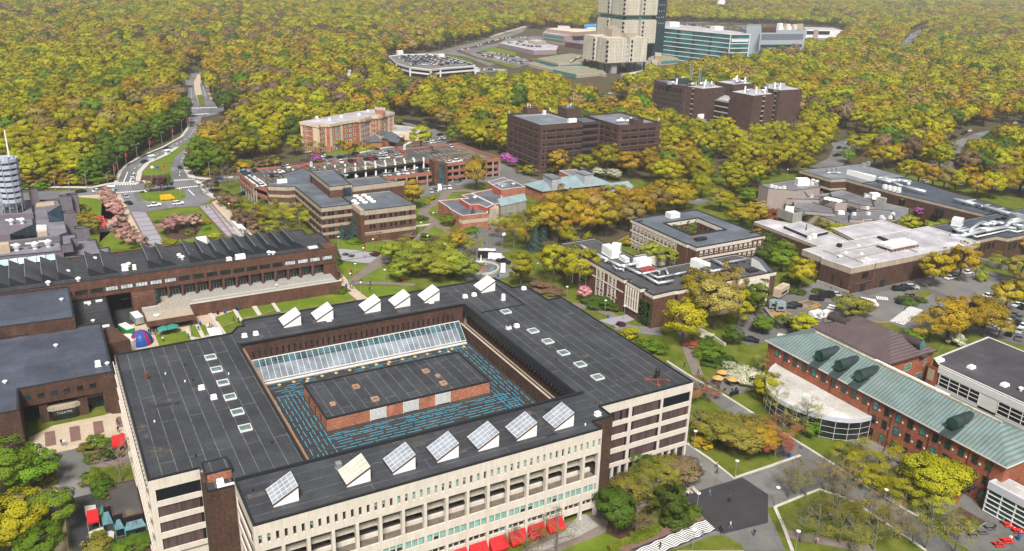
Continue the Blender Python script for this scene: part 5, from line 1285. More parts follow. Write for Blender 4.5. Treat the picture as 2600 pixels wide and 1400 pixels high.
# --- low red brick building with blue-grey gables
RB=thing('low_red_brick_building','low red brick building with orange wall panels, dark flat roofs and blue grey gables','building',(165,315,0))
M_ORP=mat('orange_panel',(.46,.095,.055),.6,var=.08)
def rb(z0,z1,pts,wm=M_RED2,rm=None,cm=M_COPW,**k): q=[K('a',x,y,z1) for x,y in pts];block(RB,q,z0,z1,wm,rm or M_ROOF2,cm,**k);return q
r1=rb(0,6,((70,560),(215,650),(240,680),(370,750),(420,770),(780,730),(760,650),(400,525)),ph=.7)
r2=rb(5,7.4,((375,530),(515,615),(640,608),(765,660),(860,610),(540,455),(400,480),(490,522)),wm=M_ORP)
r3=rb(0,6.2,((540,450),(870,612),(960,590),(980,500),(850,390)),ph=.6)
r4=rb(0,9,((840,335),(970,402),(1312,358),(1100,262),(930,300)),ph=.3);onface(RB,'orange_panel',M_ORP,r4[0],r4[1],.05,.95,6.2,8.8,.1)
r5=rb(0,5.5,((770,290),(860,350),(1090,270),(1000,225)),rm=M_ROOF3)
part(RB,'stone_band',M_PAVE,lambda b: b.prism(grow([K('a',x,y,6) for x,y in ((370,750),(420,770),(780,730),(760,690),(420,700))],.1),2.4,3.9))
part(RB,'tank_cover',M_STEEL,lambda b: (lambda p,q: b.tube((*p,9.2),(*q,9.2),1.5,1.5,12))(K('a',960,330,9.5),K('a',1060,355,9.5)))
q=K('a',592,525,7);vent(RB,q[0],q[1],7,.9,.8);q=K('a',1140,335,8.7);vent(RB,q[0],q[1],8.7,.8,.8)
for x,y in ((935,350),(985,375)): q=K('a',x,y,8.7);vent(RB,q[0],q[1],8.7,.5,1.0)
g_=[K('a',x,y,5.2) for x,y in ((870,575),(960,640),(1330,560),(1270,500))]
part(RB,'gable_wall',M_CONCG,lambda b: b.prism(grow(g_,-.2),0,5.1));hip(RB,g_,5.2,7.6,1.0,M_BLGREY,name='gabled_roof')
part(RB,'tall_wall',M_CONC2,lambda b: b.prism([K('a',x,y,6.5) for x,y in ((765,665),(930,680),(930,640),(870,615))],0,6.5))
g2=[K('a',x,y,5) for x,y in ((1280,325),(1550,432),(2560,322),(2250,200))]
part(RB,'wall',M_RED2,lambda b: b.prism(grow(g2,-.8),0,4.95));hip(RB,g2,5,8.6,.55,M_BLGREY)
for pts in (((1565,185),(1690,250),(1815,235),(1680,178)),((2025,145),(2155,192),(2280,182),(2130,128))):
 q=[K('a',x,y,10.4) for x,y in pts];part(RB,'clerestory',mat('lead_sheet',(.38,.40,.45),.5),lambda b: b.prism(q,5,10.3));part(RB,'clerestory_roof',M_ROOF3,lambda b: b.prism(grow(q,.3),10.3,10.5))
rb(0,8,((1790,130),(1970,215),(2110,180),(2030,110)),rm=M_ROOF3)
g3_=[K('a',x,y,4.5) for x,y in ((2440,350),(2480,440),(2900,400),(2700,300))];part(RB,'wall',M_RED2,lambda b: b.prism(grow(g3_,-.5),0,4.4));hip(RB,g3_,4.5,7,.8,M_BLGREY)
# --- square building round a planted courtyard
SQ=thing('square_courtyard_building','square two storey brick building with white bands round a small planted courtyard','building',(210,233,0))
SZ=11
so=[(193.8,251.8),(194.0,220.8),(192.3,220.8),(194.6,214.4),(226.9,214.8),(226.2,252.1)]
so=[(194,252),(194,218.8),(194.6,218.8),(194.6,214.4),(226.9,214.8),(226.2,252)]
si=rect(202.6,218.4,226.6,241.9)
part(SQ,'wall',M_BRICK2,lambda b: (b.box(194,202.6,218.8,252,0,SZ-.9),b.box(194.6,226.5,214.6,218.79,0,SZ-.9),b.box(202.61,226.4,218.8,226.6,0,SZ-.9),b.box(218.4,226.3,226.61,252,0,SZ-.9),b.box(202.61,218.39,241.9,252,0,SZ-.9)))
def sqr(b):
 for a,c,d,e in ((194,202.6,218.8,252),(194.6,226.5,214.6,218.79),(202.6,226.4,218.8,226.6),(218.4,226.3,226.6,252),(202.6,218.4,241.9,252)): b.poly([(a,d,SZ-.15),(c,d,SZ-.15),(c,e,SZ-.15),(a,e,SZ-.15)])
part(SQ,'roof',M_ROOF2,sqr);part(SQ,'white_band',M_CONC,lambda b: (ring(b,grow(so,.12),.5,SZ-1.3,SZ-.1),ring(b,grow(si,.1),.3,SZ-1.4,SZ-.1)))
part(SQ,'coping',M_COPING,lambda b: (ring(b,grow(so,.17),.6,SZ-.1,SZ+.12),ring(b,grow(si,.6),.6,SZ-.1,SZ+.25)))
wq=Wins(SQ);wqm=wmesh(1.15,1.7,M_GLASS,M_CONC,1,1,.14,.1,M_CURT)
for z in (7.7,4.2,.8):
 for i in range(11): wq.add(wqm,193.98,249.3-2.35*i-(0 if i < 12 else 0),z,-math.pi/2)
 for i in range(13): wq.add(wqm,197.0+2.3*i,214.58,z,0)
 for i in range(5): wq.add(wmesh(1.0,1.6,M_GLASS,M_BRICK2,1,1,.1,.06),218.38,239.5-2.6*i,z,-math.pi/2)
 for i in range(5): wq.add(wmesh(1.0,1.6,M_GLASS,M_BRICK2,1,1,.1,.06),205+2.8*i,241.88,z,0)
wq.done()
part(SQ,'pilaster',M_CONC,lambda b: [b.box(193.86,193.98,250.6-2.35*i-.35,250.6-2.35*i-.05,0,SZ-1.3) for i in range(12)],'stuff');part(SQ,'floor_band',M_CONC,lambda b: (b.box(193.85,193.99,224,251.8,6.3,7.0),b.box(196,226.6,214.45,214.6,6.3,7.0),b.box(193.85,193.99,224,251.8,2.9,3.5)))
part(SQ,'climbing_ivy',mat('ivy_green',(.10,.15,.02),.9,var=.5),lambda b: [b.obox((205+random.uniform(0,13)*1.0,241.75),(1,.1),random.uniform(.2,.7),.1,z,z+random.uniform(.3,.9)) for z in [random.uniform(5,10.4) for _ in range(60)]],'stuff')
hbox(SQ,211,248,SZ-.15,4.6,3.4,1.9,M_OFFW);part(SQ,'plant_room',M_DARK,lambda b: b.box(199.5,204.0,219.9,221.8,SZ-.15,SZ+.8));part(SQ,'brick_vent',M_RED2,lambda b: b.box(200,200.8,222.6,223.4,SZ,SZ+.8))
for a,c in (((194.3,248),(196.5,248)),((224.0,219.4),(226.6,219.4))): part(SQ,'coping',M_COPING,lambda b: b.bar((*a,SZ+.1),(*c,SZ+.1),.4,.4))
# --- ducted hall: L shape with white ducts
DH=thing('ducted_hall','two storey brick hall with white bands and long silver ducts running over its roof','building',(172,205,0))
DZ=11
dp=[(152.9,238),(168,238.3),(169.5,203.8),(202,203.6),(206.2,196),(202.5,184.7),(162.5,185.1),(161.5,185.5),(153.1,185.1),(153.1,189.2),(154.4,189.4),(154.4,191.0),(153.0,191.2),(153.0,198.2),(154.4,198.4),(154.4,199.4),(152.9,199.5)]
part(DH,'wall',M_BRICK2,lambda b: b.prism(dp,0,DZ-.9));part(DH,'roof',roofmat('warm_dark_membrane',(.07,.068,.072),(.10,.1,.1),along='X',row=6,seamw=.03),lambda b: b.poly([(x,y,DZ-.25) for x,y in ccw(dp)]))
part(DH,'white_band',M_CONC,lambda b: ring(b,grow(dp,.1),.5,DZ-1.25,DZ-.12));part(DH,'coping',M_COPING,lambda b: ring(b,grow(dp,.15),.55,DZ-.12,DZ+.1))
wd2=Wins(DH)
for y in (213.2,211.2,206.6,204.6,221,223,229,231):
 for z in (7.3,3.6,.3): wd2.add(wmesh(1.1,2.3,M_GLASS,M_CONC,1,2,.12,.12),152.88,y,z,-math.pi/2)
wd2.done()
part(DH,'floor_band',M_CONC,lambda b: (b.box(152.7,152.88,199.6,238,6.5,6.9),[b.box(152.68,152.88,y,y+.3,0,9.7) for y in (203.4,205.4,207.6,210.0,212.0,214.2,220,224,228,232)]))
part(DH,'entrance_glass',M_GREENG,lambda b: (b.box(152.85,152.95,191.8,197.8,3.6,9.7),b.box(153.3,153.5,191.8,197.8,0,3.2)));part(DH,'entrance_fin',M_CONC,lambda b: ([b.box(152.4,152.84,191.6+1.25*i,191.9+1.25*i,3.2,9.7) for i in range(6)],b.box(152.4,152.9,191.4,198.1,2.9,3.3),b.box(152.6,152.85,191.9,197.6,6.3,6.6)))
part(DH,'white_wall',M_CONC,lambda b: b.prism([(176,184.6),(176,184.9),(199.5,184.5),(199.5,184.2)],0,DZ-1.2));part(DH,'brick_panel',M_BRICK2,lambda b: b.prism([(186.5,184.35),(186.5,184.6),(188.7,184.6),(188.7,184.3)],4,8.5))
part(DH,'slit_glass',M_GLASS,lambda b: b.box(161.6,162.4,184.95,185.3,0,9.5))
zz=DZ+.9
ductA=[K('d',x,y,zz) for x,y in ((-30,170),(70,230),(330,365),(490,440),(600,425),(720,400))];pipe(DH,[(*p,zz) for p in ductA],.5)
ductB=[K('d',x,y,zz) for x,y in ((490,440),(560,455),(760,545),(985,665),(1180,632))];pipe(DH,[(*p,zz) for p in ductB],.42)
ductC=[K('d',x,y,zz) for x,y in ((760,545),(1080,480),(1110,545))];pipe(DH,[(*p,zz) for p in ductC],.3)
ductD=[K('d',x,y,zz) for x,y in ((860,540),(975,590),(1200,550),(1400,505),(1560,480))];pipe(DH,[(*p,zz) for p in ductD],.3)
ductE=[K('d',x,y,zz) for x,y in ((1560,480),(1700,510),(1920,465),(1680,350))];pipe(DH,[(*p,zz) for p in ductE],.5)
ductF=[K('d',x,y,zz) for x,y in ((1830,400),(2130,350))];pipe(DH,[(*p,zz) for p in ductF],.3)
for pts in ([(390,430),(440,475),(530,485)],[(200,345),(260,330)],[(280,380),(340,370)],[(950,490),(1000,520)]): pipe(DH,[(*K('d',x,y,zz),zz) for x,y in pts]+[(*K('d',*pts[-1],zz),DZ)],.27)
for dct in (ductA,ductB,ductE,ductF,ductD): supports(DH,dct,DZ-.25)
def unit(par,s,x0,y0,x1,y1,z,h,w_,m=M_WHITE):
 a=Vector(K(s,x0,y0,z));c=Vector(K(s,x1,y1,z));d=(c-a);mid=(a+c)/2
 return part(par,'air_handler',m,lambda b: (b.obox(mid,d,d.length/2,w_/2,z-.1,z+h),b.obox(mid,d,d.length/2+.15,w_/2+.15,z-.3,z-.1),b.obox(mid+d*.2,d,d.length*.12,w_/2+.06,z+h*.2,z+h*.8)))
unit(DH,'d',290,250,420,330,DZ,2.7,2.8);unit(DH,'d',380,245,490,260,DZ,2.9,2.2);unit(DH,'d',690,440,850,410,DZ,2.2,3.4);unit(DH,'d',500,340,580,385,DZ,1.2,1.6,M_OFFW);unit(DH,'d',1430,440,1620,520,DZ,2.8,2.4)
part(DH,'steel_frame',M_REDS,lambda b: [b.bar((*K('d',*p,DZ+.9),DZ+.9),(*K('d',*q,DZ+.9),DZ+.9),.25) for p,q in (((730,470),(800,520)),((800,520),(945,490)),((945,490),(870,440)),((870,440),(730,470)),((765,492),(905,465)),((840,510),(780,462)))])
part(DH,'curved_hood',M_OFFW,lambda b: (lambda P0: (b.poly([(*P0[0],DZ),(*P0[1],DZ),(*P0[1],DZ+.3),(P0[0][0]*.55+P0[1][0]*.45,P0[0][1]*.55+P0[1][1]*.45,DZ+2.6),(*P0[0],DZ+2.9)]),))([K('d',2190,440,DZ),K('d',2400,525,DZ)]))
part(DH,'hood_roof',M_ROOF2,lambda b: (lambda a,c,d: (b.poly([(*a,DZ+2.9),(a[0]*.55+c[0]*.45,a[1]*.55+c[1]*.45,DZ+2.6),(a[0]*.55+c[0]*.45+d[0],a[1]*.55+c[1]*.45+d[1],DZ+2.6),(a[0]+d[0],a[1]+d[1],DZ+2.9)]),b.poly([(a[0]*.55+c[0]*.45,a[1]*.55+c[1]*.45,DZ+2.6),(*c,DZ+.3),(c[0]+d[0],c[1]+d[1],DZ+.3),(a[0]*.55+c[0]*.45+d[0],a[1]*.55+c[1]*.45+d[1],DZ+2.6)])))(K('d',2190,440,DZ),K('d',2400,525,DZ),(2.2,.6)))
q=K('d',2200,500,DZ);part(DH,'roof_hatch',M_DARK,lambda b: b.box(q[0]-1.9,q[0]+1.9,q[1]-1.3,q[1]+1.3,DZ-.2,DZ+.6))
part(DH,'wall_ivy',mat('ivy_dark',(.03,.06,.015),.95,var=.4),lambda b: [b.box(160.4-random.uniform(0,7),160.8,184.6,184.9,0,0.1) for _ in range(0)] or [b.obox((152.85,random.uniform(185.8,190.8)),(0,1),random.uniform(.2,.5),.18,z,z+random.uniform(.5,1.2)) for z in [random.uniform(0,7.6) for _ in range(70)]],'stuff')
LKB=thing('covered_link','narrow flat roofed link between the ducted hall and the square building','building',(182,232,0))
block(LKB,[(168.5,229),(193.8,229),(193.8,232.5),(168.5,232.5)],0,4.5,M_CONC,M_ROOF2)
# --- white roofed building and its neighbours (right)
WR=thing('white_roofed_building','low brown brick building with buff top band and wide white roof beside the car park','building',(250,200,0))
block(WR,[(231.7,179.2),(230.4,191),(231.2,191.1),(231.3,200.6),(300,200.4),(300,178.6)],0,9.5,M_BRICK,M_ROOFW,M_COPW,band=(7.4,M_CONC2),ph=.3)
block(WR,[(258.5,200.7),(290,200.5),(290,214),(262,214)],0,9.5,M_BRICK,M_ROOFW,M_COPW,band=(8.2,M_CONC2),ph=.3)
block(WR,[(243.5,200.7),(258.4,200.7),(261.5,215.5),(252,237),(243.5,237)],0,8,M_BRICK,M_ROOFW,M_COPW,band=(6.8,M_CONC2),ph=.3)
block(WR,[K(8,x,y,8.9) for x,y in ((250,480),(425,553),(565,520),(370,448))],7.4,8.9,M_DARK,M_ROOFW,M_COPW,ph=.2)
part(WR,'roof_curb',M_CONCG,lambda b: [b.bar((*K('c',*p,9.4),9.35),(*K('c',*q,9.4),9.35),.5,.4) for p,q in (((390,415),(520,460)),((520,435),(760,520)),((720,500),(1110,410)),((560,430),(1000,350)),((1110,410),(1150,395)),((1200,350),(1410,430)),((750,520),(820,550)))])
part(WR,'raised_edge',M_DARK,lambda b: b.prism([K('c',975,262,9.8),K('c',1060,300,9.8),K('c',1100,295,9.8),K('c',1000,255,9.8)],9.2,9.9))
q0=K('c',1010,345,11)
def cond(b,i,j):
 x=q0[0]+1.4+i*1.75-j*.0;y=q0[1]-1-j*1.9;b.box(x-.8,x+.8,y-.9,y+.9,10.3,11.3,0)
for i in range(9):
 for j in range(3):
  x=q0[0]+1.2+i*1.55;y=q0[1]+.5-j*2.0
  part(WR,'condenser_unit',M_OFFW,lambda b: (b.box(x-.68,x+.68,y-.9,y+.9,10.2,11.2),b.lathe((x,y,11.2),[(.5,0),(.5,.22)],8)))
part(WR,'condenser_frame',M_RUST,lambda b: [b.bar((q0[0]+.3,q0[1]+1.3-j*2.0,10.0),(q0[0]+14.8,q0[1]+1.3-j*2.0,10.0),.3) for j in range(4)]+[b.bar((q0[0]+.5+i*2.05,q0[1]+1.3-j*6,9.2),(q0[0]+.5+i*2.05,q0[1]+1.3-j*6,10),.25) for i in range(8) for j in (0,1)])
for x,y in ((570,480),(630,440),(800,455),(770,365),(885,520),(855,510),(815,540)): q=K('c',x,y,9.2);hbox(WR,q[0],q[1],9.2,1.3,.9,.5,M_OFFW)
q=K('c',570,490,9.2);vent(WR,q[0],q[1],9.2,.9,.9);q=K('c',560,375,9.2);part(WR,'dark_vent',M_DARK,lambda b: b.box(q[0]-.7,q[0]+.7,q[1]-.7,q[1]+.7,9.2,10.4))
q=K('c',460,355,9);part(WR,'roof_hatch',M_OFFW,lambda b: b.box(q[0]-3,q[0]+3,q[1]-1.4,q[1]+1.4,7.6,8.2));q=K('c',285,270,8);hbox(WR,q[0],q[1],7.8,1.8,1.2,1.6);q=K('c',235,290,8);hbox(WR,q[0],q[1],7.8,1.6,1.0,1.2,M_OFFW)
q=K('b',875,1040,8.5);part(WR,'roof_aerial',M_DARK,lambda b: (b.bar((q[0],q[1],8.6),(q[0],q[1],11),.2),b.bar((q[0]-.5,q[1],8.6),(q[0],q[1],10),.12),b.bar((q[0]+.5,q[1],8.6),(q[0],q[1],10),.12)))
def wx(par,name,m,X,y0,y1,z0,z1,pr=.06): part(par,name,m,lambda b: b.box(X-pr,X,y0,y1,z0,z1))
for y in (187.8,187.0,186.2,185.4): wx(WR,'slit_window',M_GLASS,231.0,y,y+.35,2.6,5.2)
for y in (183.6,182.8,182.0): wx(WR,'slit_window',M_GLASS,231.4,y,y+.35,1.6,4.2)
part(WR,'plinth',M_CONCG,lambda b: (b.prism([(229.8,191),(230.2,191),(231.6,178.4),(231.2,178.4)],0,1.5)))
for x,z0,z1 in ((237.6,.05,2.7),(247.6,.05,2.7)): part(WR,'door',M_DARK,lambda b: (b.box(x,x+2.3,178.85,179.0,z0,z1)))
for i in range(6): part(WR,'slit_window',M_GLASS,lambda b: b.box(237.8+i*.48,238.1+i*.48,178.9,179.05,5.0,6.9))
part(WR,'drain_pipe',M_PINKP,lambda b: (b.bar((234.5,178.8,3.3),(243.0,178.8,3.6),.12),b.bar((242.6,178.7,3.4),(243.2,178.7,9.9),.14)))
RL=thing('dark_roofed_annex','low brick wing with a dark roof packed with silver ducts and a buff top band','building',(330,195,0))
block(RL,[(300.2,182.5),(316.3,182.5),(317.8,178.9),(372,178.5),(372,203),(297,201.9)],0,8.5,M_BRICK,M_ROOFD2,band=(7.1,M_CONC2),ph=.35)
for i in range(5): part(RL,'window',M_GLASS,lambda b: b.box(304+i*2.6,305.6+i*2.6,182.4,182.55,4.0,6.3))
for i in range(14): part(RL,'window',M_GLASS,lambda b: b.box(319+i*3.4,321+i*3.4,178.75-.005*i,178.9-.005*i,3.8,6.2))
zz=9.6
for pts,r in ([((1770,250),(1900,255),(2150,200),(2370,160),(2420,110),(2576,90)),.75],[((1780,160),(1870,205),(1990,190),(2090,120),(2200,140)),.6],[((1980,215),(2090,175),(2250,170)),.6],[((2110,100),(2240,130),(2290,110),(2360,120)),.6],[((2370,160),(2490,175)),.6],[((1870,205),(1960,235)),.5],[((2576,60),(2440,90),(2400,130)),.9],[((1840,180),(1930,170),(2000,195)),.45],[((2200,100),(2330,105)),.5],[((2450,130),(2576,150)),.7],[((2250,170),(2370,160)),.6]):
 pipe(RL,[(*K('c',x,y,zz),zz) for x,y in pts],r)
pipe(RL,[(*K('c',x,y,9.2),9.2) for x,y in ((2020,250),(2060,265),(2400,190),(2500,210),(2576,195))],.3,M_OFFW,'pipe')
unit(RL,'c',1790,120,1900,140,8.4,2.6,4.5,M_OFFW);unit(RL,'c',2440,95,2540,90,8.4,3.0,4.0,M_STEEL)
for x,y in ((1960,270),(2080,265),(2150,245),(2300,215),(2350,75),(2290,90),(1820,210),(2550,165),(2120,160),(2060,200)): q=K('c',x,y,8.2);hbox(RL,q[0],q[1],8.15,1.8,1.2,1.0,M_BLACK if x % 3 else M_OFFW)
LG=thing('long_low_building','long low brick building with buff band and big silver ducts along its grey roof','building',(345,240,0))
block(LG,[(327.4,293),(327.4,273.2),(335.4,271.2),(335.4,262),(368,262),(368,275),(369,291)],0,8.5,M_BRICK,M_ROOF3,band=(7.0,M_CONC2),ph=.35)
block(LG,[(335.4,261.9),(335.7,244),(341,203.2),(360,203.2),(362,233),(366,261.9)],0,8.4,M_BRICK,M_ROOFD2,band=(7.2,M_CONC2),ph=.35)
part(LG,'canopy_slab',M_CONC2,lambda b: b.prism(grow([(327.4,293),(327.4,273.2),(335.4,271.2),(340,271),(340,293)],.9),3.2,3.9))
for i in range(4): part(LG,'window',M_GLASS,lambda b: b.box(327.3,327.42,289.5-i*4.0,290.9-i*4.0,4.3,6.6))
for y in (240,238.4,222,220.4): part(LG,'window',M_GLASS,lambda b: b.box(336.0,336.9+(240-y)*.13,y,y+1.2,3.5,6.2))
part(LG,'white_screen',M_WHITE,lambda b: b.prism([K('b',1450,235,8.3),K('b',1835,345,8.3),K('b',1870,300,9.3),K('b',1500,180,10.5)],8.1,10.6))
for pts,r in ([((1880,300),(2100,355),(2240,410),(2576,490)),.75],[((1950,285),(2060,325),(2200,330),(2350,350),(2330,385)),.9],[((1900,300),(2030,280)),.7]): pipe(LG,[(*K('b',x,y,9.8),9.8) for x,y in pts],r)
for pts,r in ([((1450,295),(1600,330),(1942,425)),.8],[((1520,310),(1600,300)),.5],[((1640,345),(1700,335)),.5],[((1740,370),(1800,360)),.5]): pipe(LG,[(*K(8,x,y,9.6),9.6) for x,y in pts],r)
supports(LG,[K('b',1900,330,8.4),K('b',2576,510,8.4)],8.1);supports(LG,[K(8,1480,315,8.4),K(8,1942,440,8.4)],8.1)
for i in range(3): q=K('b',1190+i*62,215-i*12,8.4);hbox(LG,q[0],q[1],8.15,1.6,1.6,1.9,M_STEEL)
pipe(LG,[(*K('b',x,y,8.8),8.8) for x,y in ((1170,220),(1290,215),(1380,225))],.35)
for x,y in ((1690,135),(1755,115)): q=K('b',x,y,8.4);hbox(LG,q[0],q[1],8.15,1.8,1.5,2.2,M_STEEL)
for i in range(4):
 for j in range(2): q=K('b',2000+i*65,405+i*14+j*26,9);hbox(LG,q[0],q[1],8.2,1.9,1.3,1.3,M_OFFW)
# --- faceted lecture centre
LC=thing('faceted_lecture_centre','pinkish concrete lecture centre of angular overlapping grey roofs at several heights','building',(300,250,0))
M_LC=concmat('pinkish_concrete',(.32,.265,.245),.12);M_LC2=concmat('cream_concrete',(.46,.40,.31),.1)
M_RLC=roofmat('gravel_grey_roof',(.165,.165,.185),(.2,.2,.22),along='X',row=8,stain=(.22,.215,.225),seamw=.02)
def lc(z1,pts,z0=0,wm=M_LC,ph=.5): block(LC,[K('b',x,y,z1) for x,y in pts],z0,z1,wm,M_RLC,M_COPING,ph=ph,cw=.3)
lc(11,((215,385),(345,440),(710,470),(1080,420),(1075,360),(880,305),(660,320),(380,362)))
part(LC,'raked_wall',M_LC2,lambda b: (b.poly([(*K('b',180,545,4),4),(*K('b',320,605,4),4),(*K('b',345,440,10.9),10.9),(*K('b',215,385,10.9),10.9)])))
lc(5.2,((180,635),(370,605),(690,600),(690,700),(1300,910),(1480,1000),(1880,960),(2350,880),(2440,870),(2350,800),(2360,720),(2010,640),(1700,560),(1370,520),(1210,500),(700,560)),wm=M_LC2)
lc(6.4,((690,600),(700,705),(860,760),(1290,800),(1270,725),(940,625)),5)
lc(6.8,((1210,490),(1240,560),(1300,580),(1660,680),(1855,700),(1820,590),(1680,545),(1400,450)),5)
lc(6.2,((1495,790),(1500,880),(1900,900),(2140,880),(2100,760),(1830,735)),4.8);lc(7.6,((600,590),(1070,600),(1090,560),(830,530),(720,565)),5)
lc(9.0,((1080,560),(1300,640),(1470,640),(1460,600),(1180,545)),5,M_LC,.2)
for i in range(2):
 for j in range(4): q=K('b',1160+j*58+i*28,575+j*13-i*8,9.6);part(LC,'roof_fan',M_WHITE,lambda b: b.lathe((q[0],q[1],8.9),[(1.0,0),(1.0,.4),(.9,.7),(.6,.75)],10))
unit(LC,'b',735,385,900,385,11,2.8,3.6);unit(LC,'b',1790,575,1900,575,6.8,2.2,3.2);unit(LC,'b',580,760,700,775,5,2.0,2.8);unit(LC,'b',1330,790,1415,795,5.2,.9,2.2)
for x,y,z in ((390,410,11),(445,425,11),(500,440,11),(565,430,11),(975,330,11),(1030,345,11),(960,375,11),(950,550,7.6),(1765,800,6.2),(1955,850,6.2),(1980,880,6.2),(2075,855,6.2),(2110,805,6.2),(1560,805,6.2),(1745,720,6.8),(1735,555,7)): q=K('b',x,y,z);hbox(LC,q[0],q[1],z-.5,1.5,1.1,1.1,M_OFFW)
part(LC,'dark_plant',M_DARK,lambda b: b.prism([K('b',1450,720,6.2),K('b',1520,750,6.2),K('b',1595,735,6.2),K('b',1540,710,6.2)],5,6.4))
part(LC,'concrete_screen',M_CONCG,lambda b: b.prism([K('b',1700,520,7.6),K('b',1710,510,7.6),K('b',2030,585,7.6),K('b',2025,600,7.6)],4,7.8));part(LC,'concrete_screen',M_CONCG,lambda b: (b.prism([K('b',470,725,5.6),K('b',690,800,5.6),K('b',830,790,5.6),K('b',825,800,5.6),K('b',690,815,5.6)],2,6)))
for x,y in ((860,780),(1070,530),(1940,610)): q=K('b',x,y,6);part(LC,'roof_walkway',M_STEEL,lambda b: [b.bar((q[0]-2+i,q[1]-1.2,5),(q[0]-1.4+i,q[1]+1.2,7),.14) for i in range(5)]+[b.bar((q[0]-2.2,q[1]-1,6.8),(q[0]+2.4,q[1]+1,6.8),.12)])
part(LC,'roof_bridge',M_STEEL,lambda b: [b.bar((*K('b',800+dx,435,11.5),11.2),(*K('b',960+dx,540,8.2),8.2),.2) for dx in (-14,14)])
for i in range(3): q=K('b',1680+48*i,900,5.6);part(LC,'wall_vent',M_OFFW,lambda b: b.box(q[0]-.6,q[0]+.6,q[1]-.9,q[1],5.2,6.1))
# --- patina roofed hall
GH=thing('patina_roofed_hall','long red brick hall under a pale green copper roof with dark barrel dormers','building',(169,112,0))
EX,EY0,EY1,EZ,RZ_=161.0,80.2,146.0,11.2,15.3
part(GH,'wall',M_RED,lambda b: b.box(EX,177.0,EY0,EY1,0,EZ-.35))
x0,x1,y0,y1,rx=EX-.7,177.9,EY0-.7,EY1+.7,168.6
part(GH,'roof',M_PATINA,lambda b: (b.poly([(x0,y1,EZ),(x0,y0,EZ),(rx,y0+8,RZ_),(rx,y1-9,RZ_)]),b.poly([(x0,y0,EZ),(x1,y0,EZ),(rx,y0+8,RZ_)]),b.poly([(x1,y0,EZ),(x1,y1,EZ),(rx,y1-9,RZ_),(rx,y0+8,RZ_)]),b.poly([(x1,y1,EZ),(x0,y1,EZ),(rx,y1-9,RZ_)])))
part(GH,'eaves',M_OFFW,lambda b: ring(b,[(x0,y0),(x1,y0),(x1,y1),(x0,y1)],.7,EZ-.4,EZ-.02));part(GH,'ridge_cap',mat('ridge_cap',(.48,.42,.32),.7,var=.4),lambda b: b.bar((rx,y0+7.5,RZ_+.12),(rx,y1-9,RZ_+.12),.55,.3))
part(GH,'parapet_ledge',M_OFFW,lambda b: (b.box(169.8,171.6,101,121,13.3,14.5)))
def barrel(par,c,d,L,r,mfront,body,nm='barrel_dormer'):
 """barrel vault lying along d from its front c"""
 c=Vector(c);d=Vector(d).normalized();sd_=Vector((-d.y,d.x,0));n=14
 def f(b):
  for i in range(n):
   a0=-.45+(math.pi+.9)*i/n;a1=-.45+(math.pi+.9)*(i+1)/n
   q=[c+sd_*math.cos(a)*r+Vector((0,0,math.sin(a)*r))+d*s_ for a,s_ in ((a0,0),(a1,0),(a1,L),(a0,L))]
   b.poly([tuple(v) for v in q])
  for k in range(int(L/.45)):
   for i in range(n):
    a0=-.45+(math.pi+.9)*i/n;a1=-.45+(math.pi+.9)*(i+1)/n
    q=[c+sd_*math.cos(a)*(r+.07)+Vector((0,0,math.sin(a)*(r+.07)))+d*s_ for a,s_ in ((a0,k*.45),(a1,k*.45),(a1,k*.45+.13),(a0,k*.45+.13))]
    b.poly([tuple(v) for v in q])
 o=part(par,nm,body,f)
 part(o,'round_window',mfront,lambda b: b.poly([tuple(c+sd_*math.cos(2*math.pi*i/18)*r*.98+Vector((0,0,math.sin(2*math.pi*i/18)*r*.98))-d*.03) for i in range(18)]))
 part(o,'apron',M_DORM,lambda b: b.poly([tuple(c+sd_*a+d*s_+Vector((0,0,z))) for a,s_,z in ((-r*1.1,-1.6,-r-1.5),(r*1.1,-1.6,-r-1.5),(r*1.1,2.6,-r+.62),(-r*1.1,2.6,-r+.62))]))
for y in (129.7,123.6,117.7,93.2): barrel(GH,(161.4,y,13.75),(1,0,0),6.4,1.3,M_GREENG,M_DORM)
wgh=Wins(GH);gwm=[wmesh(1.35,2.1,M_GLASS,M_DORM,1,2,.08,.07),wmesh(1.35,2.1,M_GREENG,M_DORM,1,2,.08,.07),wmesh(1.35,2.1,M_TEAL,M_DORM,1,2,.08,.07)]
R_=random.Random(12)
for j,z in enumerate((7.9,4.5,1.0)):
 for i in range(20):
  y=142.6-3.12*i
  if j and 112 < y: continue
  wgh.add(gwm[R_.choice([0,1,1,2]) if i < 6 else R_.choice([0,0,1,1,2])],EX-.02,y,z,-math.pi/2)
for x in (182.5,186.5,192): pass
wgh.done()
part(GH,'wall_vent',M_WHITE,lambda b: [b.box(EX-.06,EX-.01,141.2-3.12*i,141.6-3.12*i,z,z+.4) for i in range(19) for z in (8.2,5.0)],'stuff')
part(GH,'downpipe',M_BROWNM,lambda b: [b.box(EX-.15,EX-.02,y,y+.14,0,10.8) for y in (140,124.5,112.8,106.8,97,87.8,82.9)],'stuff')
PB=thing('brown_roofed_wing','red brick wing with a hipped brown copper roof and two barrel dormers','building',(187,134,0))
part(PB,'wall',M_RED,lambda b: b.box(178.6,195.8,122.2,146.6,0,11.1))
def hipxy(par,x0,x1,y0,y1,z0,z1,inset,m,name='roof'):
 rx=(x0+x1)/2
 return part(par,name,m,lambda b: (b.poly([(x0,y1,z0),(x0,y0,z0),(rx,y0+inset,z1),(rx,y1-inset,z1)]),b.poly([(x0,y0,z0),(x1,y0,z0),(rx,y0+inset,z1)]),b.poly([(x1,y0,z0),(x1,y1,z0),(rx,y1-inset,z1),(rx,y0+inset,z1)]),b.poly([(x1,y1,z0),(x0,y1,z0),(rx,y1-inset,z1)])))
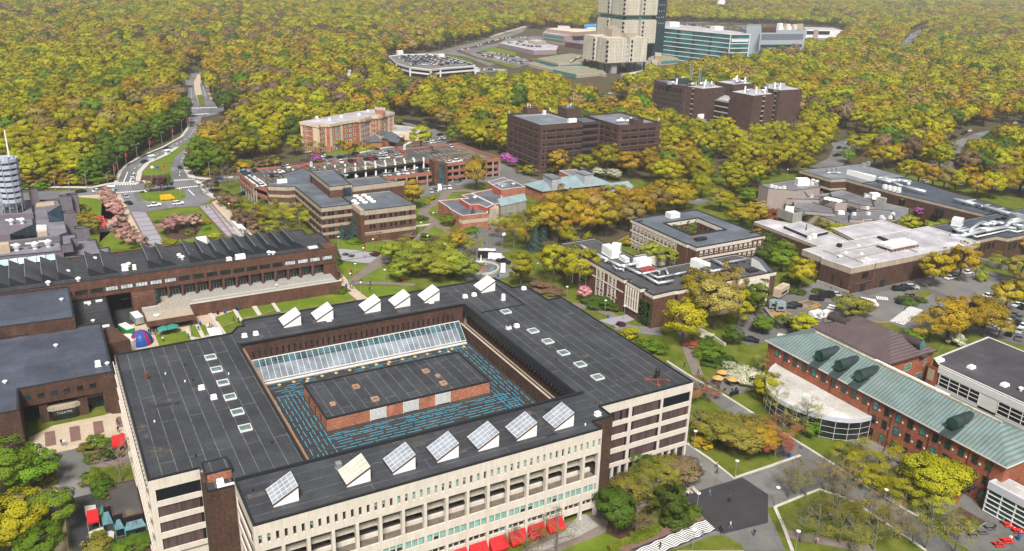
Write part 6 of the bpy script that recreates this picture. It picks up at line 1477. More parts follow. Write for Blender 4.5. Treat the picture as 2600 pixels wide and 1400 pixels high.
hipxy(PB,178.0,196.4,121.6,147.2,11.4,15.8,8.2,M_PURPLE);part(PB,'eaves',M_BROWNM,lambda b: ring(b,rect(177.9,196.5,121.5,147.3),.6,11.05,11.38))
barrel(PB,(191.0,122.6,13.7),(-.12,1,0),6.5,1.2,M_TEAL,mat('brown_barrel',(.06,.045,.05),.5,var=.3));barrel(PB,(183.5,146.2,13.8),(.1,-1,0),6,1.2,M_PALEG,mat('brown_barrel',(.06,.045,.05)))
for x,z,w_ in ((186.2,7.5,2.6),(192.8,7.5,1.0),(191.5,3.8,2.6),(184.9,3.8,2.6),(180.4,7.5,1.0)): child('window',wmesh(w_,2.0,M_TEAL,M_CONC2,2 if w_ > 2 else 1,2,.12,.1),PB,(x-187,122.18-134,z))
DB=thing('dark_roofed_sports_hall','wide flat dark roofed hall with white fascia and large gridded windows','building',(205,95,0))
block(DB,[(190,40),(190,116.5),(192.2,119.5),(218,121.7),(218,40)],0,11,M_RED,roofmat('charcoal_roof',(.058,.054,.062),(.075,.07,.075),along='Y',row=4,stain=(.05,.048,.05),seamw=.04),M_COPW,ph=.25)
part(DB,'white_fascia',M_OFFW,lambda b: b.box(189.7,189.99,40,116.2,9.0,10.7))
part(DB,'brick_end',M_RED,lambda b: b.box(189.85,189.99,116.2,119,4,10));part(DB,'pale_panel',M_CONC2,lambda b: b.box(189.78,189.85,117,118.8,6,9))
for y0_,y1_ in ((104.6,115.4),(88,99.8),(70,84)):
 part(DB,'gridded_window',M_GLASS,lambda b: b.box(189.85,189.99,y0_,y1_,5.6,8.9));part(DB,'window_grid',M_OFFW,lambda b: [b.box(189.72,189.85,y0_+(y1_-y0_)*i/4-.08,y0_+(y1_-y0_)*i/4+.08,5.6,8.9) for i in range(5)]+[b.box(189.74,189.84,y0_,y1_,z,z+.13) for z in (5.6,6.7,7.8,8.8)])
part(DB,'pale_wall',M_OFFW,lambda b: (b.box(189.8,189.99,99.9,104.5,0,8.99),b.box(189.8,189.99,40,116,0,5.5)))
for x,y in ((1350,45),(1570,95),(1805,220)): q=K(12,x,y,10.8);hbox(DB,q[0],q[1],10.75,1.8,1.3,.6)
q=K(12,1917,255,10.8);vent(DB,q[0],q[1],10.75,.6,1.0)
GA2=thing('curved_glass_pavilion','half moon glass pavilion with white mullions and a weathered white roof against the hall','pavilion',(155,128,0))
arc=[(160.9,142.4),(158.0,141.2),(155.2,139.4),(152.6,137.4),(150.5,135.2),(148.9,132.9),(147.9,130.6),(147.4,128.2),(147.5,125.4),(148.2,122.6),(149.2,120.0),(150.8,117.5),(152.8,115.0),(155.2,113.2),(158.0,112.2),(160.9,111.9)]
M_WEATH=roofmat('weathered_white_roof',(.50,.48,.45),(.3,.29,.28),along='Y',row=6,stain=(.10,.10,.11),seamw=.06)
part(GA2,'roof',M_WEATH,lambda b: b.poly([(x,y,5.9) for x,y in ccw(arc)]));part(GA2,'fascia',mat('lilac_white',(.52,.53,.60),.5,var=.06),lambda b: [b.bar((*a,5.5),(*c,5.5),.3,1.1) for a,c in zip(arc,arc[1:])])
part(GA2,'glass_wall',M_GLASS,lambda b: [b.poly([(*a,.3),(*c,.3),(*c,4.85),(*a,4.85)]) for a,c in zip(arc,arc[1:])])
part(GA2,'mullion',M_OFFW,lambda b: [b.bar((a[0]*1.0,a[1],0),(*a,4.85),.08) for a in arc]+[b.bar((*a,z),(*c,z),.06,.07) for a,c in zip(arc,arc[1:]) for z in (.3,1.8,3.3)])
PV=thing('glass_corner_pavilion','white framed glass pavilion at the end of the brick hall','pavilion',(162,72,0))
pv=[(159.1,81.3),(163.3,81.3),(164,60),(159.8,60)]
part(PV,'roof',M_WEATH,lambda b: b.poly([(x,y,7.0) for x,y in ccw(pv)]));part(PV,'fascia',mat('lilac_white',(.52,.53,.60)),lambda b: ring(b,grow(pv,.25),.6,5.5,7.15))
part(PV,'glass_wall',M_GREENG,lambda b: b.prism(grow(pv,-.1),.2,5.4));part(PV,'mullion',M_OFFW,lambda b: [b.bar((159.1+.033*i*2.9,81.3-2.9*i,0),(159.1+.033*i*2.9,81.3-2.9*i,5.5),.24) for i in range(8)]+[b.bar((159.0,81.3,z),(159.75,60,z),.2,.16) for z in (.3,1.3,2.3,3.4,4.5)]+[b.bar((160.4+i*1.4,81.4,0),(160.4+i*1.4,81.4,5.5),.2) for i in range(2)]+[b.bar((159,81.4,z),(162.5,81.4,z),.16) for z in (.3,1.3,2.3,3.4,4.5)])
PG=thing('timber_pergola','dark green slatted pergola on brick piers along the brick hall','pergola',(158.6,90,0))
part(PG,'pergola_beam',M_DORM,lambda b: (b.bar((156.6,84.4,3.3),(156.6,96.5,3.3),.35,.5),b.bar((160.6,84.4,3.4),(160.6,96.5,3.4),.2,.3)))
part(PG,'slats',M_DORM,lambda b: [b.bar((156.2,84.6+.62*i,3.65),(160.9,84.6+.62*i,3.65),.16,.25) for i in range(20)]);part(PG,'pier',M_RED,lambda b: b.box(156.2,157.0,85.2,86.0,0,3.1));part(PG,'pier',M_RED,lambda b: b.box(156.2,157.0,94.2,95.0,0,3.1))
# --- glasshouse kiosk beside the library
GK=thing('glasshouse_kiosk','small dark flat roofed kiosk with blue green glass bays beside the library','kiosk',(3,157,0))
kp=[(3.1,164),(6.7,163.8),(6.8,151.3),(3.3,151.4),(3.3,153),(1.6,153),(1.7,156.5),(.3,156.7),(.3,159),(1.7,159.1),(1.7,162.4),(3.0,162.5)]
block(GK,kp,0,4,M_BLACK,roofmat('mossy_roof',(.075,.07,.068),(.1,.1,.1),along='Y',row=9,stain=(.17,.13,.05)),M_BROWNM,ph=.2,cw=.2)
def bay(x0,x1,y1,y0,z1=2.9,z0=2.0,left=True):
 o=part(GK,'glass_bay',M_GLASS,lambda b: b.prism([(x0,y0),(x1,y0),(x1,y1),(x0,y1)],.4,z0))
 part(o,'sloped_glazing',glassmat('kiosk_glazing',(.09,.15,.17),.2,.7,.4,.8),lambda b: (b.poly([(x0,y0,z0),(x1,y0,z0),(x1-.5,y1,z1),(x0+.5,y1,z1)]),b.poly([(x0,y1,z0),(x0,y0,z0),(x0+.5,y1,z1)])))
 part(o,'frame',mat('teal_frame',(.08,.25,.28),.5),lambda b: [b.bar(a,c,.11) for a,c in (((x0,y0,.4),(x1,y0,.4)),((x0,y0,z0),(x1,y0,z0)),((x0,y0,.4),(x0,y0,z0)),((x1,y0,.4),(x1,y0,z0)),((x0,y0,.4),(x0,y1,.4)),((x0,y1,z0),(x0,y0,z0)))]+[b.bar((x0+(x1-x0)*i/4,y0,z0),(x0+.5+(x1-x0-1)*i/4,y1,z1),.07) for i in range(5)])
bay(3.3,6.9,151.2,149.9);bay(1.7,3.2,152.9,151.0);bay(-.2,1.5,156.4,153.6);part(GK,'glass_lean_to',M_TEAL,lambda b: b.poly([(.25,159,3),(-.7,159,1.9),(-.7,156.9,1.9),(.25,156.9,3)]))
part(GK,'ramp',M_WALK,lambda b: (b.prism([(-2.9,164),(-.9,163.5),(-.9,160.5),(-2.9,160.6)],0,.5),b.prism([(-2.8,155.0),(-.5,155.6),(1.5,152.9),(1.2,151.2),(-2.8,153.5)],0,.4)))
def awning(name,label,a,c,dpt,z1,z2,par=None):
 t=thing(name,label,'awning',((a[0]+c[0])/2,(a[1]+c[1])/2,0));n=Vector((c[1]-a[1],-(c[0]-a[0]))).normalized()*dpt
 part(t,'canopy',M_REDP,lambda b: (b.poly([(*a,z1),(a[0]+n.x,a[1]+n.y,z2),(c[0]+n.x,c[1]+n.y,z2),(*c,z1)]),b.poly([(a[0]+n.x,a[1]+n.y,z2),(a[0]+n.x,a[1]+n.y,z2-.5),(c[0]+n.x,c[1]+n.y,z2-.5),(c[0]+n.x,c[1]+n.y,z2)]),b.poly([(*a,z1),(*a,z2-.5),(a[0]+n.x,a[1]+n.y,z2-.5),(a[0]+n.x,a[1]+n.y,z2)])))
 for q in (a,c): part(t,'post',M_STEEL,lambda b: b.bar((q[0]+n.x*.95,q[1]+n.y*.95,0),(q[0]+n.x*.95,q[1]+n.y*.95,z2),.1))
 return t
awning('awning','red canopy over the kiosk entrance',(-2.6,158.4),(-.6,158.3),3.2,2.9,2.4);awning('awning','red canopy at the library side door near the theatre court',(4.4,184.5),(7.0,184.2),3.4,3.4,2.8)
# --- hospital complex on the skyline
HC=thing('hospital_cube','pale concrete panelled hospital cube with round portholes on dark stilts','building',(503,700,0))
def pod(par,x0,x1,y0,y1,z0,z1,m=None,gapx=None,gapy=None,rd=2.2):
 """panelled box with softened edges, split by vertical slots"""
 m=m or M_CONC3
 def rbx(b,a0,a1,c0,c1):
  n=4;pts=[]
  for cx_,cy_,s in ((a1-rd,c1-rd,0),(a0+rd,c1-rd,1),(a0+rd,c0+rd,2),(a1-rd,c0+rd,3)):
   for i in range(n+1): an=math.pi/2*(s+i/n);pts.append((cx_+rd*math.cos(an),cy_+rd*math.sin(an)))
  b.prism(pts,z0+1,z1-1);b.prism(grow(pts,-.9),z0,z0+1.01);b.prism(grow(pts,-.9),z1-1.01,z1)
 xs=[x0,gapx-1.3,gapx+1.3,x1] if gapx else [x0,x1];ys=[y0,gapy-1.3,gapy+1.3,y1] if gapy else [y0,y1]
 for i in range(0,len(xs),2):
  for j in range(0,len(ys),2): part(par,'concrete_pod',m,lambda b: rbx(b,xs[i],xs[i+1],ys[j],ys[j+1]))
 part(par,'recess',M_CONCG,lambda b: b.box(x0+2.5,x1-2.5,y0+2.5,y1-2.5,z0+.5,z1-.5))
def ports(par,pts,zs,r=.95):
 for x,y in pts:
  for z in zs: part(par,'porthole',M_BLACK,lambda b: b.lathe((x,y,z-1.3),[(r*.5,0),(r,.5),(r,2.1),(r*.5,2.6)],8))
pod(HC,479,527,679,721,9.5,33,gapx=504.5,gapy=698)
zs=[13,17.2,21.4,25.6,29.8]
ports(HC,((479.6,679.6),),zs,1.15);ports(HC,((478.9,700.8),(507.6,678.9)),zs,.95)
part(HC,'core',M_CONCG,lambda b: (b.box(486,500,688,702,0,9.6),b.box(488,494,682,690,0,9.6)))
for x,y in ((480.5,717),(480.5,706),(480.5,694),(481,684),(495,680.5),(508,680.5),(514,680.5),(525,680.5),(503,690)): part(HC,'stilt',M_BLACK,lambda b: b.box(x-.7,x+.7,y-.7,y+.7,0,9.8))
for i in range(4): part(HC,'slot_window',M_CURT,lambda b: b.box(503.4,505.6,681.3,681.49,12+i*4.4,14.5+i*4.4))
part(HC,'plant_room',M_CONC2,lambda b: (b.box(493,504,692,699,33,40),b.box(503,514,683,690,33,37),b.box(494,505,700,707,33,42)))
TW=thing('hospital_tower','tall pale panelled hospital tower rising out of the picture with dark bands','building',(580,785,0))
tx,ty,tW,tD=554,759,45,50
def zt(px,py,X,Y):
 lo,hi=0,160
 for _ in range(50):
  m_=(lo+hi)/2
  if cam_px(X,Y,m_)[1] > py: lo=m_
  else: hi=m_
 return lo
zA=zt(0,640/5.724,tx+tW,ty);zB=zt(0,290/5.724,tx+tW,ty);zC=zt(0,235/5.724,tx+tW,ty)
pod(TW,tx,tx+tW,ty,ty+tD,zA,zB,gapx=tx+23,gapy=ty+25);pod(TW,tx,tx+tW,ty,ty+tD,zC,zC+32,gapx=tx+23,gapy=ty+25)
zs2=[zB-2.8-4.4*i for i in range(5)];zs3=[zC+3.2+4.4*i for i in range(7)]
for zz_ in (zs2,zs3): ports(TW,((tx+.6,ty+.6),),zz_,1.15);ports(TW,((tx-.1,ty+27.8),(tx+26.0,ty-.1)),zz_,.95)
part(TW,'glazed_band',M_TEAL,lambda b: b.box(tx+3.5,tx+tW-3,ty+3.5,ty+tD-4,zB-.4,zC+.4));part(TW,'dark_column',M_BLACK,lambda b: [b.box(tx+a,tx+a+3.4,ty+2.4,ty+3.6,zB-.3,zC+.3) for a in (1.5,40)])
part(TW,'core',M_BLACK,lambda b: (b.box(tx+6,tx+16,ty+6,ty+16,0,zA+1),b.box(tx+33,tx+42,ty+8,ty+16,0,zA+1)))
part(TW,'dark_service_tower',glassmat('navy_cladding',(.012,.03,.045),.3,.4),lambda b: b.box(tx+tW+2,tx+tW+17,ty+8,ty+30,0,zC+34))
part(TW,'service_tower_light',M_WHITE,lambda b: [b.box(tx+tW+4+3.2*i,tx+tW+4.7+3.2*i,ty+7.85,ty+7.99,38+6.3*j,38.7+6.3*j) for i in range(4) for j in range(14)],'stuff')
PO=thing('hospital_podium','low terraced podium with planted flat roofs and teal windows under the hospital cube','building',(500,720,0))
def po_(z,pts,z0=0,m=M_CONC2,rm=None): block(PO,[K('e',x,y,z) for x,y in pts],z0,z,m,rm or M_ROOF3,M_COPW,ph=.4);return [K('e',x,y,z) for x,y in pts]
M_GREENR=groundmat('planted_roof',[(.35,(.16,.17,.07)),(.55,(.27,.25,.20)),(.75,(.12,.16,.05))],.2)
gq1=po_(6,((95,850),(395,925),(730,905),(1000,890),(1000,840),(560,780)),rm=M_GREENR);gq2=po_(3,((-40,930),(300,1010),(660,1090),(980,1060),(1090,1080),(1000,990),(700,960),(300,975),(80,915)),rm=M_GREENR)
gq3=po_(5.5,((1400,960),(1680,935),(1680,880),(1360,900)));gq4=po_(6,((1880,870),(2130,850),(2050,820),(1820,790),(1690,850)),rm=M_GREENR);gq5=po_(3,((1300,1080),(1700,1150),(2000,1060),(1620,1020)),rm=M_ROOFW)
for p0,p1,z in ((gq1[0],gq1[1],1.5),(gq1[1],gq1[2],1.5),(gq3[0],gq3[1],1.2),(gq4[0],gq4[1],1.5),(gq2[1],gq2[2],.4)): onface(PO,'window_strip',M_TEAL,p0,p1,.03,.97,z,z+2.7,.1)
part(PO,'stair_block',M_CONC2,lambda b: (b.prism([K('e',1790,790,7),K('e',1890,800,7),K('e',1880,850,7),K('e',1790,840,7)],0,9),b.prism([K('e',1740,880,4),K('e',1840,890,4),K('e',1830,930,4),K('e',1750,930,4)],0,5)))
pipe(PO,[(*K('e',x,y,7),7) for x,y in ((560,900),(640,850),(720,830))],1.2,M_CONCG,'curved_hood')
GB=thing('teal_glass_building','long teal glass hospital building with white floor lines and a white roof','building',(660,740,0))
gp=[K('f',x,y,33) for x,y in ((190,150),(1075,235),(1312,235),(1150,200),(540,128),(270,100))]
b=MB();b.prism(gp,0,32.5);b.build('glass_wall',glassmat('teal_curtain_wall',(.018,.105,.115),.12,.8,.5,.05),GB);part(GB,'roof',M_ROOFW,lambda b: b.poly([(x,y,33.1) for x,y in ccw(gp)]))
for k in range(8):
 z=32.4-k*4.6;onface(GB,'floor_line',M_OFFW,gp[0],gp[1],0,1,z,z+.7,.5);onface(GB,'floor_line',M_OFFW,gp[1],gp[2],0,1,z,z+.7,.5)
onface(GB,'corner_post',M_OFFW,gp[0],gp[1],.993,1,0,33,.8);onface(GB,'corner_post',M_OFFW,gp[1],gp[2],.97,1,0,33,.8);onface(GB,'pale_panel',M_OFFW,gp[1],gp[2],.05,.95,25.5,28.0,.2)
for t in (.27,.49,.73): onface(GB,'dark_mullion',M_GREENG,gp[0],gp[1],t-.02,t+.02,2,32.3,.25)
q=K('f',890,170,34);hbox(GB,q[0],q[1],33,12,8,4,M_OFFW);q=K('f',330,115,35);hbox(GB,q[0],q[1],33,14,9,5,M_OFFW)
GR=thing('grey_clad_building','pale blue grey metal clad block with dark ribbon windows beyond the glass building','building',(760,780,0))
M_CLAD=mat('blue_grey_cladding',(.33,.38,.44),.5,var=.06)
def gr2(z1,pts): q=[K('f',x,y,z1) for x,y in pts];block(GR,q,0,z1,M_CLAD,M_ROOF3,M_COPW,ph=.4);return q
ga=gr2(33,((1290,178),(1455,180),(2015,178),(1990,150),(1500,145),(1200,160)));gr2(38,((1270,135),(1450,135),(1440,112),(1290,112)))
for z0,z1 in ((22.5,28.5),(14,17),(6,9),(-2,1)): onface(GR,'ribbon_window',M_GREENG if z0 < 20 else mat('slate_louvre',(.14,.16,.20)),ga[1],ga[2],.02,.95,max(0,z0),max(1,z1),.3)
part(GR,'plant_screen',M_BROWNM,lambda b: b.prism([K('f',1455,178,36),K('f',1640,178,36),K('f',1640,165,36),K('f',1460,165,36)],33,38));R_=random.Random(2)
for i in range(9): q=K('f',1680+i*32,165,34);hbox(GR,q[0],q[1],33,5,4,R_.uniform(2,7),R_.choice([M_WHITE,M_OFFW,M_PAVE]))
PK=thing('pink_clinic_building','pinkish brick clinic with teal ribbon windows and cream roof left of the tower','building',(565,900,0))
M_PINK=concmat('pink_brick',(.36,.25,.22),.1)
pk=[K('e',x,y,12) for x,y in ((160,475),(480,520),(730,500),(930,480),(900,440),(215,440))];block(PK,pk,0,12,M_PINK,M_ROOFW,M_COPW)
for z in (8.0,3.6): onface(PK,'window_strip',M_TEAL,pk[0],pk[1],.06,.97,z,z+2.2,.25)
pk2=[K('e',x,y,16) for x,y in ((215,420),(640,470),(930,450),(900,425),(320,405))];block(PK,pk2,11,16,M_PINK,mat('cream_roof',(.62,.52,.42)),M_COPW)
block(PK,[K('e',x,y,6) for x,y in ((490,610),(720,640),(1000,640),(1000,560),(500,560))],0,6,M_BROWNM,M_ROOF3)
PD=thing('clinic_parking_podium','mauve stone faced podium with rooftop parking beside the pink clinic','building',(520,890,0))
pd=[K('g',x,y,5) for x,y in ((1635,340),(2150,450),(2480,440),(2500,380),(2100,300),(1820,310))];block(PD,pd,0,5,mat('mauve_stone',(.27,.22,.25),var=.3),M_ROOFW,mat('cream_edge',(.6,.5,.38)),ph=.3)
block(PD,[K('g',x,y,9) for x,y in ((2060,300),(2200,320),(2330,310),(2200,285))],4,9,M_CONC2,M_ROOFW,M_COPW)
block(PD,[K('g',x,y,8) for x,y in ((2080,245),(2270,265),(2270,245),(2100,235))],0,8,M_CONCG,M_ROOF3)
FD=thing('far_parking_deck','white open sided parking deck crammed with cars in front of the clinic road','parking garage',(370,750,0))
fd=[K('g',x,y,7) for x,y in ((30,540),(150,645),(350,705),(650,740),(790,720),(1300,680),(1230,645),(800,520),(600,510),(240,518))]
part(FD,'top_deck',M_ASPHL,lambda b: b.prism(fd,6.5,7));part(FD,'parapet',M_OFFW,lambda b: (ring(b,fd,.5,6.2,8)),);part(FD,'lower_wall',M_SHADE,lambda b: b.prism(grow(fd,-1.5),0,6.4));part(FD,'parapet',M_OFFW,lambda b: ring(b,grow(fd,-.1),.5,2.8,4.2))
for p in fd[:6]: part(FD,'column',M_OFFW,lambda b: b.box(p[0]-.6,p[0]+.6,p[1]-.6,p[1]+.6,0,6.4))
for x,y in ((200,510),(800,560)): q=K('g',x,y,7);hbox(FD,q[0],q[1],7,6,4,4,M_OFFW)
block(FD,[K('g',x,y,3) for x,y in ((790,705),(1150,730),(1360,715),(1330,690),(1000,690))],0,3,M_OFFW,M_ROOFW,M_COPW)
sheet('far_highway',KK('g',0,(250,530),(720,470),(1000,400),(1240,345),(1560,255),(1880,160),(2035,100),(2050,130),(1960,200),(1640,300),(1400,350),(1200,410),(1000,460),(1250,545),(1600,650),(1500,680),(1200,560),(900,500),(640,515)),.03,M_ASPHL)
strip('far_highway_verge',KK('g',0,(1500,258),(1700,195),(1880,145),(2040,95)),6,.05,M_PAVE)
sheet('far_car_park',KK('g',0,(1080,440),(1320,400),(1640,345),(1800,255),(2080,240),(2080,290),(1660,340),(1640,390),(1330,480),(1480,470),(1880,550),(2150,590),(2200,640),(1900,690),(1330,550),(1150,480)),.05,M_ASPHL)
sheet('far_bank',KK('g',0,(1325,455),(1560,400),(1900,480),(1870,545),(1500,465)),.09,M_LAWN2);sheet('far_bank',KK('g',0,(830,500),(900,500),(1310,625),(1180,645)),.09,M_GRASS);sheet('far_bank',KK('g',0,(1340,560),(1500,580),(2000,700),(1850,720),(1600,640)),.09,M_GRASS)
sheet('far_bank',KK('g',0,(2050,585),(2220,560),(2576,500),(2576,560),(2220,600)),.09,M_GRASS);sheet('far_car_park',KK('g',0,(1150,720),(1500,690),(1750,740),(1400,780)),.05,M_ASPHL)
sheet('distant_highway',KK(4,0,(1055,322),(1170,322),(1235,240),(1310,190),(1270,185),(1150,240)),.1,M_ROAD)
sheet('hospital_approach',KK('f',0,(2060,260),(2280,290),(2360,320),(2200,320),(2000,290)),.03,M_ASPHL);sheet('hospital_verge',KK('f',0,(2000,290),(2200,290),(2280,330),(1990,330)),.02,M_GRASS)
sheet('hospital_lot',KK('f',0,(280,100),(1000,95),(1280,170),(1270,130),(700,80)),.04,M_ASPHL);sheet('west_forest_lot',KK(1,0,(0,830),(150,830),(150,870),(0,880)),.04,M_ASPHL)
FW2=thing('far_white_building','low white roofed building with dark bands at the forest edge right of the hospital','building',(1080,975,0))
fw=[K('f',x,y,12) for x,y in ((2020,175),(2350,178),(2480,185),(2370,155),(1990,145))];block(FW2,fw,0,12,M_OFFW,M_ROOFW,M_COPW,ph=.5);onface(FW2,'window_strip',M_GLASS,fw[0],fw[1],.02,.9,5,10,.3);onface(FW2,'brick_bay',M_PINK,fw[0],fw[1],.28,.45,0,12,1.5)
for lab,s,pts,z in (('bright blue roofed store beyond the clinic','e',((770,358),(935,355),(935,375),(770,378)),7),('cream roofed shed beyond the clinic','e',((805,400),(930,398),(935,425),(805,425)),6),('white roofed shed among trees beyond the clinic','e',((380,375),(545,378),(560,395),(380,392)),7),
 ('white low building glimpsed through trees behind the hotel woods',2,((150,470),(300,470),(310,500),(160,500)),7),('white house glimpsed between trees left of the far parking deck',2,((750,490),(870,500),(860,520),(760,520)),7)):
 q=[K(s,x,y,z) for x,y in pts];t=thing('shed',lab,'building',ctr(q));block(t,q,0,z,mat('sky_blue_paint',(.02,.30,.60)) if 'blue' in lab else M_OFFW,mat('sky_blue_paint',(.02,.30,.60)) if 'blue' in lab else (mat('cream_roof',(.62,.52,.42)) if 'cream' in lab else M_ROOFW),M_COPW)
q=K(3,1605,78,0);WT=thing('water_tower','white domed water tower standing above the distant forest','water tower',q)
part(WT,'tank',M_WHITE,lambda b: b.lathe((q[0],q[1],30),[(12,0),(16,3),(16,12)],16));part(WT,'dome',M_OFFW,lambda b: b.lathe((q[0],q[1],42),[(16.5,0),(14,3),(9,5.5),(3,7)],16));part(WT,'shaft',M_WHITE,lambda b: b.tube((q[0],q[1],0),(q[0],q[1],30),9,9,14))
# --- foliage
def leafmat(name,col,var=.22):
 m,nt,N,L,b=_new(name)
 oi=N.new('ShaderNodeObjectInfo')
 hs=N.new('ShaderNodeHueSaturation');hs.inputs['Color'].default_value=(*col,1)
 c=_noise(nt,_coord(nt,world=False),.55,3,.6)
 a1=N.new('ShaderNodeMapRange');a1.inputs[1].default_value=.3;a1.inputs[2].default_value=.7;a1.inputs[3].default_value=1-var;a1.inputs[4].default_value=1+var
 L.new(c,a1.inputs[0])
 a2=N.new('ShaderNodeMapRange');a2.inputs[3].default_value=.68;a2.inputs[4].default_value=1.22;L.new(oi.outputs['Random'],a2.inputs[0])
 mm=N.new('ShaderNodeMath');mm.operation='MULTIPLY';L.new(a1.outputs[0],mm.inputs[0]);L.new(a2.outputs[0],mm.inputs[1])
 L.new(mm.outputs[0],hs.inputs['Value'])
 a3=N.new('ShaderNodeMapRange');a3.inputs[3].default_value=.482;a3.inputs[4].default_value=.516
 fr=N.new('ShaderNodeMath');fr.operation='FRACT';m2=N.new('ShaderNodeMath');m2.operation='MULTIPLY';m2.inputs[1].default_value=7.31
 L.new(oi.outputs['Random'],m2.inputs[0]);L.new(m2.outputs[0],fr.inputs[0]);L.new(fr.outputs[0],a3.inputs[0]);L.new(a3.outputs[0],hs.inputs['Hue'])
 L.new(hs.outputs[0],b.inputs['Base Color']);b.inputs['Roughness'].default_value=.7;b.inputs['Specular IOR Level'].default_value=.18
 return m
LC_=dict(y=('yellow green',(.285,.272,.006)),g=('bright green',(.105,.175,.008)),d=('deep green',(.058,.100,.008)),o=('ochre',(.300,.205,.010)),t=('tan',(.275,.205,.050)),
 n=('brown twiggy',(.175,.120,.065)),u=('blue green',(.045,.075,.062)),w=('white blossoming',(.46,.46,.32)),P=('dusty pink',(.42,.235,.205)),Q=('hot pink',(.62,.27,.33)),M=('magenta',(.42,.12,.36)),
 m=('maroon',(.07,.016,.025)),l=('lime',(.235,.265,.022)),r=('rusty red',(.24,.085,.04)),v=('olive',(.17,.155,.022)))
LM={k: leafmat('foliage_'+v[0].replace(' ','_'),v[1]) for k,v in LC_.items()}
M_BARK=mat('bark',(.085,.066,.048),.95,world=False,scale=2);M_BARKG=mat('grey_bark',(.15,.135,.11),.95,world=False,scale=2)
RN=np.random.default_rng(11)
def quads(P_,Nn,size):
 n=len(P_);r=RN.normal(size=(n,3));g=Nn+.55*r*.8;g /= np.linalg.norm(g,axis=1)[:,None]+1e-9
 t=np.cross(g,RN.normal(size=(n,3)));t /= np.linalg.norm(t,axis=1)[:,None]+1e-9;s=np.cross(g,t)
 sz=(size*RN.uniform(.6,1.25,n))[:,None]/2
 V=np.stack([P_-t*sz-s*sz*.8,P_+t*sz-s*sz*.8,P_+t*sz+s*sz*.8,P_-t*sz+s*sz*.8],1).reshape(-1,3)
 return V,np.repeat(Nn,4,0)
def leafmesh(name,V,Nn,mats):
 me=bpy.data.meshes.new(name);n=len(V) // 4
 me.vertices.add(len(V));me.vertices.foreach_set('co',V.astype(np.float32).ravel())
 me.loops.add(len(V));me.loops.foreach_set('vertex_index',np.arange(len(V),dtype=np.int32))
 me.polygons.add(n);me.polygons.foreach_set('loop_start',np.arange(0,len(V),4,dtype=np.int32));me.polygons.foreach_set('loop_total',np.full(n,4,np.int32))
 me.polygons.foreach_set('use_smooth',[True]*n)
 for m in mats: me.materials.append(m)
 me.update(calc_edges=True);me.validate();me.normals_split_custom_set_from_vertices([tuple(x) for x in Nn])
 return me
def lobed(R,Rz,zc,nl,nleaf,size,zmin=-.35,lr=.38,jit=.16,sub=True,nb=.55):
 k=np.arange(nl)+.5;z=1-(1-zmin)*k/nl;a=k*2.39996+RN.uniform(0,6)
 rr=np.sqrt(np.clip(1-z*z,0,1));D=np.stack([rr*np.cos(a),rr*np.sin(a),z],1)+RN.normal(size=(nl,3))*jit
 ax=np.array([R,R,Rz]);Cn=D*ax*.66+[0,0,zc];LR=R*lr*RN.uniform(.7,1.25,nl)
 if sub:
  C2,L2=[],[]
  for c,r in zip(Cn,LR):
   d=RN.normal(size=(5,3));d /= np.linalg.norm(d,axis=1)[:,None];d[:,2]=np.abs(d[:,2])*.8;C2.append(c+d*r*.72);L2.append(r*RN.uniform(.38,.6,5))
  Cn=np.concatenate([Cn]+C2);LR=np.concatenate([LR*.82]+L2)
 w_=LR ** 2/(LR ** 2).sum();idx=RN.choice(len(Cn),nleaf,p=w_)
 d=RN.normal(size=(nleaf,3));d /= np.linalg.norm(d,axis=1)[:,None]
 out=Cn[idx]-[0,0,zc];out=out/ax;out /= np.linalg.norm(out,axis=1)[:,None]+1e-9
 flip=(d*out).sum(1) <-.25;d[flip] *=-1
 p=Cn[idx]+d*(LR[idx]*RN.uniform(.82,1.06,nleaf))[:,None]
 N_=nb*d+(1.3-nb)*out+[0,0,.2];N_ /= np.linalg.norm(N_,axis=1)[:,None]
 return quads(p,N_,size)
def branches(h,R,n1=7,n2=4,n3=3,r0=.22,seed=1,z0=.3):
 """trunk, limbs and twigs as one tapering tree of tubes; returns builder and tip points"""
 Rr=random.Random(seed);b=MB();tips=[]
 b.tube((0,0,-.1),(0,0,h*.45),r0,r0*.7,6);b.tube((0,0,h*.45),(Rr.uniform(-.3,.3),Rr.uniform(-.3,.3),h*.8),r0*.7,r0*.25,5)
 for i in range(n1):
  a=i*2.4+Rr.uniform(-.4,.4);zz=h*(z0+(.72-z0)*i/n1);L=R*Rr.uniform(.75,1.05)*(1-.35*i/n1)
  p0=Vector((0,0,zz));p1=p0+Vector((math.cos(a)*L*.5,math.sin(a)*L*.5,L*.45));b.tube(p0,p1,r0*.42,r0*.25,5,caps=False)
  for j in range(n2):
   a2=a+Rr.uniform(-1,1);p2=p1+Vector((math.cos(a2),math.sin(a2),Rr.uniform(.3,1.1)))*L*Rr.uniform(.28,.45);b.tube(p1,p2,r0*.2,r0*.1,4,caps=False)
   for k in range(n3):
    a3=a2+Rr.uniform(-1.2,1.2);p3=p2+Vector((math.cos(a3),math.sin(a3),Rr.uniform(-.1,1)))*L*Rr.uniform(.15,.28);b.tube(p2,p3,r0*.09,r0*.04,3,caps=False);tips+= [p3,(p2+p3)/2]
 return b,tips
TT={}
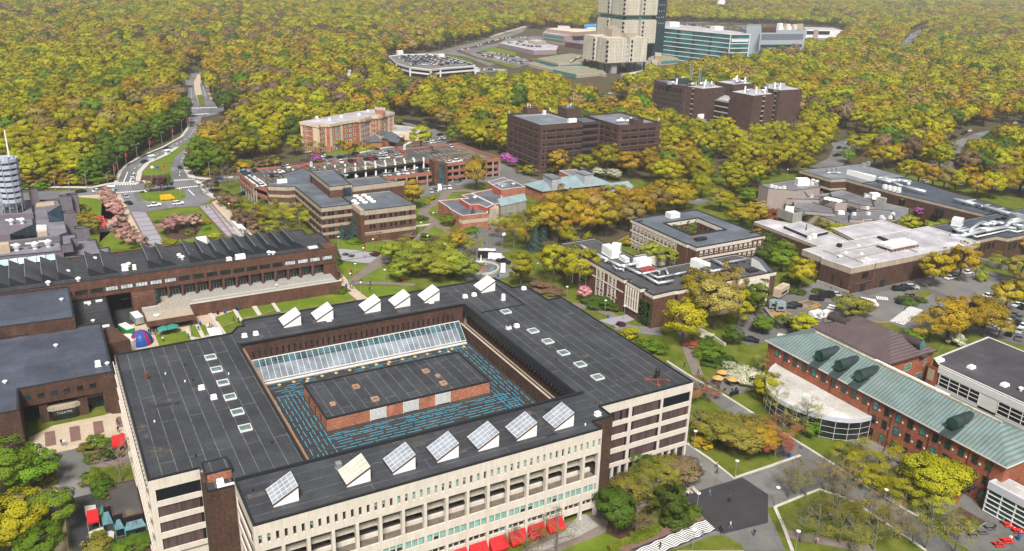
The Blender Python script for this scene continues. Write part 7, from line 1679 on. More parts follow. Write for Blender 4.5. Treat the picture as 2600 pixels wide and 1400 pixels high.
def treemesh(kind,var,det=1.0):
 """unit tree meshes: (crown, trunk), nominal height 10, crown radius 1 -> scaled on placing"""
 key=(kind,var,det)
 if key in TT: return TT[key]
 s=1/math.sqrt(det)
 m0=[LM['y']]
 if kind == 'o': V,N_=lobed(3.6,4.1,5.8,22+var % 4,int(8000*det),.17*s,zmin=-.65,lr=.29,jit=.14);tr=branches(10,3.2,6,2,0,.26,var,.3)[0]
 elif kind == 'p': V,N_=lobed(2.2,4.4,5.6,22,int(6000*det),.17*s,zmin=-.9,lr=.36);tr=branches(10,1.8,5,2,0,.2,var,.2)[0]
 elif kind == 'c':
  n=int(5500*det);z=10*(1-np.sqrt(RN.uniform(0,1,n)))*.93+.6;tier=(z*1.7) % 1;r=(10-z)*.31*(1.08-.42*tier)*RN.uniform(.72,1.06,n);a=RN.uniform(0,6.283,n);r *= 1+.16*np.sin(a*5+z*3)
  p=np.stack([r*np.cos(a),r*np.sin(a),z-.25*r],1);N_=np.stack([np.cos(a),np.sin(a),np.full(n,.55)],1);N_ /= np.linalg.norm(N_,axis=1)[:,None];V,N_=quads(p,N_,.24*s);tr=MB();tr.tube((0,0,-.1),(0,0,9),.2,.04,6)
 elif kind in 'ab':
  br,tips=branches(10,3.6,9,5,4,.17,var,.25);tp=np.array([tuple(t) for t in tips]);n=int((4600 if kind == 'a' else 1100)*det);i=RN.integers(0,len(tp),n)
  o_=RN.normal(size=(n,3))*.28;p=tp[i]+o_;N_=p-[0,0,5.5];N_ /= np.linalg.norm(N_,axis=1)[:,None];N_=N_+[0,0,.5];N_ /= np.linalg.norm(N_,axis=1)[:,None];V,N_=quads(p,N_,.12*s);tr=br
 elif kind == 'k': V,N_=lobed(4.6,3.9,5.8,20,int(6500*det),.22*s,zmin=-.5,lr=.28,jit=.25);tr=branches(10,4.6,6,2,0,.3,var,.25)[0]
 else: V,N_=lobed(4.6,7.5,2.2,14,int(3000*det),.4*s,zmin=-.1,lr=.4);tr=MB();tr.tube((0,0,-.1),(0,0,4),.25,.1,5)
 TT[key]=(leafmesh('crown',V,N_,m0),tr.mesh('trunk',M_BARKG if kind in 'ab' else M_BARK));return TT[key]
NOUN=dict(o='tree',p='oval tree',c='conifer',a='leafing tree',b='bare tree',k='blossom tree',s='shrub')
SNAKE=dict(o='broadleaf_tree',p='oval_tree',c='conifer_tree',a='airy_tree',b='bare_tree',k='blossom_tree',s='shrub')
def plant(kind,colr,x,y,h,r=None,label=None,group=None,det=1.0,var=None):
 var=random.randrange(5) if var is None else var;cm,tm=treemesh(kind,var,det)
 t=thing(SNAKE[kind],label,'shrub' if kind == 's' else 'tree',(x,y,0),random.uniform(0,6.28),group)
 base=dict(o=3.9,p=2.4,c=3.0,a=3.9,b=3.9,k=4.8,s=4.9)[kind];sz=h/10;sr=(r/base) if r else sz
 t.scale=(sr,sr,sz)
 c=child('crown',cm,t);c.material_slots[0].link='OBJECT';c.material_slots[0].material=LM[colr]
 child('trunk',tm,t)
 return t
def grove(phrase,sheet,rows,det=1.0):
 """rows: kind, colour, sighted base x, y, height, crown radius; labelled left to right"""
 pts=[K(sheet,a[1],a[2]) for a in rows];rk=left_rank(pts);n=len(rows)
 cnt={}
 for a in rows: cnt[a[0]]=cnt.get(a[0],0)+1
 seen={}
 for i in sorted(range(n),key=lambda i: rk[i]):
  k=rows[i][0];seen[k]=seen.get(k,0)+1;noun=LC_[k[1]][0]+' '+NOUN[k[0]]
  lab=noun+' '+phrase if cnt[k] == 1 else f'{nth(seen[k])} {noun} from the left {phrase}'
  plant(k[0],k[1],pts[i][0],pts[i][1],rows[i][3],rows[i][4]*(1.38 if k[0] in 'oa' else 1.15),lab,'trees '+phrase,det)
def T(s):
 out=[]
 for q in s.split():
  k,a=q.split(':');x,y,h,r=(float(v) for v in a.split(','));out.append((k,x,y,h,r))
 return out
sheet('grove_floor',KK(7,0,(200,640),(400,440),(700,430),(1050,400),(1400,350),(1380,420),(980,540),(820,620),(500,640)),.035,M_FLOOR)
grove('in the central oak grove',7,T('oo:330,560,15,5.2 oo:470,595,14,4.6 oo:420,470,15,5.2 oo:560,500,16,5.2 oo:640,575,15,4.8 oo:700,470,15,5 oo:800,565,16,5 oo:885,480,14,4.8 ot:965,525,14,4.6 oo:1000,420,14,5 oo:1090,400,14,5 oo:1180,350,14,5 oo:1270,395,13,4.8 oo:1355,370,13,4.5 oo:500,450,16,5.6 oo:620,470,16,5.6 ot:740,530,16,5 oo:850,410,15,5.2 oo:950,460,15,5 oo:1050,470,14,5 ot:1140,410,14,5 oo:1300,345,13,5 oo:390,540,15,5 ao:150,650,13,5.5 ay:235,610,14,6 ay:90,580,12,5.5 cu:300,650,10,3.4 cu:350,575,10,3 oy:520,620,9,3'))
grove('in the grove car park behind the long building',4,T('oo:880,1185,14,5 oy:950,1190,14,5 oo:1020,1180,14,5 ot:1090,1165,14,5 oo:1160,1150,14,5 oy:1230,1140,13,5 oo:1300,1130,13,5 oy:1370,1120,12,4.6 oy:1110,1290,13,5.4 oo:1190,1310,13,5 oo:1290,1335,13,5 ot:1370,1350,13,5 oy:1450,1360,13,5 oo:1530,1330,13,5 oo:1600,1400,13,5 oy:1700,1400,14,5.4 oo:1800,1380,14,5.4 oy:1900,1370,14,5 oo:1640,1270,14,5 ot:1560,1210,13,4.6 oy:1720,1240,14,5 oo:1820,1230,14,5 oy:1910,1210,14,5'))
grove('between the library and the ducted hall',7,T('py:200,905,13,4.2 oy:430,880,15,4.8 oy:600,930,16,5.4 ay:600,720,13,5 sn:350,930,2.5,5 sn:420,960,2,4 oQ:645,1010,5.5,2.2 oQ:895,1060,5.5,1.6 sd:700,1020,2.5,4 sd:780,1040,2.6,5 sd:840,1060,2.4,4 so:900,990,5,2 sm:905,1185,1.4,1.5 oy:510,800,10,4'))
grove('round the square courtyard building',7,T('ol:1120,735,8,4 ol:1230,770,8,4.6 ol:1320,765,7,3.4 ay:1570,730,10,4 og:1775,715,9,4.4 od:1870,700,10,4.4 sr:1500,500,4,2.2 so:960,620,4,2.5 oy:1600,380,11,5 oy:1470,290,13,4.6 oo:1750,500,12,6.2 py:1690,270,14,5.6 og:1800,320,8,4 om:1842,260,6,2.6 cu:1795,250,4,1.4 sr:1900,410,4,4.5 oo:1880,600,7,3'))
grove('at the right corner of the ducted hall',7,T('oo:1455,1130,17,6 ot:1560,1215,17,5.8 ot:1650,1060,16,5.2 oy:1335,1320,15,5.4 py:1720,1180,12,3.8 pg:1860,1120,13,3.6 sy:960,1270,3.6,2.8 sg:1120,1360,3.4,4.5 sw:1500,1290,3,2.5 sd:1500,1340,3,3 sg:1560,1370,2.5,3 od:1690,1320,6,2.8 og:1895,1240,6,2.8 sr:1410,1330,2,3'))
grove('by the lawns of the banded office block',6,T('po:1240,370,15,4.8 oo:1690,230,16,5.2 sy:1380,300,3,1.4 sy:1345,335,3,1.2 ol:860,155,3,2 cu:745,560,10,3 cu:840,570,10.5,4.6 sv:945,575,5,3.6 cd:705,750,8,2.2 sg:820,605,1.6,2.6 sd:870,605,1.4,2.2 sm:980,690,1.2,2 sm:770,690,1,1 sd:810,700,1,1.2 sv:680,850,3,2.6 sg:650,940,2,2.6 sd:720,945,1.8,3.4 sn:590,950,1,1 cu:1665,490,9,2.2 og:1490,480,5,3 ao:1540,620,8,4 oo:1560,660,8,3 ay:1640,700,8,2.2 ay:1680,690,8,2.6 sd:1150,480,1.6,1.8 sd:1210,470,2.4,2.4 sd:1310,440,2,2.4 sm:1040,545,1.4,1.6 sn:1200,560,2,3 sd:1340,575,2,2.6 sv:1180,590,1.5,3 sg:1660,530,2.4,3'))
grove('in the lawn clump north of the library',6,T('ol:1110,750,9,4.5 ol:1200,810,10,5 ol:1150,870,8,4 ol:1300,840,10,5 ol:1290,770,10,5 ol:1400,800,10,5.2 ol:1420,870,9,4.8 ol:1530,840,10,5 ol:1480,775,9,4.6 ol:1610,870,9,4.5 al:1180,730,9,4 sr:1180,870,1,1.5'))
grove('around the forecourt gardens',5,T('kP:745,300,6,3.6 kP:775,345,6.5,3.8 kP:800,385,6,3.8 kP:830,430,6,3.6 kP:825,520,6.5,3.8 kP:870,570,6.5,4 kP:905,610,6,3.8 kP:960,640,6,3.8 kP:1190,540,6,4 kP:1235,500,6,3.8 kP:1330,495,5.5,3.6 kP:1370,490,5,3.2 ov:1060,245,6,2.2 om:1135,240,7,2.8 od:1185,230,6.5,2.4 kn:1490,250,7,4 kn:1580,340,7,4 kn:1640,370,7,4 kn:1690,470,6.5,4 kn:1760,510,7,4 kn:1800,480,7,4 bn:1570,190,11,4.6 bn:1610,220,11,4.4 ay:1790,420,8,4 ay:1880,430,9,4.5 bv:1840,480,8,4.5 ay:1930,470,9,5 ov:570,440,7,3.4 oo:610,490,6,3.4 ov:650,540,6.5,3.4 sd:1110,460,1.2,1.6 sm:1390,415,1.2,1.6 so:1450,470,1.8,1.8 sv:1340,540,2,2.4 sg:1450,510,1.6,2 sy:1500,560,1.2,3 sy:1200,600,1.2,3 sm:1000,250,1,1 sd:1500,235,1,1.6'))
grove('west of the banded office block',6,T('ay:200,470,10,5 bv:270,500,9,5 ay:330,470,10,5 ay:400,470,10,5 ay:450,500,9,4.6 bv:360,540,7,4.5 ay:240,540,7,4 kn:60,500,7,4 kn:130,560,6,4'))
grove('in the theatre garden',9,T('og:40,980,12,5.6 og:230,930,9,5 bn:855,900,11,5 sv:640,690,2,1.8 sg:700,650,3,2.4 sd:650,760,2.2,1.5 sd:760,730,2.6,1.5 sg:660,930,4,2.6 sd:720,960,3,2 sd:720,1000,2,1.6 sv:590,670,1.5,1.4 sv:340,900,2.5,2'))
grove('at the lower left corner',9,T('oy:170,1300,10,4.5 og:380,1240,9,4.2 oy:60,1387,9,4.4 og:300,1450,7,3.6 oy:-40,1250,8,3.5'))
grove('in front of the glasshouse kiosk',9,T('sv:690,1380,2.6,2.6 sg:850,1387,1.6,1.6 sd:950,1340,2,2.6 sd:1040,1320,2,2.4 sd:780,1380,1.4,1.5 sg:1000,1345,1.8,1.6'))
grove('between library front and striped crossing',11,T('ov:880,1110,5,3 ov:960,1050,6,3.6 on:930,1020,5,3 ov:1060,1010,6.5,3.8 ov:1150,960,7,4 ov:1240,930,7,4 on:1330,930,7,4 od:1080,900,6,3.4 sn:1300,860,5,3.4 od:870,1260,10,3.6 od:840,1180,8,3 od:1230,1180,9,3.6 sd:1290,1200,4,3.2 sd:1400,1150,3,2 bv:1130,1100,9,4 bv:1010,1290,9,4.6 bv:450,1387,9,4 bv:240,1400,6,4'))
grove('on the plaza lawn right of the library',11,T('bt:1420,600,9,3 ov:1560,600,7,4.6 ov:1640,650,7.5,4.8 ov:1740,700,8,5 ov:1830,640,7,4.5 oo:1900,690,6,3.6 ar:1440,330,6,3.4 ar:1540,300,4,2.4 so:1480,640,3,3'))
grove('around the curved glass pavilion',12,T('by:180,450,10,3.6 by:70,170,9,3 by:395,560,11,4 by:300,540,7,3 og:420,560,4,3 ar:230,650,8,4.2 ar:185,720,6,3.4 oo:40,600,6,3.6 oo:60,680,7,4 og:1150,-60,5,3'))
grove('beside the patina roofed hall',12,T('ay:910,830,9,4.6 oy:1240,1010,10,5 oy:1340,1000,9,5 ay:1300,1110,6,3.6 ay:1000,980,6,4 ay:1100,1050,6,4 ay:880,940,5,3.6 sg:1240,1080,2,3 ay:700,790,6,3.6 ay:800,850,6,3.6 ay:1480,1230,2.5,2.2 sg:1560,1210,1,1.5'))
grove('on the lower right lawn',12,T('bv:280,1010,9,3.6 bv:330,990,8,3.6 bv:400,1000,9,4.2 bt:540,960,9,4 bt:600,930,8,4 bt:690,950,8,4 bv:370,1330,8,4 bv:480,1280,8,4.4 av:600,1200,8,3.6 bv:640,1330,7,4.4 bv:780,1180,9,4.4 av:840,1260,8,3.4 bv:880,1380,8,4.6 bt:960,1200,8,4 bv:1250,1370,11,4.8 bv:720,1380,7,4 bv:1450,1400,9,4.4 bt:1060,1300,8,4 bv:450,1160,6,3.6 bv:1150,1340,6,3.6 bv:1400,1280,7,3.6'))
grove('by the cafe terrace',11,T('sw:1720,180,4,4.2 sw:1800,190,4,4 sd:1530,70,2.4,2.6 sd:1640,60,2,3 oy:1930,330,8,3.4 sg:1500,20,3,3 sr:1880,280,2,1.2'))
grove('on the edge of the east car park',8,T('oy:360,930,12,4.4 og:230,800,9,4.4 od:120,760,9,5 od:300,890,3,3 sd:370,965,1.6,2 sd:490,950,1.4,2 sd:300,960,3,1.4 og:250,700,7,3.4 pg:20,1110,11,3.2 og:95,1240,5.5,2.8 og:230,1205,4.5,2.2 oy:780,1130,7,3.6 ov:700,1150,9,4.6 bn:520,1200,7,3 oy:375,1250,7,4 oy:420,1280,5,3 oo:170,600,7,3.4 od:110,680,9,4 og:40,720,8,4 sd:1110,1020,1.6,3.6 sm:1150,990,1.8,1.6 sd:1220,1020,1.8,1.8 sw:1450,1320,4,2.8 sl:1640,870,5,2.4'))
grove('among cars of the east car park',8,T('oo:1290,910,13,5.2 oo:1380,820,10,4 oo:1480,870,15,5.2 oo:1390,1310,15,5.2 ao:1220,1310,11,4 ao:1280,1310,11,4 oo:1520,1270,14,5 oo:1650,1260,13,5 oo:1800,1100,12,4.4 ot:1900,900,12,4.8 ot:1960,1010,11,4.6 ay:1770,790,7,3.4 oo:1900,680,9,4 ao:1760,1270,7,3.6 og:1920,1010,4,3'))
grove('beside the faceted lecture centre',8,T('oy:620,590,8,4 oy:780,600,7,3.6 ov:720,590,6,4 ov:850,590,6,4 ov:930,570,6,4 ov:1020,550,6,3.6 oy:1120,530,8,3.8 om:1180,525,7,2.6 ov:520,510,5,3.6 ov:1090,420,5,3.2 og:1095,370,9,5 oM:1195,420,5,2.2 oM:420,460,3.6,2.6 cu:285,450,5,1.6 cu:350,455,4.4,1.6 oo:40,470,11,5 sr:130,430,5,4 sr:200,430,4.5,4 ov:650,250,6,3.6 ov:720,240,6,3.6 ov:790,240,5,3.4 ov:1250,350,6,4 ov:1330,400,6,4 ov:1420,430,6,4.4 ov:1500,420,6,4 ov:1360,330,5,4 sl:1380,470,2.6,4 sl:1300,490,2.4,3.4 oy:380,150,6,2.4 om:40,270,5,2.6 og:30,330,8,4'))
grove('behind the low red brick building',3,T('oM:95,1150,6,2.6 oM:140,1175,5.5,2.6 sv:200,1220,4,2.6 oy:250,1240,6,2.8 kn:300,1240,4,2.4 ov:430,1225,3.6,2.6 ov:530,1210,3.4,2.6 cg:680,1170,10,3 ow:660,1225,4.6,2.8 ow:740,1245,5,3 ow:810,1255,5,3 ow:860,1270,6,3.4 og:860,1180,7,3.4 og:1530,1290,7,3.4'))
grove('at the wood edge along the ring road',1,T('sv:20,1330,4,4 so:90,1320,5,4 sg:150,1325,3.5,3.5 oo:210,1310,8,3.6 sv:260,1320,4,4 sg:290,1325,3,3.5 sv:340,1310,4.5,4 oo:400,1305,8,3.6 so:460,1305,5,4 sy:520,1300,5,4 sv:580,1295,4,4 og:630,1290,8,3.6 sg:690,1290,4,3.6 sv:740,1280,4,3.4 sg:780,1270,3,3 sv:1460,1225,4,3.5 sw:1490,1215,3,2.6 sv:1540,1220,5,4 sn:1590,1215,5,4 sv:1640,1205,5,4 so:1700,1195,5,4 sv:1760,1190,5,4 sn:1820,1180,5,4 sv:1880,1170,5,4 sv:1935,1160,5,4'))
grove('by the hotel and the garage',2,T('oo:795,1115,10,3.4 oy:1300,1060,15,6 og:1520,1020,12,4 ay:920,1110,8,4 ay:560,1110,10,4.4 ay:700,1060,8,3.6 av:650,1060,6,3 oM:560,1150,5,3 sv:1140,880,5,2.6 sv:1320,910,5,2.6 kn:1540,930,9,4 ay:1610,1010,14,5 oy:1700,1040,14,4.6 oo:1850,1060,13,4 sd:830,1035,2,2.6 sg:1200,1050,2.4,1.8 kn:1880,1080,6,3 ov:1800,1120,3,3'))
grove('at the wood edge near the laboratories',4,T('cd:160,1230,12,4.4 cd:50,1280,12,3 ol:850,960,16,5.5 ov:590,980,8,3 og:600,1000,4,3 ov:720,970,5,2.6 og:700,1150,8,3.6 cd:1720,980,8,6'))
M_HEDGE=leafmat('hedge_leaf',(.12,.15,.012))
def hedge(label,pts,w_,h):
 t=thing('hedge',label,'hedge',(*pts[0],0));V,N_=[],[]
 for a,c in zip(pts,pts[1:]):
  a=Vector(a);c=Vector(c);L=(c-a).length;d=(c-a).normalized();nn=Vector((-d.y,d.x));n=int(L*60)
  for _ in range(n):
   u=random.uniform(0,L);f=random.random();sgn=random.choice((-1,1))
   if f < .5: p=a+d*u+nn*random.uniform(-w_/2,w_/2);V.append((p.x,p.y,h+random.uniform(-.05,.08)));N_.append((0,0,1))
   else: p=a+d*u+nn*sgn*w_/2;V.append((p.x,p.y,random.uniform(0,h)));N_.append((nn.x*sgn,nn.y*sgn,.2))
 V=np.array(V)-[pts[0][0],pts[0][1],0];V,N_=quads(V,np.array(N_,float),.3)
 child('hedge_foliage',leafmesh('hedge_foliage',V,N_,[M_HEDGE]),t)
 part(t,'hedge_core',M_HEDGE,lambda b: [b.obox(((a[0]+c[0])/2,(a[1]+c[1])/2),(c[0]-a[0],c[1]-a[1]),math.hypot(c[0]-a[0],c[1]-a[1])/2,w_/2-.06,0,h-.05) for a,c in zip(pts,pts[1:])])
def alongrow(phrase,sheet,pts,step,offs,colr):
 q=[Vector(K(sheet,*p)) for p in pts];A=[]
 for a,c in zip(q,q[1:]):
  d=c-a;L=d.length;d.normalize();nn=Vector((-d.y,d.x));t=0
  while t < L: A+= [tuple(a+d*t+nn*(o+random.uniform(-1,1))) for o in offs];t+= step
 for i,r in enumerate(left_rank(A)): plant('p',colr[i % len(colr)],A[i][0],A[i][1],random.uniform(10,14),random.uniform(3.0,3.8),f'{nth(r)} slender green tree from the left {phrase}','trees '+phrase,.7)
alongrow('along the left edge of the boulevard',1,((700,1285),(800,1200),(880,1120),(1000,1050),(1140,990),(1250,920),(1300,850),(1295,780)),7,(0,6),'ggdg')
alongrow('on the point right of the boulevard',1,((1350,1235),(1400,1210),(1385,1140),(1440,1080)),7,(0,-5),'gg')
hedge('clipped green hedge beside the striped crossing',KK(11,0,(820,1387),(960,1330),(1180,1240)),1.1,1.1)
hedge('taller clipped hedge end beside the striped crossing',KK(11,0,(985,1330),(1150,1262)),1.6,1.9)
hedge('square clipped hedge in front of the kiosk ramp',KK(9,0,(650,1335),(745,1320)),3.2,1.6)
# --- the woods
def inside(px,py,poly):
 c=np.zeros(len(px),bool);n=len(poly)
 for i in range(n):
  x1,y1=poly[i];x2,y2=poly[(i+1) % n]
  if y1 == y2: continue
  c ^= ((y1 > py) != (y2 > py)) & (px < (x2-x1)*(py-y1)/(y2-y1)+x1)
 return c
Z1=13.0
CLEAR=[PP(0,(-900,3000),(-900,470),(0,474),(140,470),(250,463),(300,466),(483,452),(598,446),(604,424),(700,414),(800,400),(770,372),(840,378),(1000,362),(1150,352),(1175,372),(1268,404),(1290,418),(1292,446),(1500,455),(1580,460),(1640,478),(1740,502),(1850,482),(1960,470),(2040,445),(2070,415),(2200,400),(2330,430),(2600,505),(3400,760),(3400,3000)),
 KK(1,0,(805,1310),(830,1225),(880,1165),(990,1095),(1140,1035),(1275,955),(1318,890),(1322,830),(1290,760),(1288,640),(1290,560),(1330,505),(1340,470),(1440,470))+KK(1,13,(1470,550),(1500,620),(1545,700),(1610,745),(1570,800),(1440,840),(1425,880),(1385,930),(1345,1000),(1330,1060))+KK(1,0,(1345,1200),(1380,1310)),
 grow(hp,5),KK(2,0,(1090,830),(1300,850),(1440,890),(1500,950),(1480,1020),(1300,1020),(1100,1010)),KK(2,0,(480,1190),(500,1090),(640,1030),(900,1060),(1000,1160)),grow([(221,367),(247,366),(287,352),(287,387),(257,394),(247,403),(221,404)],4),
 grow([K('h',x,y,LZ) for x,y in ((235,205),(690,290),(960,328),(1150,430),(1370,365),(1715,432),(2110,352),(2445,332),(2200,275),(1560,205),(420,180))],3),
 KK('h',8,(190,640),(450,700),(560,780),(740,880),(1040,850),(1330,860),(1700,960),(1950,930),(2300,980),(2430,860))+KK('h',0,(2480,800),(1500,700),(300,600)),
 KK('g',16,(-20,560),(150,700),(350,760),(640,745),(800,715),(1100,735),(1400,760),(1750,745),(2050,690))+KK('e',15,(0,960),(300,1010),(480,1060),(640,1120),(1000,1180),(1250,1150),(1500,1010),(1560,960),(1850,920),(2100,900))+KK('f',Z1,(400,590),(620,560),(830,540),(870,500),(1060,475),(1290,485),(1500,430),(1880,345),(2000,310),(2300,290),(2490,240))+KK('f',0,(2490,160),(2000,110),(1300,100),(800,80),(270,75))+KK('e',0,(930,340),(780,345),(770,440),(215,400),(150,430))+KK('g',0,(2070,130),(2035,85),(1880,140),(1560,235),(1240,325),(720,450),(240,525),(0,530)),
 KK(4,Z1,(1050,325),(1170,322))+KK(4,0,(1250,225),(1330,170),(1270,170),(1120,235)),KK(4,9,(1350,1130),(1440,1200),(1490,1140),(1500,1050),(1650,1010),(1960,920))+KK(4,0,(1960,860),(1780,895),(1560,925),(1370,985),(1400,1060)),
 KK(4,0,(430,1200),(540,1110),(570,1040),(560,990),(640,930),(780,930),(850,1010),(760,1040),(720,1130),(700,1200)),KK(3,0,(1500,1387),(1560,1180),(1680,1130),(1720,1200),(1640,1387)),KK(3,4,(760,640),(860,640),(930,760),(920,820),(830,790)),KK(1,5,(-10,820),(150,820),(160,880),(0,890))]
for s_,pts in ((2,((140,460),(310,460),(320,520),(150,520))),(2,((740,480),(880,490),(870,540),(750,540)))): CLEAR.append(KK(s_,Z1*.75,*pts))
sheet('hospital_grounds',CLEAR[7],-.02,M_GREENR)
fwd=np.array([FW.x,FW.y]);fwd /= np.linalg.norm(fwd);sdv=np.array([fwd[1],-fwd[0]])
PX,PY=[],[]
d=230.0
while d < 6500:
 st=12.4 if d < 700 else (12.6 if d < 1300 else (14 if d < 2200 else (17 if d < 3600 else 26)))
 wv=d*.70+60;n=int(2*wv/st);u=-wv+st*(np.arange(n)+RN.uniform(-.36,.36,n)+.5*(int(d/st) % 2));dd=d+RN.uniform(-.36,.36,n)*st
 PX.append(fwd[0]*dd+sdv[0]*u);PY.append(fwd[1]*dd+sdv[1]*u);d+= st
PX=np.concatenate(PX);PY=np.concatenate(PY)
keep=np.ones(len(PX),bool)
for poly in CLEAR: keep &= ~inside(PX,PY,poly)
PX=PX[keep];PY=PY[keep];DD=np.hypot(PX,PY)
def vnoise(x,y,s,seed):
 x=x/s;y=y/s;xi=np.floor(x);yi=np.floor(y);fx=x-xi;fy=y-yi;fx=fx*fx*(3-2*fx);fy=fy*fy*(3-2*fy)
 def h(a,b): v=np.sin(a*127.1+b*311.7+seed*74.7)*43758.5453;return v-np.floor(v)
 return (h(xi,yi)*(1-fx)+h(xi+1,yi)*fx)*(1-fy)+(h(xi,yi+1)*(1-fx)+h(xi+1,yi+1)*fx)*fy
KINDS='ygotnd'
nz=.6*vnoise(PX,PY,70,1)+.4*vnoise(PX,PY,24,2);r_=RN.uniform(0,1,len(PX));nz2=vnoise(PX,PY,150,5)
kidx=np.zeros(len(PX),int)
kidx[r_ < .06]=1
kidx[(nz > .56) & (r_ > .35)]=2;kidx[(nz > .66) & (r_ > .40)]=3;kidx[(nz2 > .62) & (r_ > .72)]=4;kidx[(r_ > .965)]=5;kidx[(nz < .22) & (r_ > .6)]=1
EDGE=KK(1,0,(560,1310),(760,1100),(980,1000),(1150,940),(1260,800),(1320,830),(1330,900),(1280,960),(1140,1040),(990,1100),(880,1170),(830,1230),(810,1310))
ed=inside(PX,PY,EDGE) | inside(PX,PY,KK(1,0,(1330,1040),(1390,950),(1440,860),(1520,850),(1480,1000),(1450,1300),(1380,1310),(1340,1200)))
kidx[ed]=np.where(r_[ed] > .3,1,5)
HT_=RN.uniform(11.5,18.5,len(PX))*(.9+.2*nz2);HT_[DD < 330] *= .95;CRr=RN.uniform(6.3,9.0,len(PX))*np.where(DD > 1300,1.15,1)*np.where(DD > 2200,1.4,1)*np.where(DD > 3600,1.4,1)
CRr[ed] *= .8
order=np.argsort(DD);chosen=[]
for i in order:
 q=cam_px(PX[i],PY[i],HT_[i]*.8)
 if-60 < q[0] < 2660 and-40 < q[1] < 1450: chosen.append(i)
 if len(chosen) == 210: break
FSEEN={}
for i in sorted(chosen,key=lambda i: cam_px(PX[i],PY[i])[0]):
 k=KINDS[kidx[i]];qx=cam_px(PX[i],PY[i])[0]
 zone='in the woods left of the boulevard' if qx < 500 else ('between boulevard and hotel' if qx < 760 else ('in the woods around the hotel' if qx < 1290 else ('behind the twin brick block' if qx < 1560 and DD[i] > 420 else ('right of the twin brick block' if qx < 2085 else 'in the woods on the far right'))))
 ck=(k,zone);FSEEN[ck]=FSEEN.get(ck,0)+1
 lab=f'{nth(FSEEN[ck])} {LC_[k][0]} tree from the left {zone}'
 plant('p' if ed[i] else 'o',k,PX[i],PY[i],HT_[i],CRr[i]*(.7 if ed[i] else 1),lab,'nearer woodland trees',.8)
rest=np.ones(len(PX),bool);rest[chosen]=False
PX,PY,kidx,HT_,CRr,ed=PX[rest],PY[rest],kidx[rest],HT_[rest],CRr[rest],ed[rest]
pc=bpy.data.collections.new('forest_tree_models');NV=4
protos=[]
for ki,k in enumerate(KINDS):
 for v in range(NV):
  V,N_=lobed(4.2,3.7+.4*(v % 2),6.2,24+v,4200,.26,sub=True,lr=.25,zmin=-.5,jit=.07,nb=.35)
  tm=MB();tm.tube((0,0,-.2),(0,0,7),.24,.12,5)
  for a in range(3): tm.tube((0,0,3+a),(2*math.cos(a*2.1+v),2*math.sin(a*2.1+v),6+a*.3),.12,.05,4,caps=False)
  me=leafmesh('forest_tree',V,N_,[LM[k],M_BARK]);bm=bmesh.new();bm.from_mesh(me);t0=tm.mesh('t',M_BARK);nf=len(bm.faces);bm.from_mesh(t0);bm.faces.ensure_lookup_table()
  nrm=list(N_)+[Vector(v_.normal) for v_ in t0.vertices]
  for f in bm.faces[nf:]: f.material_index=1
  bm.to_mesh(me);bm.free();me.normals_split_custom_set_from_vertices([tuple(x) for x in nrm])
  o=bpy.data.objects.new('tree_%02d' % (ki*NV+v),me);pc.objects.link(o);protos.append(o)
fm=bpy.data.meshes.new('forest');fm.vertices.add(len(PX));fm.vertices.foreach_set('co',np.stack([PX,PY,np.zeros(len(PX))],1).astype(np.float32).ravel())
def att(nm,typ,arr):
 a=fm.attributes.new(nm,typ,'POINT');a.data.foreach_set('vector' if typ == 'FLOAT_VECTOR' else 'value',arr.ravel())
att('idx','INT',(kidx*NV+RN.integers(0,NV,len(PX))).astype(np.int32));att('scl','FLOAT_VECTOR',np.stack([CRr/4.4,CRr/4.4,HT_/10],1).astype(np.float32));att('rot','FLOAT_VECTOR',np.stack([PX*0,PX*0,RN.uniform(0,6.28,len(PX))],1).astype(np.float32))
fo=bpy.data.objects.new('forest',fm);COL.objects.link(fo);tag(fo,'unbroken spring woodland of yellow green, ochre and brown crowns running to the horizon','forest',kind='stuff')
ng=bpy.data.node_groups.new('forest','GeometryNodeTree');ng.interface.new_socket('Geometry',in_out='INPUT',socket_type='NodeSocketGeometry');ng.interface.new_socket('Geometry',in_out='OUTPUT',socket_type='NodeSocketGeometry')
gi=ng.nodes.new('NodeGroupInput');go=ng.nodes.new('NodeGroupOutput');ip=ng.nodes.new('GeometryNodeInstanceOnPoints');ci=ng.nodes.new('GeometryNodeCollectionInfo')
ci.inputs['Collection'].default_value=pc;ci.inputs['Separate Children'].default_value=True;ci.inputs['Reset Children'].default_value=True
ip.inputs['Pick Instance'].default_value=True
def na(nm,typ):
 n=ng.nodes.new('GeometryNodeInputNamedAttribute');n.data_type=typ;n.inputs['Name'].default_value=nm;return n.outputs['Attribute']
ng.links.new(gi.outputs[0],ip.inputs['Points']);ng.links.new(ci.outputs[0],ip.inputs['Instance']);ng.links.new(na('idx','INT'),ip.inputs['Instance Index']);ng.links.new(na('scl','FLOAT_VECTOR'),ip.inputs['Scale'])
er=ng.nodes.new('FunctionNodeEulerToRotation');ng.links.new(na('rot','FLOAT_VECTOR'),er.inputs[0]);ng.links.new(er.outputs[0],ip.inputs['Rotation']);ng.links.new(ip.outputs[0],go.inputs[0])
md=fo.modifiers.new('forest','NODES');md.node_group=ng
# --- haze
hz=MB();hz.box(-7500,9500,-600,13500,-1.4,135,0);ho=hz.build('haze',None);tag(ho,kind='stuff');ho.data.materials.clear()
hm=bpy.data.materials.new('haze');hm.use_nodes=True;ho.data.materials.append(hm);n_=hm.node_tree.nodes;n_.remove(n_['Principled BSDF'])
pv_=n_.new('ShaderNodeVolumePrincipled');pv_.inputs['Color'].default_value=(.95,.97,1,1);pv_.inputs['Density'].default_value=.0001;pv_.inputs['Anisotropy'].default_value=0
hm.node_tree.links.new(pv_.outputs[0],n_['Material Output'].inputs['Volume'])
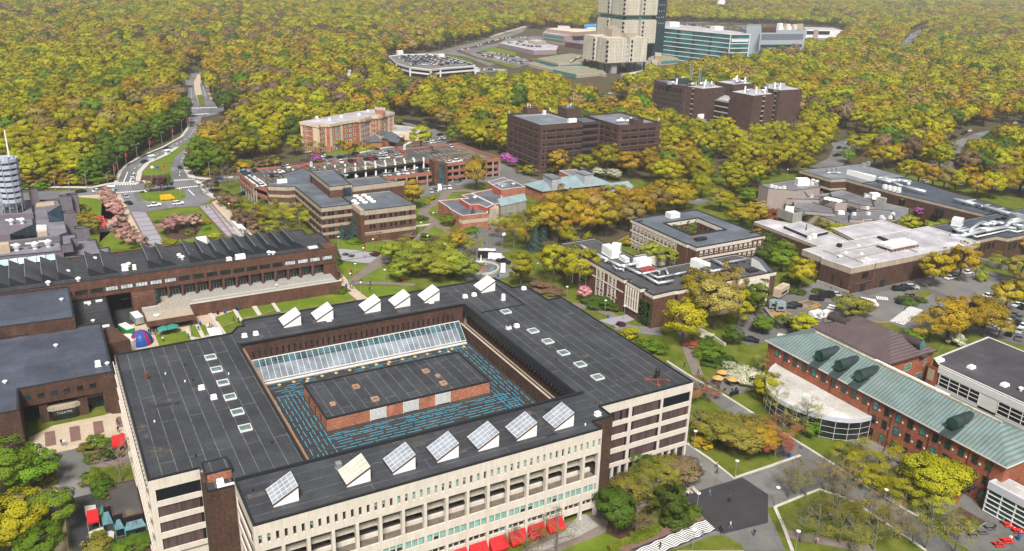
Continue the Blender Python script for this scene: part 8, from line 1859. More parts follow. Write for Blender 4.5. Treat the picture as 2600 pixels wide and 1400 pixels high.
# --- vehicles
CARC=dict(white=(.75,.76,.77),silver=(.42,.44,.46),grey=(.12,.13,.14),black=(.012,.013,.016),blue=(.02,.07,.17),red=(.32,.015,.02),yellow=(.85,.38,.01),green=(.03,.25,.06))
CM={k: mat('paint_'+k,v,.28,.6,var=.03,fine=0,world=False) for k,v in CARC.items()}
M_TYRE=mat('tyre',(.012,.012,.012),.8,world=False);M_CG=glassmat('car_glass',(.01,.013,.016),.1)
def extr(b,prof,w0,w1,mi):
 n=len(prof);L=[(x,(w0*(1-t)+w1*t),z) for x,z,t in prof];R=[(x,-y,z) for x,y,z in L]
 for i in range(n): j=(i+1) % n;b.poly([L[i],L[j],R[j],R[i]],mi)
 b.poly(L[::-1],mi);b.poly(R,mi)
def carmeshes(kind):
 if kind == 'van': bp=[(-2.9,.35,0),(2.8,.35,0),(2.95,.9,0),(2.3,1.3,0),(1.7,2.3,1),(-2.9,2.35,1)];gp_=[(1.3,1.32,0),(2.28,1.34,0),(1.78,2.12,.8),(1.3,2.12,.8)];wb=1.8
 elif kind == 'pickup': bp=[(-2.8,.45,0),(2.7,.45,0),(2.75,1.0,0),(1.2,1.15,0),(-2.8,1.1,0)];gp_=[(-.9,1.1,0),(1.3,1.15,0),(.6,1.75,1),(-.7,1.75,1)];wb=1.75
 elif kind == 'suv': bp=[(-2.3,.38,0),(2.3,.38,0),(2.35,.95,0),(1.1,1.08,0),(-2.3,1.08,0)];gp_=[(-2.25,1.07,0),(1.2,1.07,0),(.35,1.68,1),(-2.0,1.68,1)];wb=1.4
 else: bp=[(-2.3,.32,0),(2.25,.32,0),(2.3,.72,0),(1.15,.92,0),(-2.25,.95,0)];gp_=[(-1.75,.93,0),(1.25,.91,0),(.35,1.42,1),(-1.05,1.43,1)];wb=1.4
 body=MB();extr(body,bp,.92,.80,0)
 if kind == 'pickup': body.box(-2.7,-1.1,-.75,.75,1.101,1.12,1)
 g=MB();extr(g,gp_,.86,.68,0);z1=max(p[1] for p in gp_);xs=[p[0] for p in gp_ if p[1] == z1]
 roof=MB();
 if kind != 'van': roof.box(min(xs)+.05,max([p[0] for p in gp_ if p[1] > z1-.05])-.05,-.66,.66,z1-.02,z1+.04)
 wh_=MB();wh_.tube((0,-.11,0),(0,.11,0),.33,.33,10)
 return body.mesh('body',[CM['white'],M_TYRE]),g.mesh('window_glass',M_CG),(roof.mesh('roof',CM['white']) if roof.v else None),wh_.mesh('wheel',M_TYRE),wb
CMESH={k: carmeshes(k) for k in ('sedan','suv','van','pickup')}
SIMPLE={}
def simple(kind):
 if kind not in SIMPLE:
  bo,g,rf,wh_,wb=CMESH[kind];V,F,MI=[],[],[]
  for m,s_,off in [(bo,0,(0,0,0)),(g,1,(0,0,0))]+([(rf,0,(0,0,0))] if rf else [])+[(wh_,1,(a*wb,c,.33)) for a in (-1,1) for c in (-.8,.8)]:
   n=len(V);V+= [(v.co.x+off[0],v.co.y+off[1],v.co.z+off[2]) for v in m.vertices]
   for p in m.polygons: F.append(tuple(n+i for i in p.vertices));MI.append(1 if s_ or p.material_index else 0)
  me=bpy.data.meshes.new('car');me.from_pydata(V,[],F);me.materials.append(CM['white']);me.materials.append(M_CG);me.polygons.foreach_set('material_index',MI);me.update();SIMPLE[kind]=me
 return SIMPLE[kind]
def put(o,c):
 o.material_slots[0].link='OBJECT';o.material_slots[0].material=CM[c]
def car(kind,c,x,y,z,ang,label,group,full=True):
 nm={'sedan': 'parked_car','suv': 'parked_suv','van': 'van','pickup': 'pickup_truck'}[kind];cat={'sedan': 'car','suv': 'car','van': 'van','pickup': 'pickup truck'}[kind]
 if not full:
  o=bpy.data.objects.new(nm,simple(kind));COL.objects.link(o);o.location=(x,y,z);o.rotation_euler=(0,0,ang);put(o,c);return tag(o,label,cat,group)
 t=thing(nm,label,cat,(x,y,z),ang,group);bo,g,rf,wh_,wb=CMESH[kind]
 put(child('body',bo,t),c);child('window_glass',g,t)
 if rf: put(child('roof',rf,t),c)
 for a in (-1,1):
  for s_ in (-.84,.84): child('wheel',wh_,t,(a*wb,s_,.33))
 return t
RC=random.Random(21)
def fleet(place,spec,full=True,single='sedan'):
 """spec: (kind, colour, x, y, z, angle); labels count from the left within kind and colour"""
 rk=left_rank([(s[2],s[3]) for s in spec]);seen={};tot={}
 nn=lambda s: f"{s[1]} "+{'sedan': 'car','suv': 'tall car','van': 'van','pickup': 'pickup'}[s[0]]
 for s in spec: tot[nn(s)]=tot.get(nn(s),0)+1
 for i in sorted(range(len(spec)),key=lambda i: rk[i]):
  s=spec[i];q=nn(s);seen[q]=seen.get(q,0)+1
  car(*s,(f'{q} {place}' if tot[q] == 1 else f'{nth(seen[q])} {q} from the left {place}'),'vehicles '+place,full)
def rc(): return RC.choice(['white','white','white','silver','silver','grey','black','black','blue','red'])
def rk_(): return RC.choice(['sedan','sedan','suv'])
CN=dict(w='white',s='silver',g='grey',k='black',b='blue',r='red',y='yellow',n='green')
KN=dict(c='sedan',u='suv',v='van',p='pickup')
def at(sheet,z,txt):
 out=[]
 for q in txt.split():
  k,a=q.split(':');x,y,an=(float(v) for v in a.split(','));p=K(sheet,x,y,z);out.append((KN[k[0]],CN[k[1]],p[0],p[1],z+(.07 if z == 0 else .04),RAD(an)))
 return out
fleet('on the garage top deck',at('i',8.5,'ub:120,378,0 ck:205,352,90 cs:112,362,0 cg:470,322,90 cw:515,318,90 cr:680,302,90 cw:440,368,0 ck:370,398,80 cg:415,390,80 cs:885,282,90 cw:1010,270,90 ck:1100,262,90 cr:1137,263,90 ck:1250,245,90 cr:1295,242,90 ck:1332,240,90 cs:1370,232,90 cs:1410,230,90 cw:1440,225,90 cs:1525,220,90 cs:1560,216,90 cr:1860,138,70 cg:1895,173,10 cs:2035,125,90 cw:1895,278,10 cw:2030,277,10 uw:2105,265,10 cw:170,418,0 cs:185,432,0 cw:205,442,0 cw:218,452,0 cw:232,462,0 cw:248,472,0 cs:262,484,0 cw:276,496,0 cs:1050,390,90'))
fleet('on the open lower garage deck',at('i',5.3,'ck:1300,366,80 ck:1345,362,80 ub:1390,357,80 ck:1430,350,80 cw:1465,348,80 ck:1508,343,80 cw:1550,338,80 cw:1590,336,80 cs:1630,330,80 cr:1668,325,80 cw:1708,320,80 ck:1750,318,80 cs:1420,392,80 cs:1465,388,80 cw:1545,380,80 cs:1590,373,80 cw:1630,373,80 cs:1680,365,80 ck:1755,357,80 cg:1800,352,80 cw:1835,348,80 uw:1872,342,80'))
fleet('in front of the parking garage',at('i',0,'cs:1862,548,70 cg:1892,534,70 vw:1936,522,70 cs:1982,516,70 cw:2030,510,70 ck:1850,478,70 ck:1885,470,70 cg:2095,448,70 ck:115,570,10 ck:2120,440,70'))
fleet('in the hotel car park',at('i',0,'cw:870,218,20 ck:905,228,20 ck:1010,228,20 ck:1150,192,20 ck:1338,152,0 cg:1470,178,10 cs:1345,202,20 cw:1412,188,20 cw:1965,52,20 ck:1942,17,20 cs:1922,82,20 cw:1850,72,20 cw:1880,90,20 cs:1820,80,20 cw:700,178,20 cg:1960,68,20'))
fleet('on the boulevard',at(1,0,'uk:1172,1058,62 ck:1018,1146,58 ck:1268,1188,88 cs:942,1248,70 cs:940,1282,75 cg:1390,514,60'))
fleet('on the street by the forecourt',at(5,0,'ck:570,248,3 cw:690,244,3 ck:715,235,3 cs:882,285,110 ck:905,330,112 pw:1088,346,5 uw:1255,333,5 vy:1180,300,3 cb:1540,158,8 ck:1722,264,10 pk:900,1035,100'))
fleet('by the fountain circle',at(7,0,'vw:28,722,-40 pk:78,745,-60 vw:76,800,60'))
fleet('in the east car park',at(8,0,'uk:480,1008,-35 vk:555,990,-35 cs:622,977,-35 ck:288,1062,-35 ck:330,1050,-35 uk:1060,940,-30 uk:1115,930,-30 us:1150,926,-30 uk:1080,1028,0 vw:848,1048,-55 vw:480,1128,0 vw:532,1130,0 ck:20,1298,-50 cw:1420,858,0 cs:1460,850,0 cw:1545,820,0 cw:1690,985,0 cw:1720,990,0 cw:1895,1048,5 ck:1935,1065,5 ck:1760,1085,20 cw:1800,1100,20 cr:1735,1125,20 cg:1870,1115,20 cg:1905,1135,20 ck:1895,1175,20 cs:1835,1165,20 cg:1905,1282,25 cb:1640,1185,20 cw:1522,1150,20 cw:1545,1142,20 cw:1935,1198,20 cr:1780,1130,20 ck:1850,1150,20 cr:1545,1180,20 ck:1840,1250,20 cw:1600,1080,20 cs:1625,1095,20 cg:1660,1110,20 ck:1690,1150,20 cw:1720,1170,20 cs:1760,1190,20 cw:1790,1210,20 ck:1600,1150,20 cw:1570,1120,20 cs:1905,1230,25'))
fleet('by the drive behind the long building',at(4,0,'pk:625,1103,0 cw:700,1012,20 cw:770,1000,0 cg:680,1052,20 cw:710,1097,0 ck:640,1048,20 ck:1530,938,20 cw:1562,927,20 ck:1512,948,20 ck:1442,968,20 ck:1420,988,20 cg:1402,997,20 ck:1455,975,20 cb:1812,883,10 cr:1850,877,10 cw:1880,873,10 cw:1500,1305,0 cw:1240,1290,0 cr:1170,1200,0 cw:1210,1230,0'))
fleet('behind the twin brick block',at(3,0,'cw:835,662,20 ck:860,758,20 cw:875,770,20 cg:895,775,20'))
fleet('on the distant road in the right woods',at(4,0,'cw:1140,250,60 cw:1180,245,60 cr:1190,238,60 cw:1220,240,60 cr:1150,285,60 cw:1110,295,60 cg:1190,270,60'))
def rowcars(sheet,z,a,c,n,ang,drop=.08):
 out=[]
 for i in range(n):
  if RC.random() < drop: continue
  t=i/max(1,n-1);p=K(sheet,a[0]+(c[0]-a[0])*t,a[1]+(c[1]-a[1])*t,z);out.append((rk_(),rc(),p[0],p[1],z+.04,ang+RC.uniform(-.04,.04)))
 return out
far=[]
for k,(a,c) in enumerate((((240,545),(420,650)),((330,530),(560,660)),((430,530),(700,650)),((500,535),(800,665)),((600,525),(960,665)),((700,530),(1080,665)),((820,545),(1200,655)))): far+= rowcars('g',7,a,c,18,.5)
fleet('on the far parking deck',far,False)
lot=[]
for a,c,n in (((1330,492),(1960,625),26),((1480,478),(1930,560),18)): lot+= rowcars('g',0,a,c,n,1.3)
fleet('in the lot below the clinic',lot,False)
rest_=[]
for k in range(9): rest_+= rowcars('g',7,(215+k*78,560-(k % 3)*8),(400+k*105,668-(k % 2)*6),17,.5)
for s_,z,a,c,n,an in (('g',0,(1110,440),(1320,405),11,1.2),('g',0,(1340,385),(1700,272),20,1.2),('g',0,(1720,275),(2060,262),14,1.2),('g',5,(1780,340),(2050,385),13,.3),('g',5,(1900,320),(2080,350),9,.3),('g',5,(2060,395),(2240,400),9,.3),('g',0,(1150,720),(1740,742),18,1.2),('g',0,(1400,530),(1980,650),24,1.3),
 ('f',0,(410,108),(520,125),7,.4),('f',0,(520,115),(800,135),14,.4),('f',0,(560,135),(900,160),14,.4),('f',0,(1000,150),(1250,178),10,.4),('f',0,(1500,130),(1250,160),6,.4),('g',0,(2020,600),(2120,610),4,.3)): rest_+= rowcars(s_,z,a,c,n,an)
V,F,MI=[],[],[];order_=list(CARC)[:6]
for kd,cc,x,y,z,an in rest_:
 m=simple(kd);n=len(V);c_,s_=math.cos(an),math.sin(an);V+= [(x+c_*v.co.x-s_*v.co.y,y+s_*v.co.x+c_*v.co.y,z+v.co.z) for v in m.vertices]
 for p in m.polygons: F.append(tuple(n+i for i in p.vertices));MI.append(6 if p.material_index else order_.index(cc))
me=bpy.data.meshes.new('distant_cars');me.from_pydata(V,[],F);[me.materials.append(CM[c]) for c in order_];me.materials.append(M_CG);me.polygons.foreach_set('material_index',MI);me.update()
o=bpy.data.objects.new('distant_cars',me);COL.objects.link(o);tag(o,'hundreds of tiny parked cars around the hospital and clinic','cars',kind='stuff')
# --- people
M_SKIN=mat('skin',(.42,.25,.17),.6,world=False);M_HAIR=mat('dark_hair',(.02,.014,.01),.7,world=False);M_SHOE=mat('shoe',(.4,.4,.4),.7,world=False)
CL={k: mat('cloth_'+k,v,.9,world=False,fine=0) for k,v in dict(black=(.015,.015,.02),white=(.7,.7,.7),navy=(.02,.03,.09),red=(.45,.03,.03),grey=(.2,.2,.21),blue=(.12,.22,.42),teal=(.03,.25,.28),pink=(.6,.3,.35)).items()}
def body(pose):
 J=dict(walk=[((0,0,.95),.15),((0,0,1.2),.14),((0,0,1.42),.16),((0,0,1.53),.06),((0,.01,1.66),.10),((-.1,0,.88),.10),((-.11,.2,.5),.075),((-.11,.16,.08),.05),((-.11,.3,.03),.045),((.1,0,.88),.10),((.11,-.08,.48),.075),((.11,-.38,.14),.05),((.11,-.3,.04),.045),((-.2,0,1.4),.07),((-.26,-.14,1.14),.05),((-.25,-.02,.93),.038),((.2,0,1.4),.07),((.26,.12,1.15),.05),((.24,.3,1.02),.038)],
  sit=[((0,0,.50),.16),((0,-.03,.75),.14),((0,0,.98),.16),((0,.02,1.09),.06),((0,.04,1.22),.10),((-.1,.06,.50),.10),((-.12,.45,.50),.075),((-.12,.44,.10),.05),((-.12,.56,.04),.045),((.1,.06,.50),.10),((.12,.45,.50),.075),((.12,.46,.10),.05),((.12,.58,.04),.045),((-.2,0,.95),.07),((-.25,.16,.74),.05),((-.15,.4,.74),.038),((.2,0,.95),.07),((.25,.16,.74),.05),((.15,.4,.74),.038)])[pose]
 E=[(0,1),(1,2),(2,3),(3,4),(0,5),(5,6),(6,7),(7,8),(0,9),(9,10),(10,11),(11,12),(2,13),(13,14),(14,15),(2,16),(16,17),(17,18)]
 me=bpy.data.meshes.new('p');me.from_pydata([j[0] for j in J],E,[]);o=bpy.data.objects.new('p',me);COL.objects.link(o);sk=o.modifiers.new('s','SKIN');o.modifiers.new('u','SUBSURF').levels=1
 for v,j in zip(me.skin_vertices[0].data,J): v.radius=(j[1],j[1]*.8)
 me.skin_vertices[0].data[0].use_root=True;dg=bpy.context.evaluated_depsgraph_get();r=bpy.data.meshes.new_from_object(o.evaluated_get(dg));COL.objects.unlink(o);r.name='person'
 r.materials.clear();[r.materials.append(m) for m in (CL['black'],CL['navy'],M_SKIN,M_HAIR,M_SHOE)]
 dz=0 if pose == 'walk' else-.44;wz=.97 if pose == 'walk' else .56
 for p in r.polygons:
  c=p.center;z=c.z-dz
  p.material_index=3 if z > 1.66 or (z > 1.56 and c.y < 0) else (2 if z > 1.5 else (4 if c.z < .08 else (0 if c.z > wz or (abs(c.x) > .2 and c.z > wz-.05) else 1)));p.use_smooth=True
 return r
PB_={k: body(k) for k in ('walk','sit')}
def person(label,x,y,top,leg,ang,z=0.0,pose='walk',grp=None):
 o=bpy.data.objects.new('person',PB_[pose]);COL.objects.link(o);o.location=(x,y,z);o.rotation_euler=(0,0,ang);o.scale=(1.06,)*3
 for i,c in ((0,top),(1,leg)): o.material_slots[i].link='OBJECT';o.material_slots[i].material=CL[c]
 return tag(o,label,'person',grp)
def folk(place,sheet,txt,z=.12,verb='walking'):
 CK=dict(k='black',w='white',n='navy',r='red',g='grey',b='blue',t='teal',p='pink');A=[]
 for q in txt.split(): c,a=q.split(':');v=[float(t) for t in a.split(',')];p=K(sheet,v[0],v[1],z);A.append((CK[c[0]],CK[c[1]],p,v[2]))
 rk=left_rank([a[2] for a in A]);tot={};seen={}
 for a in A: tot[a[:2]]=tot.get(a[:2],0)+1
 for i in sorted(range(len(A)),key=lambda i: rk[i]):
  a=A[i];seen[a[:2]]=seen.get(a[:2],0)+1;lab=f'person in {a[0]} top and {a[1]} legwear {verb} {place}'
  if tot[a[:2]] > 1: lab=f'{nth(seen[a[:2]])} {a[0]} topped, {a[1]} legged person from the left {place}'
  person(lab,a[2][0],a[2][1],a[0],a[1],RAD(a[3]),z,'sit' if verb == 'sitting' else 'walk')
folk('on the plaza',11,'pk:1578,800,200 kk:1580,845,200 gb:1528,1000,20 kk:1668,1045,190 wn:1375,1005,90 wb:1675,1225,30 kk:1608,1245,10 kn:1618,1268,30 kn:1843,1280,80 gb:1762,430,40')
folk('on the striped crossing',11,'gb:1480,1288,80 kk:1180,1372,90',.19);folk('by the path behind the library',11,'kn:1353,92,150 kk:1450,142,30')
folk('near the lower right lawn',12,'nb:40,1278,60 rr:305,672,40 wn:372,668,40 pg:482,1340,100');folk('in the theatre court',9,'kk:437,645,0 wb:457,645,0 nk:828,498,40 kk:835,552,20');folk('on the lane by the kiosk',9,'bk:592,1368,180')
folk('on the walks north of the library',6,'kk:805,925,40 gk:820,928,40 kk:883,890,90 kn:945,900,90 kk:940,945,0 tn:1190,610,80 tb:1262,562,60 kk:1330,638,120 wb:738,888,30 rk:750,885,30 wb:1708,702,0 nk:1400,100,0')
folk('at the fair beside the balloon tent',5,'kn:1050,1245,20 kk:1062,1252,200 nb:1075,1238,90 kk:1088,1250,300 gk:1100,1246,40 kk:1112,1240,80 bk:1130,1265,60 wk:1150,1300,10 kk:1480,1200,60 pk:1495,1195,90 wn:1470,1210,190 kk:1330,1275,90 nn:1355,1270,30 kk:1400,1225,0 kk:1647,1158,60 kk:1682,1165,180 gn:1525,1160,0 kk:1345,1190,0')
folk('in the east car park',8,'nb:1085,1060,40 kk:1100,1082,20 nb:580,942,80');folk('at the forecourt',5,'kk:1455,357,100');
# --- street lamps, banners, bins
lm=MB();lm.lathe((0,0,0),[(.11,0),(.08,.3),(.06,4.3)],6);LPM=lm.mesh('pole',M_STEEL);lm=MB();lm.lathe((0,0,4.3),[(.12,0),(.38,.12),(.42,.3),(.15,.42)],10);LHM=lm.mesh('lamp_head',M_WHITE)
lm=MB();lm.lathe((0,0,0),[(.14,0),(.09,8)],6);lm.bar((0,0,7.9),(1.6,0,8.3),.1);TPM=lm.mesh('pole',M_STEEL);lm=MB();lm.box(1.3,2.0,-.16,.16,8.2,8.4);THM=lm.mesh('lamp_head',M_STEEL);lm=MB();lm.box(.1,.8,-.03,.03,2.3,3.9);BNM=lm.mesh('banner',M_REDP)
def lamps(place,sheet,txt,tall=False):
 A=[tuple(float(v) for v in q.split(',')) for q in txt.split()];pts=[K(sheet,a[0],a[1]) for a in A];rk=left_rank(pts)
 for a,p,r in zip(A,pts,rk):
  t=thing('lamp_post',f'{nth(r)} {"tall " if tall else ""}lamp post from the left {place}' if len(A) > 1 else f'lamp post {place}','lamp post',(*p,0),.6,'lamp posts '+place)
  child('pole',TPM if tall else LPM,t);child('lamp_head',THM if tall else LHM,t)
  if len(a) > 2: child('banner',BNM,t,(0,0,.6 if not tall else 1.6),0,1.3)
lamps('around the plaza',11,'1418,662 1708,877 1438,1112 1408,1375');lamps('by the lower right lawn',12,'190,1070 330,1385 945,1085');lamps('along the lawns north of the library',6,'840,836 1048,880 806,908,1 881,972 1102,572 1192,494 992,508 1302,536 1388,464 1348,632 722,640 966,658,1 898,722,1 1467,692,1 1420,305 290,990')
lamps('behind the library beside the ducted hall',7,'523,1002 792,1102 926,1142 318,832 1468,1182 1527,282');lamps('around the forecourt',5,'1037,312 1275,292 865,430,1 1680,480,1 1618,400,1 1783,545,1',False);lamps('beside the boulevard',1,'812,1275,1 893,1172,1 1060,1082,1 1220,992,1 1323,907,1 1312,1132,1 1383,1232,1 835,1222 970,1130 1145,1037 1285,947 1480,1258',True);lamps('on the ring road',5,'392,232 612,222 492,234 765,232',True)
lamps('beside the faceted lecture centre',4,'270,1255 590,1005');lamps('on the garage deck','i','330,400 410,430 690,300 1550,250',True);lamps('along the far clinic road','g','60,520 265,500 610,450 770,440 1015,410 1590,215 1185,370 1270,300',True)
bn=MB();bn.lathe((0,0,0),[(.32,0),(.36,1.0),(.3,1.15)],8);BIN=bn.mesh('litter_bin',M_BLUEP);BIK=bn.mesh('litter_bin',M_BLACK)
def bins(place,sheet,pts,m=BIN,nm='blue'):
 q=[K(sheet,*p) for p in pts];rk=left_rank(q)
 for p,r in zip(q,rk): o=bpy.data.objects.new('litter_bin',m);COL.objects.link(o);o.location=(*p,.05);tag(o,f'{nth(r)} {nm} litter bin from the left {place}','bin',nm+' bins '+place)
bins('along the terrace walk',5,((1585,1100),(1682,1078),(1825,1040),(1412,1185)));bins('along the terrace walk',5,((1535,1108),(1808,1044),(1668,1082)),BIK,'black');bins('on the walks',6,((285,1010),(158,1045),(775,915),(1693,555),(1745,615),(1842,840)));bins('near the ducted hall',7,((815,1135),(40,845)));bins('by the theatre and promenade',12,((288,730),(1900,1310)))
bins('at the cafe terrace',11,((1680,295),(1695,290),(1710,286),(1725,282)),BIK,'black')
# --- odd things
def pt(sheet,x,y,z=0): q=K(sheet,x,y,z);return (q[0],q[1],0)
q=pt(5,998,1310);BT=thing('balloon_tent','blue inflated dome tent with red stripes on the fair plaza','tent',q)
for i in range(16):
 a0,a1=2*math.pi*i/16,2*math.pi*(i+1)/16
 def gore(b,a0=a0,a1=a1):
  for k in range(7):
   e0,e1=math.pi/2*k/7,math.pi/2*(k+1)/7;b.poly([(q[0]+3.1*math.cos(e)*math.cos(a),q[1]+3.1*math.cos(e)*math.sin(a),4.0*math.sin(e)) for a,e in ((a0,e0),(a1,e0),(a1,e1),(a0,e1))])
 part(BT,'panel',mat('tent_red',(.35,.015,.06),.5) if i % 4 == 1 else mat('tent_blue',(.012,.065,.30),.5),gore)
q=pt(5,885,1335);t=thing('round_tank','round pale concrete tank beside the balloon tent','tank',q);part(t,'tank_wall',M_CONC,lambda b: b.lathe((q[0],q[1],0),[(3.2,0),(3.2,2.6),(2.9,2.6),(2.9,2.3)],20))
def van_box(name,label,cat,q,L,W_,H,m,mt=None,ang=0,extra=None):
 t=thing(name,label,cat,q,ang);b=MB();b.box(-L/2,L/2,-W_/2,W_/2,.6,H);child('body',b.mesh('body',m),t);b=MB();b.box(-L/2+.1,L/2-.1,-W_/2+.1,W_/2-.1,H,H+.12);b.box(-1,.2,-.4,.4,H+.12,H+.5);child('roof',b.mesh('roof',mt or M_OFFW),t)
 b=MB();b.box(-L*.3,L*.25,-W_/2-.04,-W_/2,1.2,2.1);child('serving_hatch',b.mesh('serving_hatch',M_GLASS),t)
 for a in (-.32,.32):
  for s_ in (-1,1): child('wheel',CMESH['sedan'][3],t,(a*L,s_*(W_/2-.1),.35))
 return t
van_box('food_truck','green and yellow food truck beside the balloon tent','food truck',pt(5,898,1255),5.5,2.4,2.9,CM['green'],M_OFFW,1.9);van_box('food_truck','black food truck by the fountain','food truck',pt(6,1765,705),6.5,2.5,3.0,CM['black'],M_OFFW,-.5)
van_box('box_trailer','grey box trailer in the service yard','trailer',pt(5,970,1165),5.5,2.4,2.6,M_STEEL,M_OFFW,1.75);van_box('storage_trailer','tan plywood storage container behind the ducted hall','container',pt(8,225,975),7.5,2.6,3.4,M_PAVE,M_PAVE,.35)
van_box('utility_cabinet','pale blue utility cabinet beside the ducted hall','cabinet',pt(8,180,1065),3.5,2.2,2.8,M_BLGREY,M_BLGREY,-.6);van_box('utility_cabinet','taller pale blue utility cabinet nearer the yellow bays','cabinet',pt(8,222,1085),3,2.4,3.2,M_BLGREY,M_BLGREY,-.6)
van_box('dumpster','dark green dumpster by the small trees','dumpster',pt(8,285,1195),3,2,1.6,M_DORM,M_DORM,1.2)
def tent(label,pts,z,m=M_WHITE):
 t=thing('canopy_tent',label,'tent',ctr(pts));c=ctr(pts);part(t,'canopy',m,lambda b: [b.poly([(*pts[i],z),(*pts[(i+1) % 4],z),(c[0],c[1],z+1.1)]) for i in range(4)])
 for p in pts: part(t,'pole',M_STEEL,lambda b: b.bar((*p,0),(*p,z),.08))
tent('white square canopy tent on the fair lawn',KK(5,2.4,(1455,1205),(1545,1195),(1570,1245),(1480,1258)),2.4)
lt_=KK(5,2.6,(1610,425),(1645,415),(1775,545),(1735,550));t=thing('long_marquee','long white marquee beside the right banded walk','tent',ctr(lt_));part(t,'canopy',M_WHITE,lambda b: b.prism(lt_,2.0,2.6));part(t,'wall',M_OFFW,lambda b: b.prism(grow(lt_,-.3),0,2.0))
def brolly(label,q,m,r=1.5,grp=None):
 t=thing('parasol',label,'parasol',q,0,grp);b=MB();b.lathe((0,0,2.1),[(r,0),(r*.6,.35),(.08,.65)],10);child('canopy',b.mesh('canopy',m),t);b=MB();b.tube((0,0,0),(0,0,2.5),.04,.04,6);child('pole',b.mesh('pole',M_STEEL),t);b=MB();b.lathe((0,0,0),[(.3,0),(.1,.1),(.08,.7),(.6,.74)],10);child('table',b.mesh('table',M_STEEL),t)
M_STRAW=mat('straw',(.55,.30,.10),.9)
for i,p in enumerate(((1160,1250),(1218,1238))): brolly(f'{nth(i + 1)} dark green parasol from the left on the fair lawn',pt(5,*p),mat('green_canvas',(.03,.22,.17)),1.9,'green parasols')
for i,p in enumerate(((1585,215),(1615,175),(1685,225))): brolly(f'{nth(i + 1)} straw parasol from the left on the cafe terrace',pt(11,*p),M_STRAW,1.5,'straw parasols')
folk('on the cafe terrace',11,'nk:1590,240,200 kk:1640,262,20 gk:1695,255,100 kk:1720,258,0 rk:1605,195,0',.1,'sitting')
def picnic(label,q,m,an,grp):
 t=thing('picnic_table',label,'picnic table',q,an,grp)
 for nm,bx in (('table_top',(-1,1,-.38,.38,.70,.76)),('bench',(-1,1,-.85,-.58,.42,.47)),('bench',(-1,1,.58,.85,.42,.47)),('leg',(-.8,-.7,-.7,.7,0,.42)),('leg',(.7,.8,-.7,.7,0,.42))): b=MB();b.box(*bx);child(nm,b.mesh(nm,m),t)
for i,p in enumerate(((1830,1210),(1895,1255),(1760,1350),(1820,1325))): picnic(['red picnic table left of two beside the pavilion glass','red picnic table right of two beside the pavilion glass','red picnic table nearest the bottom of the picture','red picnic table just right of the lowest red one'][i],pt(12,*p),mat('red_table',(.6,.03,.02),.5),-.5 if i < 2 else-.35,'red picnic tables')
for i,p in enumerate(((1580,1280),(1645,1260),(1700,1230),(1015,745),(1080,775))): picnic(f'{nth([3, 4, 5, 1, 2][i])} grey picnic table from the left on the hall terrace',pt(12,*p),mat('grey_table',(.12,.11,.12),.8),-.4,'grey picnic tables')
folk('at the tables by the glass pavilion',12,'kk:1735,1232,60 gk:1790,1192,60 wk:1845,1310,100 kk:1755,1352,40 pn:1915,1270,60',.06,'sitting')
q=pt(6,1722,785);FN=thing('fountain','round fountain with a white central jet on the paved circle','fountain',q);part(FN,'basin',M_WALK,lambda b: (b.lathe((q[0],q[1],0),[(6.6,0),(6.6,.7),(6.0,.7),(6.0,.3)],28)));part(FN,'water',M_WATER,lambda b: b.lathe((q[0],q[1],.3),[(5.9,0),(5.9,.15)],24));part(FN,'rock_mound',M_PINKP,lambda b: b.lathe((q[0],q[1],.4),[(3.4,0),(2.6,.4),(1.0,.8)],12))
part(FN,'water_jet',M_WHITE,lambda b: (b.tube((q[0],q[1],1),(q[0],q[1],5.2),.5,.1,8),[b.tube((q[0]+1.3*math.cos(a)*j,q[1]+1.3*math.sin(a)*j,1+2.2*math.sin(j*1.5)),(q[0]+1.3*math.cos(a)*(j+.5),q[1]+1.3*math.sin(a)*(j+.5),1+2.2*math.sin((j+.5)*1.5)),.06,.06,4) for a in (0,1.05,2.1,3.15,4.2,5.25) for j in (.3,.8,1.3)]))
SC=thing('red_sculpture','open red steel frame sculpture beside the pink blossom avenue','sculpture',pt('k',1200,960));P_=lambda x,y,z: (*K('k',x,y,z),z)
part(SC,'red_frame',M_REDS,lambda b: [b.bar(P_(*p),P_(*r),.5) for p,r in (((1165,975,0),(1145,880,3.5)),((1250,970,0),(1240,880,3.5)),((1145,880,3.5),(1240,880,3.5)),((1145,880,3.5),(1120,790,6)),((1240,880,3.5),(1205,785,6)),((1120,790,6),(1205,785,6)),((1130,820,5),(1215,815,5)),((1140,850,4.2),(1225,848,4.2)),((1070,815,5),(1130,820,5)),((1150,910,2.5),(1245,905,2.5)))])
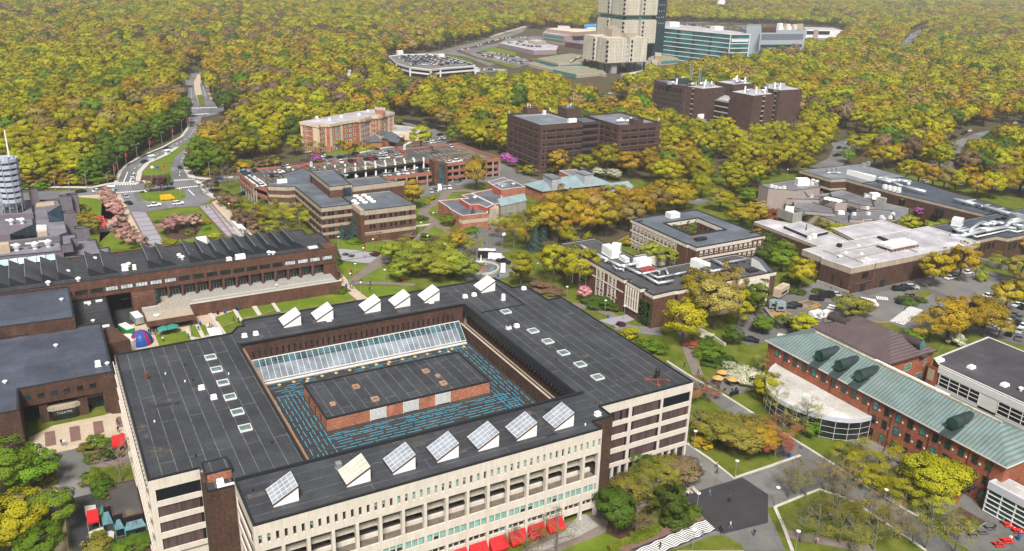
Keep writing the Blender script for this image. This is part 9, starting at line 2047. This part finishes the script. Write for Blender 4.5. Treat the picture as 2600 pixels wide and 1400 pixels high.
for i,(s_,x,y,m) in enumerate(((5,1075,190,M_WHITE),(5,1113,192,M_BLUEP),(5,1160,186,M_REDP),(6,1770,650,M_REDP),(6,1818,660,M_BLUEP),(6,1870,690,M_WHITE))):
 q=pt(s_,x,y);t=thing('flagpole',f'{nth(i % 3 + 1)} flagpole from the left '+('in the boulevard median' if i < 3 else 'at the fountain circle'),'flagpole',q);b=MB();b.tube((0,0,0),(0,0,9),.07,.04,6);child('pole',b.mesh('pole',M_STEEL),t);b=MB();b.box(.05,1.3,-.02,.02,7.6,8.7);child('flag',b.mesh('flag',m),t)
for lab,s_,x,y,an in (('white gatehouse in the boulevard lanes',1,1182,1090,.5),('small gatehouse at the near boulevard lanes',1,1070,1130,.5),('white shuttle shelter on the corner of the ring road',5,785,240,0)):
 t=thing('gatehouse',lab,'booth',pt(s_,x,y),an);b=MB();b.box(-1.2,1.2,-.8,.8,0,2.3);child('booth',b.mesh('booth',M_PALEG),t);b=MB();b.box(-1.6,1.6,-1.2,1.2,2.3,2.6);child('roof',b.mesh('roof',M_WHITE),t)
for lab,pts,h,m in (('long low concrete retaining wall right of the car park',KK(8,0,(1580,720),(1700,760),(1790,790),(1830,785)),1.6,M_CONCG),('low wall along the car park behind the ducted hall',KK(8,0,(110,1075),(160,1140),(190,1160)),1.1,M_CONCG),('pale wall beside the library garden steps',KK(11,0,(1345,975),(1420,955)),.9,M_WALK),('curved brick seat wall at the upper circle',KK(6,0,(1700,545),(1690,510),(1720,480),(1790,470)),.8,M_CONCG),('low wall at the edge of the east walk',KK(7,0,(1440,1210),(1580,1290),(1640,1330)),.9,M_WALK),('dark wall below the kiosk shrubs',KK(9,0,(830,1375),(1090,1310)),.7,M_BLACK)):
 w_=strip('retaining_wall',pts,.5,0,m,h,kind=None);tag(w_,lab,'wall')
st=thing('garden_steps','broad brown terraced garden steps between the shrubs and plaza','steps',pt(11,1060,1060))
for i in range(8): part(st,'step',M_PAVE if i % 2 else M_PINKP,lambda b: (lambda A,B: b.bar((*A,.1+i*.16),(*B,.1+i*.16),.75,.3))(K(11,960+i*28,1120-i*20),K(11,1050+i*30,1070-i*22)))
for i in range(6): part(st,'step',M_WALK if i % 2 else M_PINKP,lambda b: (lambda A,B: b.bar((*A,.1+i*.14),(*B,.1+i*.14),.7,.3))(K(11,1290+i*14,905+i*3),K(11,1370+i*14,985+i*2)))
